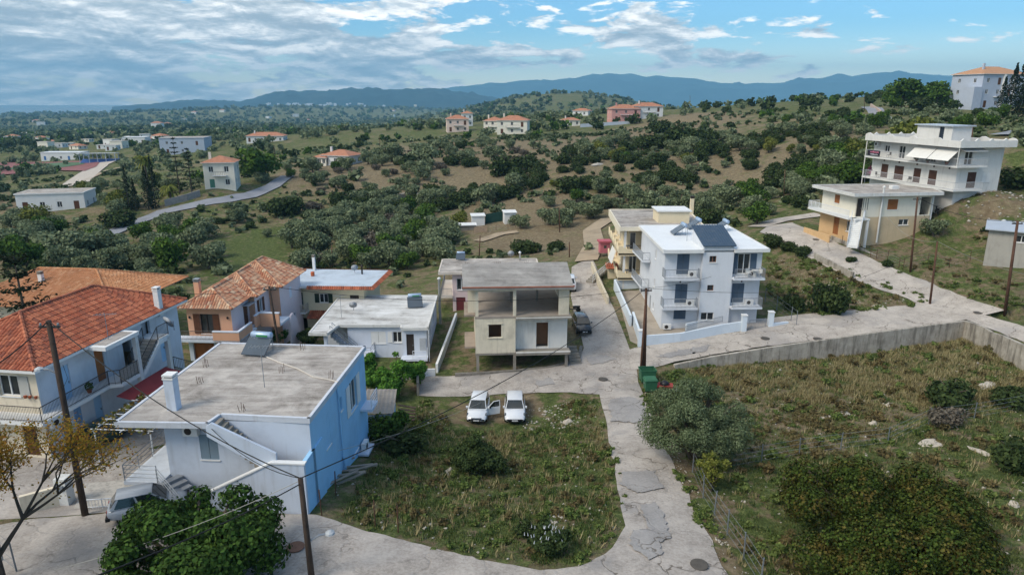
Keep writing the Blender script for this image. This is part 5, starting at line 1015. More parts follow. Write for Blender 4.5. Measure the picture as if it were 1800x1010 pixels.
wall_run('garden_wall', 'pale boundary wall behind the yellow-leaved tree', [P(40, 905, 3.2)[:2], P(112, 882, 3.3)[:2]], [4.3, 4.3], [2.4, 2.4], .22, M('cream_wall', '#e6dac2'))
# vine pergola between the two houses
def pergola():
    h = thing('pergola', 'white pipe pergola carrying a browning vine beside the blue house', 'pergola', (-24.4, 36.2, 3.1), -4)
    for x in (0, 3.4):
        for y in (0, 4.6): MB().tube((x, y, 0), (x, y, 2.3), .04).build('post', RAILW, h)
    for k in range(8): y = k * .66; MB().tube((-.2, y, 2.32), (3.6, y, 2.32), .03, n=5).build('rafter', RAILW, h)
    for x in (0, 1.7, 3.4): MB().tube((x, -.2, 2.28), (x, 4.8, 2.28), .035, n=5).build('beam', RAILW, h)
    return h
perg = pergola()
# ------------------------------------------------------------------ poles and cables
POLE = M('tarred_pole', '#463a32', .9, .25, 2, .4, '#2b2420'); POLER = M('brown_pole', '#5c4234', .9, .25, 2)
def pole(label, base, top, r=.15, lamp=None, arms=1, mat=None, double=None):
    h = thing('utility_pole', label, 'utility pole', base); t = Vector(top) - Vector(base)
    MB().tube((0, 0, -.5), t, r, r * .72, 10).build('shaft', mat or POLE, h, True)
    for k in range(arms):
        z = t * (1 - .03 * (k + 1)); a = MB().box(z.x - .5, z.y - .05, z.z - .05, z.x + .5, z.y + .05, z.z + .05).build('crossarm', RAILD, h)
        for s in (-.42, 0, .42): MB().lathe((z.x + s, z.y, z.z + .05), [(.035, 0), (.06, .06), (.04, .14)], 7).build('insulator', M('insulator_glaze', '#8b8f90', .3), h)
    if lamp:
        lz = t * lamp[0]; e = lz + Vector((lamp[1], lamp[2], .25)); MB().path([lz, lz.lerp(e, .5) + Vector((0, 0, .12)), e], .05, 5).build('lamp_arm', RAILG, h); MB().lathe((e.x, e.y, e.z - .05), [(.08, 0), (.22, .02), (.2, .1), (.06, .18)], 8).build('lamp_head', M('lamp_grey', '#b9bdc0', .4), h)
    if double: MB().tube((double[0], double[1], -.5), t * .8 + Vector((-.05, -.1, 0)), r * .95, r * .7, 10).build('brace_pole', mat or POLE, h, True)
    return Vector(top)
def up(px, py, y): return PY(px, py, y)
b1 = P(150, 905, 3.25); T1 = pole('tall dark leaning pole between the orange-roofed and blue houses', b1, up(85, 563, b1[1] + .1), .17, (.74, -.9, 0))
b2 = (P(550, 1030, 3.3)[0], P(550, 1030, 3.3)[1], 3.3); T2 = pole('dark pole with small street lamp in front of the blue house', b2, up(528, 840, b2[1] + .05), .15, (.42, .9, .3), 0)
b3 = (-18.6, 52, hb(-18.6, 52)); T3 = pole('thin dark pole in front of the peach villa', b3, up(473, 503, 52), .12, None, 1)
b4 = P(1133, 650, .2); T4 = pole('braced double pole at the road junction', b4, up(1136, 506, b4[1]), .15, None, 1, POLER, (-.35, -.15))
b5 = P(1635, 533, 2.9); T5 = pole('slim brown pole at the road fork', b5, up(1648, 424, b5[1]), .12, None, 0, POLER)
b6 = P(1600, 483, 4.0); T6 = pole('brown pole at the edge of the upper field', b6, up(1613, 346, b6[1]), .13, None, 1, POLER)
b7 = P(1767, 548, 3.3); T7 = pole('brown pole with white tag and lamp arm by the right-hand verge', b7, up(1789, 388, b7[1]), .16, (.97, -1.2, .2), 1, POLER)
for k, (px, py, tx, ty, lb) in enumerate([(984, 408, 983, 365, 'thin pole in scrub behind the shed enclosure'), (1378, 345, 1380, 298, 'brown pole on the slope above the white block'), (1001, 452, 1001, 425, 'short pole behind the pink house'), (1190, 372, 1199, 342, 'pale lamp pole among olives behind the white block'), (842, 450, 844, 414, 'pale lamp pole behind the unfinished building'), (62, 545, 62, 511, 'pole behind the tan tiled roof'), (584, 470, 583, 430, 'thin pale pole in the grove behind the cream house'), (668, 262, 667, 240, 'pole above the low hillside house'), (483, 275, 482, 255, 'pole beside the country road'), (1520, 195, 1519, 168, 'pole beside the hilltop road'), (1708, 265, 1710, 222, 'pole beside the small upper road'), (1213, 196, 1213, 168, 'pole standing on the grassy ridge')]):
    b = G(px, py, base_h); pole(lb, b, up(tx, ty, b[1]), .1, None, 0, POLER)
BLK = M('cable_black', '#161616', .6); WCB = M('cable_pale', '#9b9890', .6)
def cable(label, a, b, sag, r=.02, mat=None, n=14):
    a = Vector(a); b = Vector(b); pts = [a.lerp(b, k / n) - Vector((0, 0, sag * 4 * (k / n) * (1 - k / n))) for k in range(n + 1)]
    o = MB().path([p - a for p in pts], r, 5).build('power_cable', mat or BLK); o.location = a; tag(o, label, 'cable'); return o
cable('thick cable from the tall leaning pole to the street-lamp pole', T1, T2, .75, .026); cable('thick cable from the street-lamp pole to the junction pole', T2, T4, 1.0, .026)
cable('thick cable from the street-lamp pole over the fig tree', T2 - Vector((0, 0, .25)), PY(120, 1030, 15), .2, .026); cable('thin pale cable crossing below the fig tree top', T2 - Vector((0, 0, .1)), PY(100, 1000, 24), .3, .015, WCB)
cable('cable from the tall leaning pole out of the frame', T1, PY(-120, 700, 25), .4, .03); cable('drop cable from street-lamp pole to the blue house stairs', T2, (-15.3, 31.5, 7.9), .5, .018)
cable('cable from the junction pole across to the pole by the peach villa', T4, T3, 1.2, .02); cable('cable from the junction pole to the white block', T4, PY(1345, 514, 67), .15, .018); cable('cable from the pole by the peach villa to the orange-roofed house', T3, PY(318, 515, 52), .3, .02); cable('second cable from junction pole to the stair tower', T4, PY(1250, 486, 66.2), .2, .015)
cable('cable from the road-fork pole to the upper field pole', T5, T6, .3, .02); cable('pale cable from the road-fork pole to the verge pole', T5, PY(1850, 490, 70), .6, .02, WCB); cable('cable from the upper field pole to the verge pole', T6, T7, .8, .025); cable('pale cable from the pale house to the road-fork pole', T5, PY(1560, 380, 85), 1.0, .015, WCB); cable('dark cable from the road-fork pole over the orchard yard', T5, PY(1345, 520, 68), 1.4, .018)
cable('thin pale cable from the citrus garden to the lot fence', PY(860, 700, 52), (-9.5, 33.5, 5.5), .3, .012, WCB)
# ------------------------------------------------------------------ fence posts around the field
FP = M('fence_steel', '#7d8388', .5, .1, 2, metal=.3)
def fence(label, pix, hgt=1.3, f=None, mat=None, mesh=True):
    p = [G(*q) for q in pix]; h = thing('wire_fence', label, 'fence', p[0])
    for q in p: MB().tube((q[0] - p[0][0], q[1] - p[0][1], q[2] - p[0][2] - .3), (q[0] - p[0][0] + rnd.uniform(-.06, .06), q[1] - p[0][1], q[2] - p[0][2] + hgt), .035, n=6).build('fence_post', mat or FP, h)
    if mesh:
        for k in range(4): MB().path([(q[0] - p[0][0], q[1] - p[0][1], q[2] - p[0][2] + .15 + k * (hgt - .25) / 3) for q in p], .009, 3).build('wire', FP, h)
fence('wire fence running down beside the street past the olive tree', [(1217, 830), (1236, 875), (1255, 905), (1278, 940), (1307, 982), (1336, 1030)], 1.5)
fence('wire fence across the field behind the russet bush', [(1236, 830), (1338, 812), (1405, 800), (1477, 790), (1560, 780), (1632, 745), (1712, 735), (1796, 720)], 1.3)
fence('wire fence of rusty posts along the left of the vacant lot', [(566, 905), (590, 870), (660, 925), (700, 935)], 1.5, None, POLER, False)
fence('post fence along the upper field above the bend', [(1530, 452), (1560, 455), (1588, 470), (1630, 462), (1668, 470), (1705, 458), (1740, 450), (1775, 448)], 1.2, None, POLER)
fence('wire fence beside the upper road below the pale house', [(1480, 430), (1510, 445), (1540, 455), (1580, 470)], 1.2, None, POLER)
fence('wire mesh fence along the yard right of the white block', [(1345, 530), (1365, 545), (1390, 565), (1400, 572)], 1.6)
fence('leaning wire fence at the lower left corner', [(5, 985), (30, 1005)], 1.6, None, FP)
fence('row of dark slatted posts along the country road bend', [(205, 430), (220, 428), (235, 425), (250, 424), (268, 420), (285, 416)], 1.6, base_h, POLE)
# manhole covers
for k, (px, py, lb) in enumerate([(520, 964, 'round rusty manhole cover in the street by the blue house'), (1060, 668, 'dark manhole cover at the junction'), (1345, 596, 'oval dark tar patch cover on the road above the wall'), (1437, 597, 'manhole cover on the road near the retaining wall'), (1719, 551, 'manhole cover on the road at the bend'), (1229, 995, 'round manhole cover at the foot of the street'), (1434, 422, 'manhole cover in front of the pale house')]):
    g = G(px, py, base_h); o = MB().lathe((0, 0, 0), [(.42, 0), (.42, .03), (.38, .04)], 18).build('manhole_cover', M('rusty_iron' if k == 0 else 'dark_iron', '#7a5a4a' if k == 0 else '#55504a', .7, .2, 5)); o.location = (g[0], g[1], g[2] + .105); tag(o, lb, 'manhole cover')
# ------------------------------------------------------------------ rooftop equipment
def heater(label, loc, ang, green=False):
    h = thing('solar_water_heater', label, 'water heater', loc, ang); sil = M('tank_silver', '#9fb4cc', .35, .06, 2, metal=.3)
    h.scale = (.85, .85, .85) if 'behind' not in label else (.6, .6, .6)
    MB().lathe((0, .55, 1.25), [(.05, -.85), (.22, -.83), (.27, -.75), (.27, .75), (.22, .83), (.05, .85)], 14, 'x').build('tank', sil, h, True)
    MB().hexa([(-.95, -.95, .12), (.95, -.95, .12), (.95, .45, 1.05), (-.95, .45, 1.05), (-.95, -1.0, .2), (.95, -1.0, .2), (.95, .4, 1.13), (-.95, .4, 1.13)]).build('collector', M('collector_glass', '#4a5560', .2, .1, 1, spec=.5), h)
    for x in (-.8, .8):
        MB().tube((x, .6, 0), (x, .6, 1.0), .025).build('leg', RAILG, h); MB().tube((x, -.9, .15), (x, .6, .05), .02).build('strut', RAILG, h); MB().tube((x, -.9, 0), (x, -.9, .15), .02).build('leg', RAILG, h)
    if green: MB().box(-.3, .22, 1.2, .6, .28, 1.32).build('label_plate', M('green_plate', '#3c8a4c', .5), h)
def l2w(o, ang, x, y): c, s = math.cos(R(ang)), math.sin(R(ang)); return (o[0] + x * c - y * s, o[1] + x * s + y * c)
heater('solar water heater with steel tank on the bare grey roof', (*l2w((-20.4, 31.85), -3.5, 3.3, 10.2), 8.02), -10, True)
heater('solar water heater on the peeling white roof', (*l2w((-19.2, 61.2), 2, 9.1, 8.6), 2.52), 10, True)
heater('solar heater nearest the tower on the white membrane roof', (*l2w((15.2, 66.1), 2, 3.6, 8.2), 9.52), -88)
heater('second solar heater farther back on the white membrane roof', (*l2w((15.2, 66.1), 2, 6.2, 11.5), 9.52), -88)
heater('solar heater at the right edge of the white membrane roof', (*l2w((15.2, 66.1), 2, 9.0, 10.3), 9.52), -88)
def antenna(label, loc, hgt=2.4):
    h = thing('tv_antenna', label, 'antenna', loc); MB().tube((0, 0, 0), (0, 0, hgt), .022, n=5).build('mast', RAILG, h); MB().tube((-.7, 0, hgt - .15), (.7, .1, hgt - .1), .018, n=4).build('boom', RAILG, h)
    for k in range(7): x = -.6 + k * .2; MB().tube((x, -.3, hgt - .13), (x, .3, hgt - .13), .01, n=3).build('element', RAILG, h)
def dish(label, loc, ang=0, r=.42):
    h = thing('satellite_dish', label, 'satellite dish', loc, ang); MB().tube((0, .12, 0), (0, .12, .7), .03).build('mast', RAILG, h)
    m = MB(); m.lathe((0, 0, 0), [(r, .16), (r * .8, .09), (r * .5, .035), (.02, 0), (.02, .02), (r * .5, .05), (r * .8, .105), (r, .172)], 16, 'y'); o = m.build('reflector', M('dish_grey', '#a9afb6', .5), h, True); o.location = (0, -.1, .8); o.rotation_euler = (R(-25), 0, R(180)); MB().tube((0, .0, .6), (0, -.45, .85), .015).build('feed_arm', RAILG, h)
antenna('TV antenna on the bare grey roof', (*l2w((-20.4, 31.85), -3.5, 5.9, 4.8), 8.02), 2.6); antenna('TV antenna above the porch canopy of the orange-roofed house', (*l2w((-27.2, 36.2), -8, .3, 5.6), 8.99), 1.8)
antenna('TV antenna on the peeling white roof', (*l2w((-19.2, 61.2), 2, 2.0, 5.0), 2.52), 2.4); antenna('TV antenna on the white membrane roof beside the tower', (*l2w((15.2, 66.1), 2, 3.4, 4.5), 9.52), 1.8); antenna('TV antenna on the grey roof of the pale house', (*l2w((42.36, 84.73), 8, 5.5, 6), 12.52), 2.5)
dish('satellite dish on the corner of the orange-roofed house', (*l2w((-27.2, 36.2), -8, .9, 11.2), 7.7), -30, .48); dish('satellite dish on the peeling white roof', (*l2w((-19.2, 61.2), 2, 2.8, 7.2), 2.52), 10); dish('satellite dish on the blue-grey roof of the cream house', (*l2w((-23.8, 72.8), -4, 4.7, 6.2), 4.02), 15); dish('satellite dish on the roof of the pink house', (*l2w((-8.2, 77), 2, 8.3, 6.5), 4.57), 0)
heater('solar heater with blue tank behind the unfinished building', (*l2w((-8.2, 77), 2, 2.0, 6.5), 4.57), 0)
# ------------------------------------------------------------------ vehicles
TYRE = M('tyre_rubber', '#1d1d1d', .9); RIM = M('alloy_rim', '#8b8e92', .35, .05, 3, metal=.6); CARGL = M('car_glass', '#1c2428', .06, .1, .8, spec=.7); LAMPG = M('lamp_glass', '#4a5258', .15, .1, 4, spec=.7); REDL = M('tail_red', '#8a1c1c', .3); BLKP = M('black_plastic', '#1a1a1c', .6); PLATE = M('plate_white', '#d0d2d4', .5)
def car(label, loc, ang, paint, L=3.95, W=1.70, H=1.5, hood=.92, face='round', door_open=False, cat='car', pitchx=0.0, hatch=True):
    h = thing('parked_car', label, cat, loc, ang)      # x forward
    h.rotation_euler = (0, R(pitchx), R(ang)); xf, xr = L / 2, -L / 2; zb = .22; w2 = W / 2; bl = H * .615     # belt line
    st = [(xr, .80, .55, bl - .12), (xr + .08, .90, .32, bl - .04), (xr + .45, .97, .24, bl), (-.3, 1.0, .2, bl), (xf - 1.25, .99, .2, bl - .02), (xf - .75, .97, .22, bl - .10), (xf - .3, .92, .25, bl - .22), (xf - .07, .82, .30, bl - .36), (xf, .66, .40, bl - .5)]
    m = MB(); ring = []
    for x, k, z0, z1 in st:
        w_ = w2 * k; zm = z0 + (z1 - z0) * .5
        pr = [(-w_ * .86, z0), (-w_, z0 + .12), (-w_ * 1.0, zm), (-w_ * .95, z1 - .07), (-w_ * .82, z1), (0, z1 + .025), (w_ * .82, z1), (w_ * .95, z1 - .07), (w_, zm), (w_, z0 + .12), (w_ * .86, z0)]
        ring.append(m.pts([(x, y, z) for y, z in pr]))
    n = 11
    for a, b in zip(ring, ring[1:]):
        for k in range(n): m.f.append((a + k, a + (k + 1) % n, b + (k + 1) % n, b + k))
    m.f.append(tuple(ring[0] + n - 1 - k for k in range(n))); m.f.append(tuple(ring[-1] + k for k in range(n))); body = m.build('body', paint, h, True)
    # cabin
    cb0, cb1 = (xr + (.12 if hatch else .75)), xf - hood; ct0, ct1 = (xr + (.48 if hatch else 1.15)), xf - hood - .72; wb, wt = w2 * .9, w2 * .70; z0, z1 = bl - .01, H
    c8 = [(cb1, -wb, z0), (cb1, wb, z0), (cb0, wb, z0), (cb0, -wb, z0), (ct1, -wt, z1 - .06), (ct1, wt, z1 - .06), (ct0, wt, z1 - .06), (ct0, -wt, z1 - .06)]; V = [Vector(p) for p in c8]
    core = MB().hexa([tuple(v * .985 + Vector((0, 0, v.z * .015 - .01))) for v in V]).build('cabin', paint, h)
    def glass(nm, a, b, c, d, ins=.07, split=None, push=.012):
        a, b, c, d = (Vector(V[k]) for k in (a, b, c, d)); nrm = (b - a).cross(d - a).normalized(); ctr = (a + b + c + d) / 4
        if nrm.dot(ctr - Vector((0, 0, bl + .2))) < 0: nrm = -nrm
        def pt(u, v): return (a.lerp(b, u)).lerp(d.lerp(c, u), v) + nrm * push
        for u0, u1 in (split or ((ins, 1 - ins),)): MB().quad(pt(u0, .08), pt(u1, .08), pt(u1, .93), pt(u0, .93)).build(nm, CARGL, h)
    glass('windshield', 0, 1, 5, 4, .05); glass('rear_window', 2, 3, 7, 6, .08); glass('side_window', 1, 2, 6, 5, .06, ((.05, .47), (.52, .92))); glass('side_window', 3, 0, 4, 7, .06, ((.08, .48), (.53, .95)))
    rf = MB(); i = rf.pts([(ct1 + .03, -wt * 1.02, z1 - .07), (ct1 + .03, wt * 1.02, z1 - .07), (ct0 - .05, wt * 1.02, z1 - .07), (ct0 - .05, -wt * 1.02, z1 - .07), (ct1 - .15, -wt * .85, z1), (ct1 - .15, wt * .85, z1), (ct0 + .1, wt * .85, z1), (ct0 + .1, -wt * .85, z1)])
    rf.f += [(i + 4, i + 5, i + 6, i + 7), (i, i + 1, i + 5, i + 4), (i + 1, i + 2, i + 6, i + 5), (i + 2, i + 3, i + 7, i + 6), (i + 3, i, i + 4, i + 7)]; rf.build('roof', paint, h, True)
    for x in (xf - .72, xr + .68):
        for s in (-1, 1):
            wv = MB().lathe((x, s * (w2 - .13), .30), [(.2, -.1), (.28, -.1), (.30, -.06), (.30, .06), (.28, .1), (.2, .1)], 18, 'y').build('wheel', TYRE, h, True); MB().lathe((x, s * (w2 - .105), .30), [(.03, -.1), (.2, -.09), (.2, .085), (.14, .075), (.06, .1), (.02, .1)] if s > 0 else [(.02, -.1), (.06, -.1), (.14, -.075), (.2, -.085), (.2, .09), (.03, .1)], 14, 'y').build('rim', RIM, wv)
    for s in (-1, 1):
        MB().hexa([(xf - .36, s * w2 * .56, bl - .36), (xf - .13, s * w2 * .52, bl - .42), (xf - .42, s * w2 * .92, bl - .3), (xf - .62, s * w2 * .93, bl - .2), (xf - .40, s * w2 * .56, bl - .22), (xf - .15, s * w2 * .52, bl - .32), (xf - .44, s * w2 * .94, bl - .19), (xf - .66, s * w2 * .92, bl - .11)]).build('headlight', LAMPG, h)
        MB().box(xr - .015, s * w2 * .6 - .1, bl - .38, xr + .12, s * w2 * .6 + .12, bl - .1).build('tail_light', REDL, h)
        MB().box(cb1 - .35, s * (w2 + .02) - .07, bl + .0, cb1 - .2, s * (w2 + .02) + .09, bl + .13).build('mirror', paint, h); MB().lathe((-.1, s * w2 * .97, bl - .2), [(.02, -.1), (.025, 0), (.02, .1)], 6, 'x').build('door_handle', paint, h)
    gy = .5 if face == 'wide' else .44
    MB().hexa([(xf - .12, -gy, .3), (xf + .025, -gy * .8, .3), (xf + .025, gy * .8, .3), (xf - .12, gy, .3), (xf - .12, -gy * .8, .5), (xf + .02, -gy * .6, .5), (xf + .02, gy * .6, .5), (xf - .12, gy * .8, .5)]).build('grille', BLKP, h); MB().box(xf + .02, -.24, .36, xf + .04, .24, .46).build('number_plate', PLATE, h); MB().box(xr - .03, -.24, .5, xr, .24, .6).build('number_plate', PLATE, h)
    if face != 'wide': MB().box(xf - .1, -.42, .55, xf + .005, .42, .585).build('upper_grille', BLKP, h)
    if face == 'old': MB().box(xr - .08, -w2 * .95, .34, xr + .12, w2 * .95, .5).build('rear_bumper', BLKP, h); MB().box(xf - .1, -w2 * .9, .3, xf + .06, w2 * .9, .44).build('front_bumper', BLKP, h)
    MB().lathe((xf - .18, 0, bl - .33), [(.01, 0), (.06, .01), (.05, .03)], 8).build('badge', RIM, h)
    if door_open:
        hx, hy = cb1 - .28, w2 * .98; c_, s_ = math.cos(R(152)), math.sin(R(152)); c_, s_ = math.cos(R(112)), math.sin(R(112))
        f = lambda t, z, o: (hx + c_ * t - s_ * o, hy + s_ * t + c_ * o, z)
        d = MB().hexa([f(0, .3, 0), f(1.0, .3, 0), f(1.0, .3, .09), f(0, .3, .09), f(0, bl, 0), f(1.05, bl, 0), f(1.05, bl, .09), f(0, bl, .09)]).build('door', paint, h)
        for a, b in (((0.02, bl), (.5, H - .1)), ((.5, H - .1), (1.0, H - .08)), ((1.0, H - .08), (1.03, bl))): MB().tube(f(a[0], a[1], .045), f(b[0], b[1], .045), .035, n=5).build('door_frame', paint, d)
        i = MB(); i.quad(f(.06, bl, .045), f(1.0, bl, .045), f(.97, H - .1, .045), f(.5, H - .12, .045)); i.build('door_window', CARGL, d); MB().box(hx - .1, hy + .05, bl - .02, hx + .05, hy + .25, bl + .12).build('door_mirror', BLKP, d)
    return h
def car_paint(name, hx, rough=.25):
    t = NT(name); t.fin(lin(hx), rough, 0, .5); t.b.inputs['Coat Weight'].default_value = .6; t.b.inputs['Coat Roughness'].default_value = .08; return t.m
PWH = car_paint('white_car_paint', '#d9dce0'); PSL = car_paint('silver_car_paint', '#9aa0a8', .35); PBK = car_paint('black_car_paint', '#15181c'); PGR = car_paint('dark_green_paint', '#16382f')
g = P(840, 740, -.85); car('white hatchback with its driver door open on the vacant lot', (g[0], g[1] + 1.35, hz(g[0], g[1] + 1.35) + .03), -93, PWH, 3.9, 1.70, 1.5, .95, 'round', True)
g = P(905, 739, -.85); car('white hatchback with wide black grille parked beside the open-door car', (g[0], g[1] + 1.35, hz(g[0], g[1] + 1.35) + .03), -90, PWH, 3.94, 1.74, 1.5, 1.0, 'wide')
g = P(250, 905, 3.45); car('old silver hatchback parked behind the fig tree', (g[0] + .3, g[1] + .3, hb(g[0], g[1]) + .08), 24, PSL, 3.7, 1.56, 1.42, .95, 'old')
g = P(190, 765, 3.0); car('dark green car parked in the alley beside the vine pergola', (g[0], g[1], hb(g[0], g[1]) + .06), 72, PGR, 3.9, 1.65, 1.42, .95, 'old')
g = P(1022, 588, .9); car('black car parked in the lane beside the unfinished building', (g[0] + .2, g[1] + 1.7, hb(g[0], g[1] + 1.7) + .08), -86, PBK, 3.9, 1.66, 1.5, .95)
g = P(1001, 510, 1.6); car('white van-like car parked up the lane behind the unfinished building', (g[0] + .1, g[1] + 1.8, hb(g[0], g[1] + 1.8) + .08), 86, PWH, 4.2, 1.75, 1.75, .9)
def scooter(label, loc, ang):
    h = thing('scooter', label, 'scooter', loc, ang); bk = BLKP
    for x in (-.6, .62): wv = MB().lathe((x, 0, .27), [(.17, -.04), (.25, -.04), (.27, 0), (.25, .04), (.17, .04)], 16, 'y').build('wheel', TYRE, h); MB().lathe((x, 0, .27), [(.02, -.03), (.17, -.03), (.17, .03), (.02, .03)], 12, 'y').build('rim', RIM, wv)
    MB().path([(-.6, 0, .27), (-.35, 0, .35), (.0, 0, .32), (.35, 0, .35), (.45, 0, .75), (.42, 0, .95)], .07, 7).build('frame', bk, h); MB().hexa([(-.75, -.13, .55), (.0, -.13, .45), (.0, .13, .45), (-.75, .13, .55), (-.8, -.12, .72), (.0, -.12, .7), (.0, .12, .7), (-.8, .12, .72)]).build('seat', bk, h)
    MB().tube((.45, -.32, .98), (.45, .32, .98), .02).build('handlebar', RAILG, h); MB().tube((.62, 0, .27), (.44, 0, .9), .03).build('fork', RAILG, h); MB().lathe((.5, 0, .82), [(.02, -.08), (.09, -.05), (.1, .05), (.02, .08)], 8, 'x').build('headlight', LAMPG, h)
g = P(1007, 549, 1.1); scooter('black scooter parked sideways in the lane', (g[0], g[1], hb(g[0], g[1]) + .07), 180)
def dumpster(label, loc, ang, w_, d, hh, lid, mat):
    h = thing('dumpster', label, 'dumpster', loc, ang)
    m = MB().hexa([(-w_ * .42, -d * .42, .15), (w_ * .42, -d * .42, .15), (w_ * .42, d * .42, .15), (-w_ * .42, d * .42, .15), (-w_ / 2, -d / 2, hh), (w_ / 2, -d / 2, hh), (w_ / 2, d / 2, hh), (-w_ / 2, d / 2, hh)]); m.f.pop(1); m.build('bin_body', mat, h)
    r = MB()
    for a in ((-w_ / 2 - .03, -d / 2 - .03, w_ / 2 + .03, -d / 2 + .03), (-w_ / 2 - .03, d / 2 - .03, w_ / 2 + .03, d / 2 + .03), (-w_ / 2 - .03, -d / 2 + .03, -w_ / 2 + .03, d / 2 - .03), (w_ / 2 - .03, -d / 2 + .03, w_ / 2 + .03, d / 2 - .03)): r.box(a[0], a[1], hh - .06, a[2], a[3], hh + .02)
    r.build('bin_rim', mat, h)
    if lid: MB().hexa([(-w_ / 2 - .04, -d / 2 - .06, hh + .02), (w_ / 2 + .04, -d / 2 - .06, hh + .02), (w_ / 2 + .04, d / 2, hh + .05), (-w_ / 2 - .04, d / 2, hh + .05), (-w_ / 2 + .04, -d / 2, hh + .12), (w_ / 2 - .04, -d / 2, hh + .12), (w_ / 2 - .04, d / 2 - .05, hh + .2), (-w_ / 2 + .04, d / 2 - .05, hh + .2)]).build('lid', mat, h)
    for x in (-.38, .38):
        for y in (-.3, .3): MB().lathe((x * w_, y * d, .09), [(.02, -.03), (.09, -.03), (.09, .03), (.02, .03)], 10, 'x').build('wheel', TYRE, h)
    for s in (-1, 1): MB().tube((s * (w_ / 2 + .02), -.15, hh - .2), (s * (w_ / 2 + .12), -.15, hh - .2), .03).build('lift_pin', RAILG, h)
GRN = M('dumpster_green', '#35664a', .6, .12, 2, .25, '#24402f')
g = P(1137, 668, .25); dumpster('open green dumpster at the junction behind the lidded bin', (*g[:2], hb(*g[:2]) + .02), 4, 1.35, 1.05, 1.2, False, GRN)
g = P(1142, 690, .1); dumpster('lidded green wheeled bin in front of the open dumpster', (*g[:2], hb(*g[:2]) + .06), 6, 1.05, .8, 1.05, True, GRN)
g = P(1167, 690, .1); t = thing('handcart', 'small red cart of rubbish bags beside the dumpsters', 'cart', (g[0], g[1], hz(g[0], g[1])), -12)
MB().hexa([(-.7, -.35, .35), (.6, -.35, .35), (.6, .35, .35), (-.7, .35, .35), (-.8, -.42, .65), (.7, -.42, .65), (.7, .42, .65), (-.8, .42, .65)]).build('tray', M('faded_red', '#9a3a38', .7, .1, 2), t)
for x in (-.4, .4): MB().lathe((x, -.38, .25), [(.02, -.04), (.25, -.04), (.25, .04), (.02, .04)], 12, 'y').build('wheel', TYRE, t)
MB().lathe((0, 0, .6), [(.05, 0), (.35, .05), (.4, .2), (.2, .35), (.05, .4)], 9).build('bag', M('black_bag', '#26262a', .4), t, True); MB().lathe((1.0, .1, .0), [(.2, 0), (.3, .15), (.26, .4), (.06, .55)], 9).build('sack', M('pale_sack', '#b8bcc6', .7), t, True)
# animal-pen enclosure in the middle distance
def pen():
    g = G(850, 398, base_h); c = g
    def box(nm, lb, px, py, w_, d, hh, mat, cat='shed'):
        q = G(px, py, base_h); o = thing(nm, lb, cat, q, 8); MB().box(-w_ / 2, 0, -.5, w_ / 2, d, hh).build('wall', mat, o); MB().prism([(-w_ / 2 - .2, -.2), (w_ / 2 + .2, -.2), (w_ / 2 + .2, d + .2), (-w_ / 2 - .2, d + .2)], lambda x, y: hh + y * .05, lambda x, y: hh + .12 + y * .05).build('roof', WTV, o)
    box('shed', 'white sheet-metal shed in the middle of the pen enclosure', 841, 397, 2.6, 2.4, 2.0, WTV); box('shed', 'low grey pen with white roof left of the sheet-metal shed', 822, 405, 3.4, 2, 1.0, CONC); box('shed', 'whitewashed hut at the right end of the pen enclosure', 897, 393, 2.4, 2.5, 2.2, WTV)
    a, b = G(853, 393, base_h), G(886, 388, base_h); wall_run('screen_fence', 'dark green netting screen behind the pen', [a[:2], b[:2]], [a[2] + 2, b[2] + 2], [a[2] - .5, b[2] - .5], .08, M('green_netting', '#24443e', .9), 'fence')
    a, b = G(833, 409, base_h), G(856, 407, base_h); wall_run('plank_fence', 'weathered plank panel at the front of the pen', [a[:2], b[:2]], [a[2] + 1.1, b[2] + 1.1], [a[2] - .3, b[2] - .3], .1, M('weathered_plank', '#a08c78', .9, .2, 3), 'fence')
    q = G(763, 402, base_h); o = thing('shed', 'small hut with bright red roof among the olives', 'shed', q); MB().box(-.7, 0, -.3, .7, 1.4, 1.2).build('wall', WTV, o); MB().prism([(-.95, -.3), (.95, -.3), (.95, 1.7), (-.95, 1.7)], 1.2, 1.45).build('roof', M('bright_red_roof', '#c8484c', .6), o)
    fence('post and wire front of the pen', [(858, 407), (872, 405), (893, 402), (906, 400)], 1.1, base_h, POLER)
pen()
q = P(1062, 437, 3.4); o = thing('playhouse', 'little pink hut on legs left of the cream apartment block', 'hut', (q[0], q[1], 1.9), 5)
PK = M('pink_boards', '#c0707c', .8, .1, 3); MB().box(-.7, -.6, 1.0, .7, .6, 2.5).build('wall', PK, o); MB().prism([(-.9, -.8), (.9, -.8), (.9, .8), (-.9, .8)], 2.5, lambda x, y: 2.75).build('roof', M('pink_roof', '#b8606c', .8), o); MB().box(-.2, -.62, 1.7, .2, -.6, 2.1).build('window', GLASS, o)
for x in (-.6, .6):
    for y in (-.5, .5): MB().tube((x, y, -.6), (x, y, 1.0), .06).build('leg', POLE, o)
q = P(1075, 487, 2.0); o = thing('gatepost', 'cream gatepost with small orange tiled roof on the lane', 'gatepost', (q[0], q[1], 1.3)); MB().box(-.5, -.4, 0, .5, .4, 2.0).build('pillar', M('warm_cream_wall', '#e2d3b4'), o); mb = MB(); tile_slope(mb, [(-.8, -.8, 1.95), (.8, -.8, 1.95), (.8, .7, 2.35), (-.8, .7, 2.35)]); mb.build('tiles', TILE_O, o)['kind'] = 'stuff'
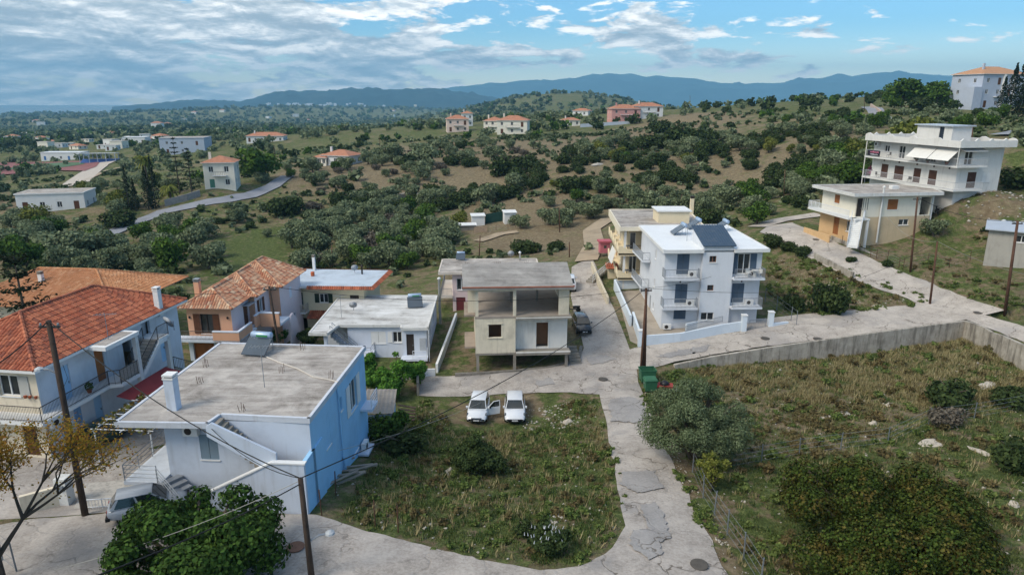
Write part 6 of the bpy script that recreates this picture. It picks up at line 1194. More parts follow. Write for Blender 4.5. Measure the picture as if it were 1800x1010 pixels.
def lean_to():
    q = P(648, 728, 2.6); h = thing('lean_to', 'old lean-to with ribbed grey sheet roof behind the blue house', 'shed', (q[0] - .5, q[1], -.1), 6); m = MB(); n = 15
    for k in range(n):
        x0 = k * .15; z = .03 * (k % 2)
        m.quad((x0, 0, 2.75 + z - x0 * .05), (x0 + .15, 0, 2.75 + .03 - z - (x0 + .15) * .05), (x0 + .15, 3.8, 2.95 + .03 - z - (x0 + .15) * .05), (x0, 3.8, 2.95 + z - x0 * .05))
    m.build('roof_sheet', M('ribbed_grey_sheet', '#8d8780', .85, .2, 1.2), h); MB().box(.1, .2, -.5, 2.1, .3, 2.5).build('wall', PW, h); MB().box(2.0, .3, -.5, 2.1, 3.6, 2.6).build('wall', M('sky_blue_wall', '#82c0ea'), h)
    for k in range(5): MB().hexa([(2.3, 1.5 + k * .5, 1.2 + k * .1), (3.6, 1.9 + k * .5, 1.1), (3.6, 2.1 + k * .5, 1.1), (2.3, 1.7 + k * .5, 1.2 + k * .1), (2.3, 1.5 + k * .5, 1.26 + k * .1), (3.6, 1.9 + k * .5, 1.16), (3.6, 2.1 + k * .5, 1.16), (2.3, 1.7 + k * .5, 1.26 + k * .1)]).build('plank', M('old_plank', '#6e5645'), h)
lean_to()
for k in range(7):
    q = G(600 + rnd.uniform(-12, 45), 845 + rnd.uniform(-30, 12)); a = rnd.uniform(.2, .7); o = MB().box(-.9, -.09, 0, .9, .09, .06).build('plank', M('grey_plank', '#8c8478', .9, .2, 3)); o.location = (q[0], q[1], q[2] + .1 + k * .05); o.rotation_euler = (0, rnd.uniform(-.12, .12), a); tag(o, 'weathered grey plank in the heap beside the blue house', 'plank', 'planks heaped beside the blue house')

# small household things on balconies and roofs
def chair(label, loc, ang, mat):
    h = thing('chair', label, 'chair', loc, ang); MB().box(-.22, -.22, .4, .22, .22, .44).build('seat', mat, h); MB().box(-.22, .18, .44, .22, .22, .85).build('backrest', mat, h)
    for x in (-.19, .19):
        for y in (-.19, .19): MB().tube((x, y, 0), (x, y, .4), .02, n=5).build('leg', mat, h)
WPL = M('white_plastic', '#d9d9d6', .5); DPL = M('dark_wicker', '#3d3834', .8)
for k, (y, z, lb) in enumerate([(14.8, 12.72, 'dark chair by the first brown door of the big white block'), (12.0, 12.72, 'chair between the brown doors of the big white block'), (8.4, 12.72, 'chair right of the double brown door on the white block'), (13.0, 15.72, 'chair on the top balcony of the big white block')]):
    chair(lb, (*l2w((56.28, 87.3), 11, .7, y), z), 90 + k * 40, DPL if k != 1 else WPL)
chair('white chair on the top balcony of the white apartment block', (*l2w((15.2, 66.1), 2, 8.6, .2), 6.67), 20, WPL); chair('white chair at the balcony end of the white apartment block', (*l2w((15.2, 66.1), 2, 9.7, .2), 6.67), -60, WPL)
def pot(label, loc, s=1.0):
    h = thing('potted_plant', label, 'plant', loc); MB().lathe((0, 0, 0), [(.11 * s, 0), (.16 * s, .26 * s)], 10).build('pot', M('terracotta', '#a0583a'), h); h['pl'] = 1; return h, s
POTS = [pot('potted plant at the top of the awning balcony railing', (*l2w((56.28, 87.3), 11, .3, 7.2), 15.72)), pot('second potted plant under the white awnings', (*l2w((56.28, 87.3), 11, .3, 5.2), 15.72)), pot('potted plant at the corner of the awning balcony', (*l2w((56.28, 87.3), 11, .3, 2.0), 15.72), 1.5), pot('potted plant beside the peach villa landing', (*l2w((-25.5, 59.2), -3, 1.4, 5.2), 2.72)), pot('potted plant on the orange-roofed house balcony', (*l2w((-27.2, 36.2), -8, .05, 3.6), 6.12)), pot('big potted plant by the blue house balcony door', (*l2w((-20.4, 31.85), -3.5, 1.2, 3.5), 4.52), 1.4)]
def barrel(label, loc, mat, r=.32, hh=.95): o = MB().lathe((0, 0, 0), [(r * .9, 0), (r, .08), (r, hh * .3), (r * 1.04, hh * .33), (r, hh * .36), (r, hh * .64), (r * 1.04, hh * .67), (r, hh * .7), (r, hh - .05), (r * .85, hh)], 14).build('barrel', mat, None, True); o.location = loc; tag(o, label, 'barrel')
barrel('blue barrel behind the tan tiled roof', (*P(158, 490, .6)[:2], -1.0), M('blue_plastic', '#2f5f9a', .5), .5, 2.0); barrel('blue barrel on the side balcony of the cream house', (*l2w((-23.8, 72.8), -4, 8.2, 1.6), 1.17), M('blue_plastic', '#2f5f9a')); barrel('orange pot on the blue-grey roof of the cream house', (*l2w((-23.8, 72.8), -4, .2, 4.5), 4.02), M('orange_plastic', '#c0643c', .6), .22, .5)
g = P(1627, 372, 9.55); scooter('dark motorbike under the porch of the pale house', (*l2w((42.36, 84.73), 8, 11.9, 3.0), 9.0) if False else (*l2w((42.36, 84.73), 8, 13.2, 1.6), hb(*l2w((42.36, 84.73), 8, 13.2, 1.6)) + .05), 70)
ln = thing('washing_line', 'line of drying laundry on the lower side of the pink house', 'laundry', (*l2w((-8.2, 77), 2, -.6, 1.0), -.9)); 
for y in (0, 5): MB().tube((0, y, 0), (0, y, 1.9), .03).build('post', RAILG, ln)
MB().path([(0, 0, 1.85), (0, 2.5, 1.75), (0, 5, 1.85)], .008, 4).build('line', RAILG, ln)
for k in range(5): MB().box(-.01, .4 + k * .9, 1.05 + .1 * (k % 2), .01, 1.0 + k * .9, 1.78).build('garment', (WPL, M('blue_cloth', '#5a78a8', .9), M('red_cloth', '#a0504c', .9), WPL, M('grey_cloth', '#8a8a90', .9))[k], ln)
# ------------------------------------------------------------------ vegetation
def cards(P_, N_, size, aspect, r):
    n = len(P_); t = r.normal(size=(n, 3)); t -= (t * N_).sum(1)[:, None] * N_; t /= np.linalg.norm(t, axis=1)[:, None] + 1e-9; b = np.cross(N_, t)
    s = size[:, None]; a = t * s * .5; c = b * s * .5 * aspect
    V = np.stack([P_ - a, P_ - c * 1.0, P_ + a, P_ + c * 1.0], 1).reshape(-1, 3); F = np.arange(4 * n).reshape(n, 4); return V, F
def crown_arrays(seed, lobes, n, leaf, aspect=.75, shell=.4, up=.25, outw=.8):
    r = np.random.default_rng(seed); lb = np.array(lobes); w_ = lb[:, 3] * lb[:, 4] + lb[:, 3] * lb[:, 5]; k = r.choice(len(lb), n, p=w_ / w_.sum())
    d = r.normal(size=(n, 3)); d[:, 2] += up; d /= np.linalg.norm(d, axis=1)[:, None]; rad = 1 - shell * r.random(n) ** 1.6 + r.normal(0, .07, n) + .22 * (r.random(n) > .93) * r.random(n)
    p = lb[k, :3] + d * rad[:, None] * lb[k, 3:6]; nn = d * outw + r.normal(size=(n, 3)) * .5; nn /= np.linalg.norm(nn, axis=1)[:, None]
    return cards(p, nn, leaf * r.uniform(.6, 1.35, n), aspect, r)
def lobes_for(kind, seed):
    r = np.random.default_rng(seed + 900); L = []
    if kind == 'round':
        for k in range(9): a = r.uniform(0, 6.28); q = r.uniform(.25, .66); s = r.uniform(.34, .52); L.append((q * math.cos(a), q * math.sin(a), r.uniform(.4, 1.1), s, s, s * .85))
        L.append((0, 0, .62, .62, .62, .55))
    elif kind == 'shrub':
        for k in range(8): a = r.uniform(0, 6.28); q = r.uniform(.2, .7); s = r.uniform(.3, .5); L.append((q * math.cos(a), q * math.sin(a), r.uniform(.2, .6), s, s, s * .9))
        L.append((0, 0, .35, .7, .7, .45))
    elif kind == 'tall':
        for k in range(10): a = r.uniform(0, 6.28); q = r.uniform(.1, .5); s = r.uniform(.3, .5); L.append((q * math.cos(a), q * math.sin(a), r.uniform(.6, 2.0), s, s, s))
    return L
def trunk_mesh(seed, h, r0, spread, nb=5):
    rr = random.Random(seed); m = MB(); p = Vector((0, 0, -.3)); q = Vector((rr.uniform(-.1, .1), rr.uniform(-.1, .1), h)); m.tube(p, q, r0, r0 * .75, 7)
    for k in range(nb): a = rr.uniform(0, 6.28); m.path([q - Vector((0, 0, .1)), q + Vector((math.cos(a) * spread * .5, math.sin(a) * spread * .5, spread * .45)), q + Vector((math.cos(a) * spread, math.sin(a) * spread, spread * .8))], r0 * .55, 5, .35)
    me = bpy.data.meshes.new('trunk'); me.from_pydata(m.v, [], m.f); return me
BARK = M('olive_bark', '#5b5348', .95, .2, 3, bump=.4)
L_OL = leaf_mat('olive_leaves', ['#4b573f', '#5c684b', '#6d7857', '#7e8967', '#8f9976']); L_DK = leaf_mat('dark_scrub_leaves', ['#243019', '#314022', '#40502c', '#526037']); L_GR = leaf_mat('green_leaves', ['#26381a', '#385022', '#4c6a2a', '#658034'])
L_YG = leaf_mat('yellow_green_leaves', ['#3f4a1e', '#586428', '#737a35', '#8a8a45']); L_CY = leaf_mat('cypress_leaves', ['#121b12', '#1c2818', '#28351f']); L_FIG = leaf_mat('fig_leaves', ['#16250f', '#213615', '#2e4a1d', '#3e5e27', '#5b7533'], transl=.25)
L_YT = leaf_mat('autumn_leaves', ['#6b6a2a', '#8a7a2c', '#a3842f', '#b08a3a', '#96632c'], transl=.4); L_RU = leaf_mat('russet_leaves', ['#1f2a12', '#2b3a17', '#38481c', '#455322', '#555428', '#6e4b2a']); L_CI = leaf_mat('citrus_leaves', ['#2c4a1c', '#3f6a26', '#578a34', '#76a044'], transl=.35)
L_ON = leaf_mat('near_olive_leaves', ['#414e33', '#556443', '#6a7855', '#838f6c'])
def russet():
    t = NT('russet_foliage'); g_ = t.ramp(t.geo.outputs['Random Per Island'], [(.1, lin('#222d12')), (.5, lin('#33431a')), (.9, lin('#4a5826'))]); b_ = t.ramp(t.geo.outputs['Random Per Island'], [(.1, lin('#463a1c')), (.5, lin('#5e4526')), (.9, lin('#745a34'))]); t.fin(t.mix(t.rng(t.noise(1.5, 4, .65), .46, .66, 0, .6), g_, b_), .9, 0, .05); return t.m
L_RU = russet()
L_BR = leaf_mat('bare_twigs', ['#4a443c', '#5e574d', '#716a5e'], transl=0)
def proto(kind, seed, R_, Hs, n, leaf, mat, th, tr):
    lob = [(a * R_, b * R_, c * Hs + th, d * R_, e * R_, f * Hs) for a, b, c, d, e, f in lobes_for(kind, seed)]
    V, F = crown_arrays(seed, lob, n, leaf); me = np_mesh('crown', V, F); me.materials.append(mat); t = trunk_mesh(seed, th + .4 * Hs, tr, R_ * .6); t.materials.append(BARK); return me, t
PROTO = {
 'olive': [proto('round', s, 2.3, 2.1, 1700, .36, L_OL, .25, .2) for s in range(5)],
 'dark': [proto('shrub', 20 + s, 2.3, 2.6, 1500, .40, L_DK, .1, .15) for s in range(4)],
 'green': [proto('round', 40 + s, 2.3, 2.4, 1700, .38, L_GR, .3, .18) for s in range(3)],
 'yellow': [proto('round', 50 + s, 2.2, 2.2, 1400, .36, L_YG, .35, .18) for s in range(2)],
 'grey': [proto('shrub', 60 + s, 2.0, 2.0, 1100, .30, L_BR, .1, .1) for s in range(2)],
}
NAMES = {'olive': 'olive_tree', 'dark': 'evergreen_shrub', 'green': 'green_tree', 'yellow': 'yellowish_tree', 'grey': 'bare_shrub'}; CATS = {'olive': 'tree', 'dark': 'shrub', 'green': 'tree', 'yellow': 'tree', 'grey': 'shrub'}
COUNT = {}
def plant(kind, x, y, s, label, group=None, z=None, sz=1.0):
    me, t = rnd.choice(PROTO[kind]); h = thing(NAMES[kind], label, CATS[kind], (x, y, (hz(x, y) if z is None else z)), rnd.uniform(0, 360), group); h.scale = (s, s, s * sz * rnd.uniform(.9, 1.1))
    link('crown', me, None, h); link('trunk', t, None, h); COUNT[kind] = COUNT.get(kind, 0) + 1; return h
# places to keep clear
bpy.context.view_layer.update(); EXC = []
for o in list(COL.objects):
    if o.parent is None and o.get('category') in ('house', 'villa', 'building', 'apartment building', 'shed', 'grandstand', 'hut') and o.get('group') != 'hill town houses':
        pts = [k.matrix_world @ Vector(c) for k in o.children if k.type == 'MESH' for c in k.bound_box]
        if pts: EXC.append((min(p.x for p in pts) - .8, max(p.x for p in pts) + .8, min(p.y for p in pts) - 2.0, max(p.y for p in pts) + .8))
ROADP = []
for o in COL.objects:
    if o.get('kind') == 'structure' and o.name.split('.')[0] in ('street', 'lane', 'road', 'uphill_road', 'country_road', 'dirt_road', 'dirt_path', 'hill_road', 'side_road', 'running_track', 'courtyard', 'alley', 'forecourt'):
        ROADP.append(np.array([v.co[:2] for v in o.data.vertices]))
ROADP = np.concatenate(ROADP); _cell = {}
for x, y in ROADP: _cell.setdefault((int(x // 3), int(y // 3)), []).append((x, y))
def clear(x, y, m=2.2):
    for a, b, c, d in EXC:
        if a - m + 1 < x < b + m - 1 and c - m < y < d + m - 1: return False
    i, j = int(x // 3), int(y // 3)
    for u in (-1, 0, 1):
        for v in (-1, 0, 1):
            for p in _cell.get((i + u, j + v), ()):
                if (p[0] - x) ** 2 + (p[1] - y) ** 2 < m * m: return False
    return True
# hand-surveyed single trees: (kind, foot px, py, crown width px, label)
SINGLES = [('dark',500,378,62,'large dark round tree above the green meadow'),('olive',555,326,34,'round olive, left of the pair on the brown slope'),('olive',595,331,34,'round olive, right of the pair on the brown slope'),('olive',672,292,30,'lone olive below the low hillside house'),('olive',652,340,30,'olive above the scrub belt on the brown slope'),
 ('green',590,300,22,'small green tree beside the low hillside house'),('olive',690,284,46,'wide olive right of the low hillside house'),('olive',748,290,64,'broad grey-green bush on the ridge slope'),('olive',470,416,22,'small lone olive at the edge of the meadow'),('olive',382,452,40,'yellowish olive left of the meadow'),
 ('olive',358,418,56,'big olive below the country road'),('olive',414,392,40,'olive above the country road wall'),('olive',303,398,38,'olive at the country road bend'),('green',455,318,76,'big bright green tree beside the tall cream villa'),('green',513,312,20,'small bright tree at the top of the country road'),
 ('dark',210,400,60,'dark evergreen clump above the road bend'),('olive',30,450,64,'big olive at the left edge of the valley'),('olive',110,460,80,'pale olive beside the road fork in the valley'),('olive',165,455,70,'wide olive right of the road fork'),('olive',262,500,44,'olive behind the tan tiled roof'),
 ('yellow',205,372,44,'yellowish tree above the road bend'),('yellow',70,400,50,'yellow-green tree below the white valley house'),('dark',890,305,70,'dark evergreen thicket at the ridge foot'),('dark',925,300,60,'second dark thicket at the ridge foot'),('dark',1000,338,64,'dark oak on the central slope'),('dark',1040,330,50,'darker oak beside the central slope oak'),
 ('dark',1200,262,80,'large dark evergreen mass on the right slope'),('dark',1240,255,60,'evergreen mass joined to the right slope clump'),('dark',1150,262,60,'left end of the right slope evergreen mass'),('dark',1185,318,44,'dark bush in the middle of the right slope'),('dark',1160,235,44,'dark bush under the grassy ridge'),('green',1095,285,22,'small bright green bush on the central slope'),
 ('olive',965,395,50,'olive left of the dirt track'),('olive',1035,385,50,'olive right of the dirt track'),('olive',915,402,36,'olive at the right end of the pen'),('olive',905,395,28,'small olive behind the whitewashed hut'),('olive',790,415,46,'olive in front of the pen'),('yellow',805,398,36,'yellow-green bush at the back of the pen'),
 ('olive',1130,372,56,'olive behind the cream apartment block'),('olive',1215,372,44,'olive behind the white block roof'),('olive',1280,365,50,'olive left of the slope pole'),('dark',1240,395,56,'dark bush behind the solar heaters'),('green',1330,395,50,'green bush behind the white block'),('dark',925,445,56,'dark bush behind the pink house'),('dark',980,440,40,'bush at the foot of the lane'),
 ('dark',1360,432,40,'hedge bush nearest the white block on the upper road'),('dark',1385,440,36,'middle hedge bush on the upper road'),('dark',1408,450,34,'hedge bush at the end of the upper road'),('dark',1395,545,44,'dark leafy tree, left of the yard pair'),('dark',1455,548,70,'wide dark leafy tree in the roadside yard'),
 ('dark',1666,712,80,'dark green round bush in the far field'),('grey',1660,748,70,'grey-green scrub below the round field bush'),('dark',1780,712,60,'dark shrub at the right edge of the field'),('dark',1785,822,80,'dark shrub low at the right edge'),('dark',925,938,46,'small dark bush in the front of the vacant lot'),
 ('green',1630,340,60,'green bush left of the big white block'),('yellow',1590,280,90,'spreading tree behind the big white block'),('dark',1790,330,70,'dark shrub right of the big white block'),('green',1585,190,60,'green tree left on the hilltop'),('green',1645,190,50,'green tree in the middle of the hilltop row'),('dark',1672,188,56,'tall dark tree with open crown on the hilltop'),('dark',1615,196,40,'dark tree on the hilltop row'),('green',1575,185,44,'round tree beside the hilltop road'),
 ('dark',1495,460,18,'small bush at the upper road edge'),('olive',1640,415,40,'grey shrub beside the upper field'),('dark',1560,468,22,'round shrub beside the upper road'),('dark',708,795,90,'leafy bush beside the blue house'),('green',680,778,80,'dark bush behind the blue house wall'),('yellow',735,765,44,'yellow-green weeds bush at the edge of the vacant lot')]
for kind, px, py, wpx, lb in SINGLES:
    g = G(px, py); s = wpx / 1200.0 * math.hypot(g[0], g[1], CAMZ - g[2]) / 4.6; plant(kind, g[0], g[1], s, lb, z=g[2], sz=1.35 if 'leafy tree' in lb else .9)
def pick(poly, spacing, n=None, jitter=.9):
    x0, x1 = min(p[0] for p in poly), max(p[0] for p in poly); y0, y1 = min(p[1] for p in poly), max(p[1] for p in poly); out = []
    y = y0
    while y < y1:
        x = x0
        while x < x1: out.append((x + rng.uniform(-.5, .5) * spacing * jitter, y + rng.uniform(-.5, .5) * spacing * jitter)); x += spacing
        y += spacing
    out = np.array(out); return out[in_poly(out[:, 0], out[:, 1], poly)] if len(out) else out
TZ = [([(500,476),(515,400),(600,380),(690,368),(770,372),(800,410),(800,465),(690,478)], 4.6, (.85,1.35), (('olive',.86),('grey',.06),('green',.08)), 'grove behind the cream house'),
 ([(0,485),(0,395),(90,385),(180,425),(330,400),(390,420),(385,470),(320,490),(215,485),(100,490)], 6.0, (.8,1.4), (('olive',.75),('green',.15),('dark',.1)), 'valley orchard on the left'),
 ([(180,395),(120,340),(250,310),(340,330),(300,365),(200,392)], 8, (.7,1.2), (('olive',.7),('yellow',.15),('dark',.15)), 'trees around the cypress garden'),
 ([(520,372),(640,352),(800,340),(950,300),(960,325),(820,368),(650,366)], 4.4, (.7,1.3), (('dark',.7),('olive',.25),('grey',.05)), 'brown slope scrub belt'),
 ([(420,345),(500,300),(640,270),(860,250),(940,280),(800,325),(600,345)], 6.6, (.4,1.05), (('olive',.6),('dark',.3),('grey',.1)), 'open brown slope'),
 ([(940,420),(960,345),(1150,340),(1420,320),(1430,350),(1330,395),(1180,375),(1060,400)], 6.2, (.7,1.15), (('olive',.72),('dark',.14),('green',.14)), 'terraces behind the apartments'),
 ([(960,335),(1000,265),(1200,240),(1400,235),(1530,225),(1530,330),(1300,325),(1050,340)], 5.3, (.5,1.15), (('dark',.62),('olive',.3),('yellow',.08)), 'scrub on the right slope'),
 ([(1390,345),(1440,290),(1530,280),(1530,330),(1430,345)], 4.2, (.8,1.3), (('dark',.5),('green',.3),('olive',.2)), 'thicket below the big white block'),
 ([(1330,230),(1540,190),(1700,200),(1800,205),(1800,250),(1600,240)], 8.5, (.6,1.1), (('olive',.6),('dark',.2),('green',.2)), 'hilltop orchard'),
 ([(800,345),(870,360),(940,400),(880,412)], 7, (.6,.9), (('olive',.7),('dark',.3)), 'slope above the pen')]
GROUPS = {}
CAPS = {'olive': 290, 'dark': 260, 'green': 120, 'yellow': 80, 'grey': 60}; REST = []
KW = {'olive': 'grey-green olive tree', 'dark': 'dark evergreen shrub', 'green': 'leafy green tree', 'yellow': 'yellow-green tree', 'grey': 'grey bare-twigged shrub'}
for pix, sp, (s0, s1), kinds, where in TZ:
    s0b, s1b = s0, s1
    pts_ = pick([G(*p, base_h) for p in pix], sp); an = np.arctan2(pts_[:, 0], pts_[:, 1]); ds = np.hypot(pts_[:, 0], pts_[:, 1]); qa = np.quantile(an, (.2, .4, .6, .8)); qd = np.quantile(ds, (.25, .5, .75))
    for x, y in pts_:
        if not clear(x, y) or math.hypot(x, y) > 420: continue
        if where in ('open brown slope', 'scrub on the right slope', 'brown slope scrub belt'):
            cl = float(_waves(np.array([x]), np.array([y]), 34, 91)[0])
            if cl < -.1 and rng.random() < .7: continue
            s0, s1 = (s0b + max(0, cl) * 1.1, s1b + max(0, cl) * 1.3)
        k = rng.choice([a for a, b in kinds], p=np.array([b for a, b in kinds]) / sum(b for a, b in kinds)); s = rng.uniform(s0, s1)
        if COUNT.get(k, 0) < CAPS[k] and math.hypot(x, y) < 330: plant(k, x, y, s, f"{'big ' if s > s0b + .7 * (s1b - s0b) else ('small ' if s < s0b + .3 * (s1b - s0b) else '')}{KW[k]} in the {where}, {('nearest', 'second', 'third', 'farthest')[int(np.searchsorted(qd, math.hypot(x, y)))]} row, {('far left', 'left', 'middle', 'right', 'far right')[int(np.searchsorted(qa, math.atan2(x, y)))]}", f'{KW[k]}s in the {where}')
        else: REST.append((k, x, y, s))
# the far woods: one mass per kind
def lod(n, seed, leaf):
    lob = lobes_for('round', seed); lob = [(a, b, c * .9 + .05, d, e, f) for a, b, c, d, e, f in lob]; V, F = crown_arrays(seed, lob, n, leaf, .9, .35); return V, F
LOD = {0: [lod(260, 70 + k, .30) for k in range(4)], 1: [lod(110, 80 + k, .46) for k in range(4)], 2: [lod(40, 90 + k, .8) for k in range(4)]}
def mass(name, label, cat, items, mat):
    Vs, Fs, o = [], [], 0
    for lv, x, y, z, r, hgt in items:
        V, F = LOD[lv][int(rng.integers(4))]; a = rng.uniform(0, 6.28); c, s = math.cos(a), math.sin(a)
        Vs.append(np.stack([(V[:, 0] * c - V[:, 1] * s) * r + x, (V[:, 0] * s + V[:, 1] * c) * r + y, V[:, 2] * hgt + z], 1)); Fs.append(F + o); o += len(V)
    if Vs: me = np_mesh(name, np.concatenate(Vs), np.concatenate(Fs)); tag(link(name, me, mat), label, cat, None, 'stuff')
def far_points():
    it = {'olive': [], 'dark': [], 'green': []}
    for k, x, y, s in REST: it[{'grey': 'dark', 'yellow': 'green'}.get(k, k)].append((0 if math.hypot(x, y) < 300 else 1, x, y, s * 2.2, s * 2.4))
    def ring(r0, r1, sp, lv, size, prob):
        n = int(.5 * (r1 * r1 - r0 * r0) * R(88) / (sp * sp)); r = np.sqrt(rng.uniform(r0 * r0, r1 * r1, n)); th = rng.uniform(R(-44), R(44), n); X, Y = r * np.sin(th), r * np.cos(th)
        f = .5 + .5 * _waves(X, Y, 170, 31) + .5 * _waves(X, Y, 60, 33); zc = zone_rgb(X, Y); pr = prob * np.clip(f, .12, 1.25) * np.where((zc[:, 0] > .8), .12, 1)
        keep = rng.random(n) < pr; fo = _waves(X, Y, 420, 41)
        for x, y, q, fz in zip(X[keep], Y[keep], r[keep], fo[keep]):
            if q < 700 and not clear(x, y, 2.5): continue
            u = rng.random(); k = 'olive' if u < .55 - fz * .6 else ('dark' if u < .88 else 'green'); s = rng.uniform(*size); it[k].append((lv, x, y, s, s * rng.uniform(.9, 1.25)))
    ring(190, 330, 9.5, 1, (1.6, 2.8), .30); ring(330, 620, 8.5, 1, (1.9, 3.4), .75); ring(620, 1300, 12, 2, (2.8, 5.0), .85); ring(1300, 2800, 20, 2, (3.5, 6.5), .85); ring(2800, 5200, 38, 2, (6, 11), .6)
    for k in ('dark', 'olive'):
        n = 3600; r = np.sqrt(rng.uniform(95 ** 2, 330 ** 2, n)); th = rng.uniform(R(-40), R(40), n); X, Y = r * np.sin(th), r * np.cos(th); keep = (1.4 * _waves(X, Y, 60, 71) + .5 * _waves(X, Y, 17, 73) > rng.uniform(-.15, .35, n)) & (zone_rgb(X, Y)[:, 1] < .75)
        for x, y in zip(X[keep], Y[keep]):
            if clear(x, y, 1.5): s = rng.uniform(.4, 1.25); it[k].append((2, x, y, s, s * .9))
    for k, mt, nm, lb in (('olive', L_OL, 'olive_woods', 'mass of distant olive trees over the valley floor'), ('dark', L_DK, 'evergreen_woods', 'mass of distant dark evergreen woods and scrub'), ('green', L_GR, 'green_woods', 'mass of distant lighter green trees')):
        X = np.array([i[1] for i in it[k]]); Y = np.array([i[2] for i in it[k]]); Z = ground_h(X, Y); mass(nm, lb, 'woods', [(i[0], i[1], i[2], z - .1 * i[4], i[3], i[4]) for i, z in zip(it[k], Z) if z > SEA + 1], mt)
far_points()
# cypresses, norfolk pines and palms of the garden beside the tall cream villa
def cypress(label, px, py, hpx, wpx, name='cypress_tree'):
    g = G(px, py, base_h); d = math.hypot(g[0], g[1]); H_ = hpx / 1200 * d; W_ = wpx / 1200 * d / 2; h = thing(name, label, 'tree', g); r = np.random.default_rng(px * 7 + py); n = 900
    t = r.random(n) ** .9; prof = W_ * np.where(t < .12, .6 + t * 3.3, 1.0) * (1 - t ** 1.8) * (1 + .25 * np.sin(t * 40 + r.random() * 6)); a = r.uniform(0, 6.28, n); p = np.stack([np.cos(a) * prof, np.sin(a) * prof, t * H_ + .3], 1); N = np.stack([np.cos(a), np.sin(a), np.full(n, .5)], 1) + r.normal(0, .4, (n, 3)); N /= np.linalg.norm(N, axis=1)[:, None]
    V, F = cards(p, N, r.uniform(.4, .9, n) * max(.5, W_ * .55), .5, r); link('crown', np_mesh('crown', V, F), L_CY, h); MB().tube((0, 0, -.5), (0, 0, H_ * .8), .18, .06).build('trunk', BARK, h)
for a in [('thick cypress, left of the villa garden row', 228, 372, 68, 12), ('short cypress beside the leftmost one', 240, 371, 48, 11), ('tall cypress in the middle of the villa garden row', 262, 368, 66, 15), ('tallest cypress of the villa garden row', 274, 366, 78, 16), ('small cypress at the right of the villa garden row', 268, 367, 40, 10), ('slender hilltop cypress, leftmost by the mansion', 1757, 205, 52, 14), ('hilltop cypress, second by the mansion', 1772, 206, 70, 18), ('tall hilltop cypress nearest the right edge', 1789, 206, 84, 22), ('broad hilltop cypress at the frame edge', 1800, 206, 70, 22)]: cypress(*a)
def norfolk(label, px, py, hpx, wpx):
    g = G(px, py, base_h); d = math.hypot(g[0], g[1]); H_ = hpx / 1200 * d; W_ = wpx / 1200 * d / 2; h = thing('norfolk_pine', label, 'tree', g); MB().tube((0, 0, -.5), (0, 0, H_), .22, .04).build('trunk', BARK, h); r = np.random.default_rng(px); Pp, Nn = [], []
    for k in range(11):
        z = H_ * (.16 + .8 * k / 10); L_ = W_ * (1 - .85 * k / 10)
        for j in range(8):
            a = j * math.pi / 4 + k * .4
            for q in np.linspace(.15, 1, 9): Pp.append((math.cos(a) * L_ * q, math.sin(a) * L_ * q, z + .25 * q * L_ * .5)); Nn.append((r.normal() * .4, r.normal() * .4, 1))
    Pp = np.array(Pp) + r.normal(0, .08, (len(Pp), 3)); Nn = np.array(Nn); Nn /= np.linalg.norm(Nn, axis=1)[:, None]; V, F = cards(Pp, Nn, r.uniform(.35, .7, len(Pp)) * max(1, W_ * .3), .5, r); link('crown', np_mesh('crown', V, F), L_CY, h)
norfolk('tall tiered pine left of the tall cream villa', 316, 340, 88, 34); norfolk('second tiered pine nearer the tall cream villa', 338, 342, 74, 34)
g = P(-5, 585, 2.0); o = thing('norfolk_pine', 'tiered pine branches at the left edge behind the orange roof', 'tree', (-39.3, 52.5, -1)); MB().tube((0, 0, 0), (0, 0, 13), .2, .05).build('trunk', BARK, o)
def _nf():
    r = np.random.default_rng(5); Pp, Nn = [], []
    for k in range(9):
        z = 3 + k * 1.2; L_ = 4.6 * (1 - k / 10)
        for j in range(9):
            a = j * 6.283 / 9 + k
            for q in np.linspace(.1, 1, 26): Pp.append((math.cos(a) * L_ * q, math.sin(a) * L_ * q, z + .5 * q * q)); Nn.append((r.normal() * .5, r.normal() * .5, 1))
    Pp = np.array(Pp) + r.normal(0, .1, (len(Pp), 3)); Nn = np.array(Nn); Nn /= np.linalg.norm(Nn, axis=1)[:, None]; V, F = cards(Pp, Nn, r.uniform(.25, .5, len(Pp)), .5, r); link('crown', np_mesh('crown', V, F), L_CY, o)
_nf()
def palm(label, px, py, hpx):
    g = G(px, py, base_h); d = math.hypot(g[0], g[1]); H_ = hpx / 1200 * d; h = thing('palm_tree', label, 'tree', g); MB().path([(0, 0, -.3), (.1, 0, H_ * .5), (.0, .1, H_)], .28, 7, .8).build('trunk', BARK, h); m = MB()
    for k in range(26):
        a = k * 2.4; e = rnd.uniform(-.5, .9); L_ = 2.4; pts = [(math.cos(a) * L_ * t, math.sin(a) * L_ * t, H_ + L_ * (e * t - .9 * t * t)) for t in (0, .35, .7, 1)]
        for p, q in zip(pts, pts[1:]): nx, ny = -math.sin(a) * .28, math.cos(a) * .28; m.quad((p[0] - nx, p[1] - ny, p[2] - .1), (p[0], p[1], p[2] + .08), (q[0], q[1], q[2] + .08), (q[0] - nx * .7, q[1] - ny * .7, q[2] - .1)); m.quad((p[0], p[1], p[2] + .08), (p[0] + nx, p[1] + ny, p[2] - .1), (q[0] + nx * .7, q[1] + ny * .7, q[2] - .1), (q[0], q[1], q[2] + .08))
    m.build('crown', L_YG, h)
palm('tall palm behind the cypress row', 262, 345, 60); palm('low palm in the villa garden', 300, 352, 22)
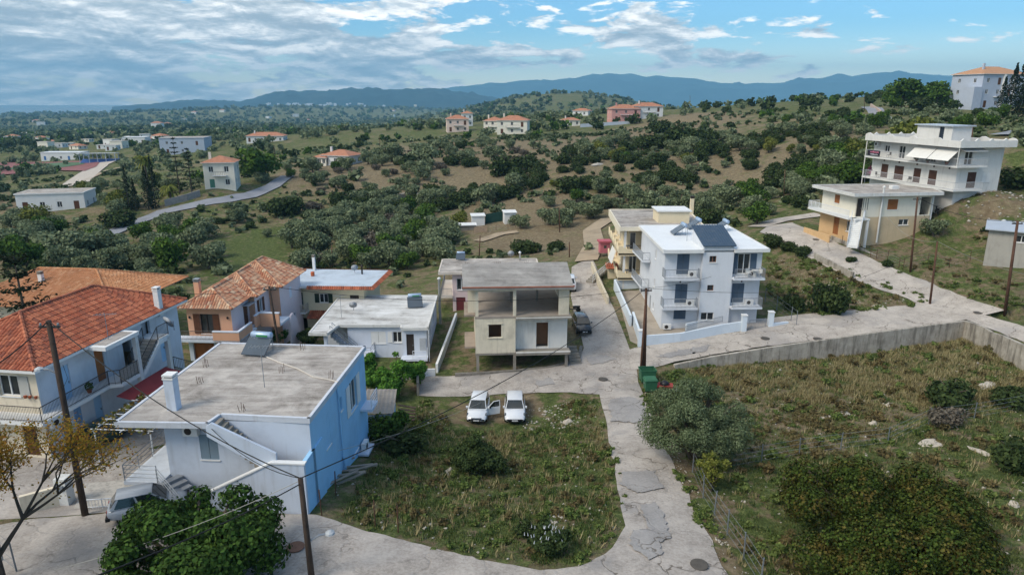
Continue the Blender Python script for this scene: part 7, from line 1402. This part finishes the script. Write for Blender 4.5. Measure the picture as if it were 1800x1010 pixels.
# ------------------------------------------------------------------ nearby trees
def big_tree(name, label, base, lobes, n, leaf, mat, aspect=.8, trunks=((0, 0, 0),), tr=.16, cat='tree', seed=1, shell=.45, branches=None, up=.25):
    h = thing(name, label, cat, base); V, F = crown_arrays(seed, lobes, n, leaf, aspect, shell, up, 1.5); link('crown', np_mesh('crown', V, F), mat, h); m = MB(); rr = random.Random(seed)
    for l in lobes:
        t = rr.choice(trunks); m.path([(t[0], t[1], -.4), (t[0] * .7 + l[0] * .25, t[1] * .7 + l[1] * .25, l[2] * .45), (l[0] * .8, l[1] * .8, l[2]), (l[0], l[1], l[2] + l[5] * .5)], tr * rr.uniform(.5, 1), 6, .3)
    m.build('trunk', branches or BARK, h); return h
def blob(R_, H_, n, seed, z0=.3, sq=.8):
    r = np.random.default_rng(seed); out = []
    for k in range(n): a = r.uniform(0, 6.28); q = math.sqrt(r.uniform(0, .8)); s = r.uniform(.17, .30) * R_; out.append((q * math.cos(a) * R_ * .75, q * math.sin(a) * R_ * .75, z0 + (H_ - z0) * (.25 + .62 * r.random() * (1 - q * q * .7)), s, s, s * sq))
    out.append((0, 0, H_ * .4, R_ * .5, R_ * .5, H_ * .34)); return out
def dome(R_, H_, n, seed, z0=.2, emin=-.15):
    r = np.random.default_rng(seed); out = []
    for k in range(n):
        a = r.uniform(0, 6.28); e = math.asin(r.uniform(emin, 1)); q = r.uniform(.62, .88) if k % 4 else r.uniform(.2, .6); s = r.uniform(.13, .26) * R_; hc = z0 + (H_ - z0) * .42
        out.append((math.cos(a) * math.cos(e) * q * R_, math.sin(a) * math.cos(e) * q * R_, hc + math.sin(e) * q * (H_ - hc) * (1 if e > 0 else .8), s, s, s * .8))
    return out
g = P(345, 1012, 3.4); big_tree('fig_tree', 'large leafy fig tree in front of the silver car', (g[0] + .35, g[1] - .3, 3.2), dome(4.0, 3.9, 55, 3, .2, -.3), 30000, .175, L_FIG, .95, ((0, 0), (.4, .2), (-.4, .1)), .14, seed=3)
g = P(1225, 815, 1.2); big_tree('olive_tree', 'big round grey-green olive beside the street', (g[0], g[1] + .6, hz(g[0], g[1] + .6)), dome(3.6, 5.3, 70, 5, .3, -.6), 40000, .15, L_ON, .45, ((0, 0), (.3, .2)), .16, seed=5)
g = P(1248, 865, 1.6); big_tree('mastic_shrub', 'small yellow-green tree in front of the roadside olive', (g[0], g[1], hz(g[0], g[1])), blob(1.15, 3.2, 12, 6, .5), 3200, .15, L_YG, .6, ((0, 0),), .07, 'shrub', 6)
g = P(1565, 1000, 2.3); big_tree('russet_bush', 'huge russet and green domed bush at the lower right', (g[0] - .55, g[1] + .4, hz(g[0], g[1]) - .1), dome(5.2, 4.2, 78, 7), 80000, .135, L_RU, .8, ((0, 0), (1, .4), (-1, .3)), .14, 'bush', 7)
g = P(842, 838, .9); big_tree('lot_bush', 'dark green bush in the middle of the vacant lot', (g[0], g[1] + .5, hz(g[0], g[1] + .5)), blob(2.2, 2.5, 24, 8, .2), 13000, .17, L_DK, .6, ((0, 0),), .08, 'bush', 8)
g = P(963, 985, 2.7); fb = big_tree('flowering_bush', 'dark bush with white flower spikes at the street corner', (g[0], g[1] + .3, hz(g[0], g[1])), blob(1.25, 1.25, 14, 9, .15), 3800, .16, L_DK, .7, ((0, 0),), .05, 'bush', 9)
mb = MB()
for k in range(34): a = rnd.uniform(0, 6.28); q = rnd.uniform(.2, 1.15); z = 1.15 - q * .45; mb.tube((q * math.cos(a), q * math.sin(a), z), (q * math.cos(a) + rnd.uniform(-.06, .06), q * math.sin(a), z + .16), .028, .01, 5)
mb.build('flower_spikes', M('white_blossom', '#c9ccd0', .8), fb)['kind'] = 'stuff'
for k, (px, py, w_, hh, lb) in enumerate([(700, 690, 1.25, 3.6, 'tallest bright citrus tree before the low white house'), (665, 690, 1.3, 2.2, 'spreading citrus bush near the blue house corner'), (735, 675, 1.0, 2.6, 'citrus tree beside the white house doorstep'), (690, 705, 1.0, 2.2, 'low citrus bush at the garden wall'), (650, 660, 1.0, 2.4, 'citrus bush behind the blue house edge'), (490, 600, 1.1, 1.6, 'bright green bush below the peach villa'), (545, 605, 1.2, 1.6, 'dark garden bush beside the white house porch')]):
    g = P(px, py, -.6); big_tree('citrus_tree', lb, (g[0], g[1], hz(g[0], g[1])), blob(w_ * 1.35, hh * 1.15, 14, 60 + k, .5), 3600, .18, L_CI if k != 6 else L_DK, .8, ((0, 0),), .06, seed=60 + k)
def autumn_tree():
    base = P(4, 1030, 3.4); h = thing('autumn_tree', 'sparse yellow-leaved tree at the lower left edge', 'tree', base); m = MB(); rr = random.Random(12); tips = []
    def grow(p, d, L, r, lv):
        q = p + d * L; mid = p.lerp(q, .5) + Vector((rr.uniform(-.06, .06), rr.uniform(-.06, .06), 0)) * L; m.path([p, mid, q], r, 5, .6)
        if lv >= 2: tips.append((q, lv))
        if lv < 5:
            for k in range(rr.choice((2, 3) if lv > 2 else (3, 3, 4))): grow(q, (d + Vector((rr.uniform(-.75, .75), rr.uniform(-.75, .75), rr.uniform(-.25, .4)))).normalized(), L * rr.uniform(.7, .92), r * .62, lv + 1)
    grow(Vector((0, 0, -.5)), Vector((.05, 0, 1)), 2.0, .2, 0); m.build('trunk', M('grey_bark', '#4a433b', .95, .2, 3), h); r = np.random.default_rng(3)
    Pp = np.concatenate([np.array(t[0])[None] + r.normal(0, .2, (34 if t[1] > 3 else 12, 3)) for t in tips]); N = r.normal(0, 1, Pp.shape); N[:, 2] += .8; N /= np.linalg.norm(N, axis=1)[:, None]; V, F = cards(Pp, N, r.uniform(.08, .17, len(Pp)), .6, r); link('crown', np_mesh('crown', V, F), L_YT, h)
autumn_tree()
# vine on the pergola
r_ = np.random.default_rng(8); Pp = np.stack([r_.uniform(-.2, 3.6, 700), r_.uniform(-.3, 4.9, 700), r_.normal(2.38, .09, 700)], 1); Pp = Pp[(_waves(Pp[:, 0] * 1.0, Pp[:, 1], 2.5, 4) > -.12)]; N = r_.normal(0, .5, Pp.shape); N[:, 2] += 1; N /= np.linalg.norm(N, axis=1)[:, None]; V, F = cards(Pp, N, r_.uniform(.16, .32, len(Pp)), .9, r_)
vn = thing('grape_vine', 'browning grape vine spread over the white pergola', 'vine', perg.location, -4); link('foliage', np_mesh('foliage', V, F), leaf_mat('vine_leaves', ['#4a3c22', '#6b5a2c', '#5d6a30', '#7a6838'], transl=.3), vn); MB().path([(.1, .1, 0), (.2, .0, 1.2), (.4, .3, 2.35)], .05, 6, .6).build('stem', BARK, vn)
bv = G(1530, 330, base_h); big_tree('bougainvillea', 'magenta bougainvillea at the corner of the big white block', (55.0, 104.6, 10.0), [(0, 0, 3.6, .9, .9, .8), (.5, 0, 4.2, .7, .7, .6), (-.4, .2, 3.0, .7, .7, .7)], 700, .28, leaf_mat('magenta_bracts', ['#7a2a58', '#96386c', '#a84a80', '#3a4a28']), .9, ((0, 0),), .06, 'shrub', 15)
for k, (h, s) in enumerate(POTS):
    del h['pl']; V, F = crown_arrays(300 + k, [(0, 0, .42 * s, .25 * s, .25 * s, .25 * s)], 160, .12 * s); link('foliage', np_mesh('foliage', V, F), L_GR, h)
# ------------------------------------------------------------------ grass, weeds and stones
def tufts(name, label, polys, density, hgt, mat, seed, nb=7, spread=.14, keep=None, kind='stuff'):
    r = np.random.default_rng(seed); Vs, Fs = [], []; o = 0
    for pix, dm in polys:
        poly = [G(*p) for p in pix]; x0, x1 = min(p[0] for p in poly), max(p[0] for p in poly); y0, y1 = min(p[1] for p in poly), max(p[1] for p in poly); n = int((x1 - x0) * (y1 - y0) * density * dm)
        X, Y = r.uniform(x0, x1, n), r.uniform(y0, y1, n); k = in_poly(X, Y, poly); X, Y = X[k], Y[k]; f = _waves(X, Y, 2.6, seed) + .7 * _waves(X, Y, 7, seed + 1); k = f > r.uniform(-.55, .35, len(X)); X, Y = X[k], Y[k]
        k = np.array([clear(a, b, .45) for a, b in zip(X, Y)], bool) if len(X) else np.zeros(0, bool); X, Y = X[k], Y[k]; Z = ground_h(X, Y); n = len(X)
        if not n: continue
        bx = np.repeat(X, nb) + r.normal(0, spread * .5, n * nb); by = np.repeat(Y, nb) + r.normal(0, spread * .5, n * nb); bz = np.repeat(Z, nb) - .02; hh = hgt * np.repeat(r.uniform(.5, 1.4, n), nb) * r.uniform(.6, 1.2, n * nb); a = r.uniform(0, 6.28, n * nb); ln = r.uniform(.15, .75, n * nb) * hh; w_ = r.uniform(.012, .03, n * nb) * (1 + hgt * 1.2)
        p0 = np.stack([bx - np.sin(a) * w_, by + np.cos(a) * w_, bz], 1); p1 = np.stack([bx + np.sin(a) * w_, by - np.cos(a) * w_, bz], 1); p2 = np.stack([bx + np.cos(a) * ln, by + np.sin(a) * ln, bz + hh], 1)
        V = np.stack([p0, p1, p2], 1).reshape(-1, 3); Vs.append(V); Fs.append(np.arange(len(V)).reshape(-1, 3) + o); o += len(V)
    tag(link(name, np_mesh(name, np.concatenate(Vs), np.concatenate(Fs)), mat), label, 'grass', None, kind)
LOT = [(562,902),(600,840),(650,790),(745,700),(790,745),(800,755),(960,752),(985,712),(1055,700),(1070,800),(1092,930),(1030,995),(950,998),(860,982),(700,940)]
FIELD = [(1135,665),(1250,645),(1400,625),(1550,603),(1690,590),(1800,640),(1800,1010),(1330,1010),(1240,850),(1160,720)]
UPF = [(1480,440),(1600,400),(1700,395),(1800,430),(1800,560),(1760,545),(1640,500)]; YARD = [(1350,455),(1430,455),(1540,505),(1620,530),(1500,540),(1400,550),(1350,520)]
G_GR = leaf_mat('grass_blades', ['#3d4b24', '#525f30', '#69743f', '#868a58'], .3); G_DR = leaf_mat('dry_blades', ['#6a6042', '#857952', '#9f9368', '#b6aa82'], .3); G_WD = leaf_mat('weed_leaves', ['#2c3d1c', '#3c5226', '#4c6330', '#6a7a48'], .3)
tufts('grass', 'short green grass over the vacant lot and fields', [(LOT, 1), (FIELD, .9), (UPF, .35), (YARD, .4)], 22, .16, G_GR, 51)
tufts('dry_grass', 'tall straw-coloured grass over the field and lot', [(LOT, .42), ([(1200,655),(1400,628),(1690,592),(1800,640),(1800,720),(1500,720),(1330,700)], 2.4), (FIELD, .2), ([(860,760),(900,760),(895,800),(850,800)], 3), ([(1130,700),(1200,840),(1280,960),(1330,1010),(1300,1010),(1215,860)], .7), (YARD, .3), ([(1040,750),(1072,750),(1090,880),(1070,880)], 1.5)], 12, .36, G_DR, 57)
tufts('weeds', 'leafy weeds and thistles among the grass', [(LOT, 1.6), (FIELD, .6)], 2.6, .28, G_WD, 63, 16, .34)
def clumps(label, name, polys, mat, seed):
    r = np.random.default_rng(seed); it = []
    for pix, n, s0, s1, hh in polys:
        poly = [G(*p) for p in pix]; x0, x1 = min(p[0] for p in poly), max(p[0] for p in poly); y0, y1 = min(p[1] for p in poly), max(p[1] for p in poly); X, Y = r.uniform(x0, x1, n * 3), r.uniform(y0, y1, n * 3); f = _waves(X, Y, 5, seed) + .6 * _waves(X, Y, 2.2, seed + 3)
        k = in_poly(X, Y, poly) & (f > r.uniform(-.3, .5, n * 3)); X, Y = X[k][:n], Y[k][:n]; Z = ground_h(X, Y)
        for x, y, z in zip(X, Y, Z):
            if pix in VP or clear(x, y, .35): s = r.uniform(s0, s1); it.append((1, x, y, z - .1 * s, s, s * hh * r.uniform(.6, 1.3)))
    mass(name, label, 'weeds', it, mat)
VERGE = [([(1055,695),(1066,695),(1082,790),(1098,860),(1105,925),(1080,965),(1030,1002),(950,1008),(860,992),(770,970),(680,945),(600,925),(605,915),(690,930),(780,955),(870,975),(960,990),(1020,985),(1062,955),(1085,920),(1078,865),(1064,800)], 260, .1, .3, .9), ([(1125,660),(1135,660),(1165,760),(1215,850),(1260,930),(1300,1010),(1270,1010),(1240,950),(1195,850),(1160,785),(1130,720)], 240, .1, .32, .9), ([(1140,655),(1250,635),(1400,612),(1550,592),(1690,575),(1690,585),(1550,603),(1400,625),(1250,648),(1160,662)], 160, .12, .34, 1.0), ([(1400,560),(1560,546),(1630,535),(1630,528),(1560,538),(1470,544),(1400,552)], 90, .15, .4, .9), ([(1480,475),(1560,508),(1630,530),(1630,522),(1560,498),(1500,476)], 60, .15, .4, .9), ([(1650,500),(1760,540),(1800,555),(1800,545),(1760,528),(1660,492)], 80, .15, .4, .9)]
VP = [v[0] for v in VERGE]
clumps('low green weeds along the verges and over the lots', 'verge_weeds', VERGE + [(LOT, 330, .12, .42, .8), (FIELD, 330, .15, .5, .8), (UPF, 160, .2, .5, .7), (YARD, 130, .2, .55, .8)], leaf_mat('weed_green', ['#3a4c22', '#4f6430', '#66783e', '#80894f']), 101)
clumps('dry brownish weeds over the lots and the upper field', 'dry_weeds', [(LOT, 260, .1, .36, 1.0), (FIELD, 300, .15, .5, 1.0), (UPF, 200, .15, .45, .8), (YARD, 120, .2, .5, .9), ([(1330,720),(1500,715),(1600,740),(1480,800),(1300,800)], 160, .15, .45, .7)], leaf_mat('dry_weed_leaves', ['#4f4630', '#675a3c', '#80704c', '#6b6a44'], .3), 111)
def stones():
    r = np.random.default_rng(77); Vs, Fs = [], []; o = 0; base = np.array([(1, 0, 0), (-1, 0, 0), (0, 1, 0), (0, -1, 0), (0, 0, .7), (0, 0, -.5)], float); tri = np.array([(0, 2, 4), (2, 1, 4), (1, 3, 4), (3, 0, 4), (2, 0, 5), (1, 2, 5), (3, 1, 5), (0, 3, 5)])
    for pix, n, s0, s1 in ((LOT, 330, .04, .16), (FIELD, 300, .05, .2), ([(900,725),(1010,700),(1030,740),(930,765)], 160, .05, .18), ([(1120,690),(1145,690),(1245,900),(1320,1010),(1275,1010),(1200,870)], 260, .03, .1), ([(1640,350),(1800,340),(1800,390),(1690,395)], 120, .1, .35), ([(960,900),(1000,900),(1010,925),(960,920)], 20, .06, .15), (YARD, 150, .05, .2)):
        poly = [G(*p) for p in pix]; x0, x1 = min(p[0] for p in poly), max(p[0] for p in poly); y0, y1 = min(p[1] for p in poly), max(p[1] for p in poly)
        X, Y = r.uniform(x0, x1, n * 2), r.uniform(y0, y1, n * 2); k = in_poly(X, Y, poly); X, Y = X[k][:n], Y[k][:n]; Z = ground_h(X, Y)
        for x, y, z in zip(X, Y, Z): s = r.uniform(s0, s1) * r.uniform(.5, 1); Vs.append((base + r.normal(0, .22, base.shape)) * s * np.array((1, 1, .8)) + (x, y, z + .02)); Fs.append(tri + o); o += 6
    tag(link('stones', np_mesh('stones', np.concatenate(Vs), np.concatenate(Fs)), M('pale_stone', '#b3aca0', .9, .15, 4)), 'loose pale stones scattered over lot, field and verges', 'stones', None, 'stuff')
stones()
def rock(label, px, py, w_, d, hh):
    g = G(px, py); r = np.random.default_rng(px + py); m = MB(); m.lathe((0, 0, -.15), [(1, 0), (.95, .25), (.7, .55), (.3, .75), (.05, .8)], 11); V = np.array(m.v); V[:, :2] *= 1 + r.normal(0, .12, (len(V), 1)); V[:, 0] *= w_; V[:, 1] *= d; V[:, 2] *= hh; V += r.normal(0, .03, V.shape); m.v = [tuple(v) for v in V]
    o = m.build('rock', M('pale_rock', '#b9b0a2', .95, .2, 2, .3, '#77706a', .2, bump=.5)); o.location = g; o.rotation_euler = (0, 0, r.uniform(0, 3)); tag(o, label, 'rock')
for a in [('flat pale rock outcrop below the retaining wall', 1480, 728, .9, .5, .35), ('pale boulder in the middle of the dry field', 1535, 745, .35, .3, .4), ('cracked white rock slab in the right field', 1640, 780, .6, .9, .35), ('long white rock slab at the field edge', 1735, 677, 1.2, .5, .4), ('flat rock near the right-hand shrub', 1725, 795, .8, .3, .25), ('round pale boulder low at the right edge', 1782, 888, .3, .28, .35), ('pale boulder at the corner of the parking strip', 998, 742, .45, .35, .4), ('flat pale stone slab in the vacant lot', 790, 832, .75, .3, .2), ('pale boulder in the field centre', 1565, 712, .4, .35, .3), ('bare rock ledge in the brown field', 1452, 735, .9, .4, .22), ('white flat slab beside the yard trees', 1545, 540, .9, .7, .3), ('pale ledge on the far slope below the ridge', 1050, 290, 2.6, 1.0, .9), ('grey cliff ledge in the scrub belt', 720, 345, 4.0, .8, 1.8), ('grey rock face left of the scrub belt cliff', 640, 360, 2.5, .6, 1.2)]: rock(*a)
# ------------------------------------------------------------------ air
def haze():
    m = MB().box(-15500, -13500, SEA - 30, 15500, 13500, 620).build('haze', None); t = bpy.data.materials.new('haze_air'); t.use_nodes = True; nt = t.node_tree; nt.nodes.clear(); out = nd(nt, 'ShaderNodeOutputMaterial'); v = nd(nt, 'ShaderNodeVolumePrincipled')
    v.inputs['Color'].default_value = (.32, .70, 1.0, 1); v.inputs['Density'].default_value = HAZE_D; v.inputs['Anisotropy'].default_value = 0.0; nt.links.new(v.outputs[0], out.inputs['Volume']); m.data.materials.append(t); tag(m, kind='stuff')
HAZE_D = 1.35e-4
haze()
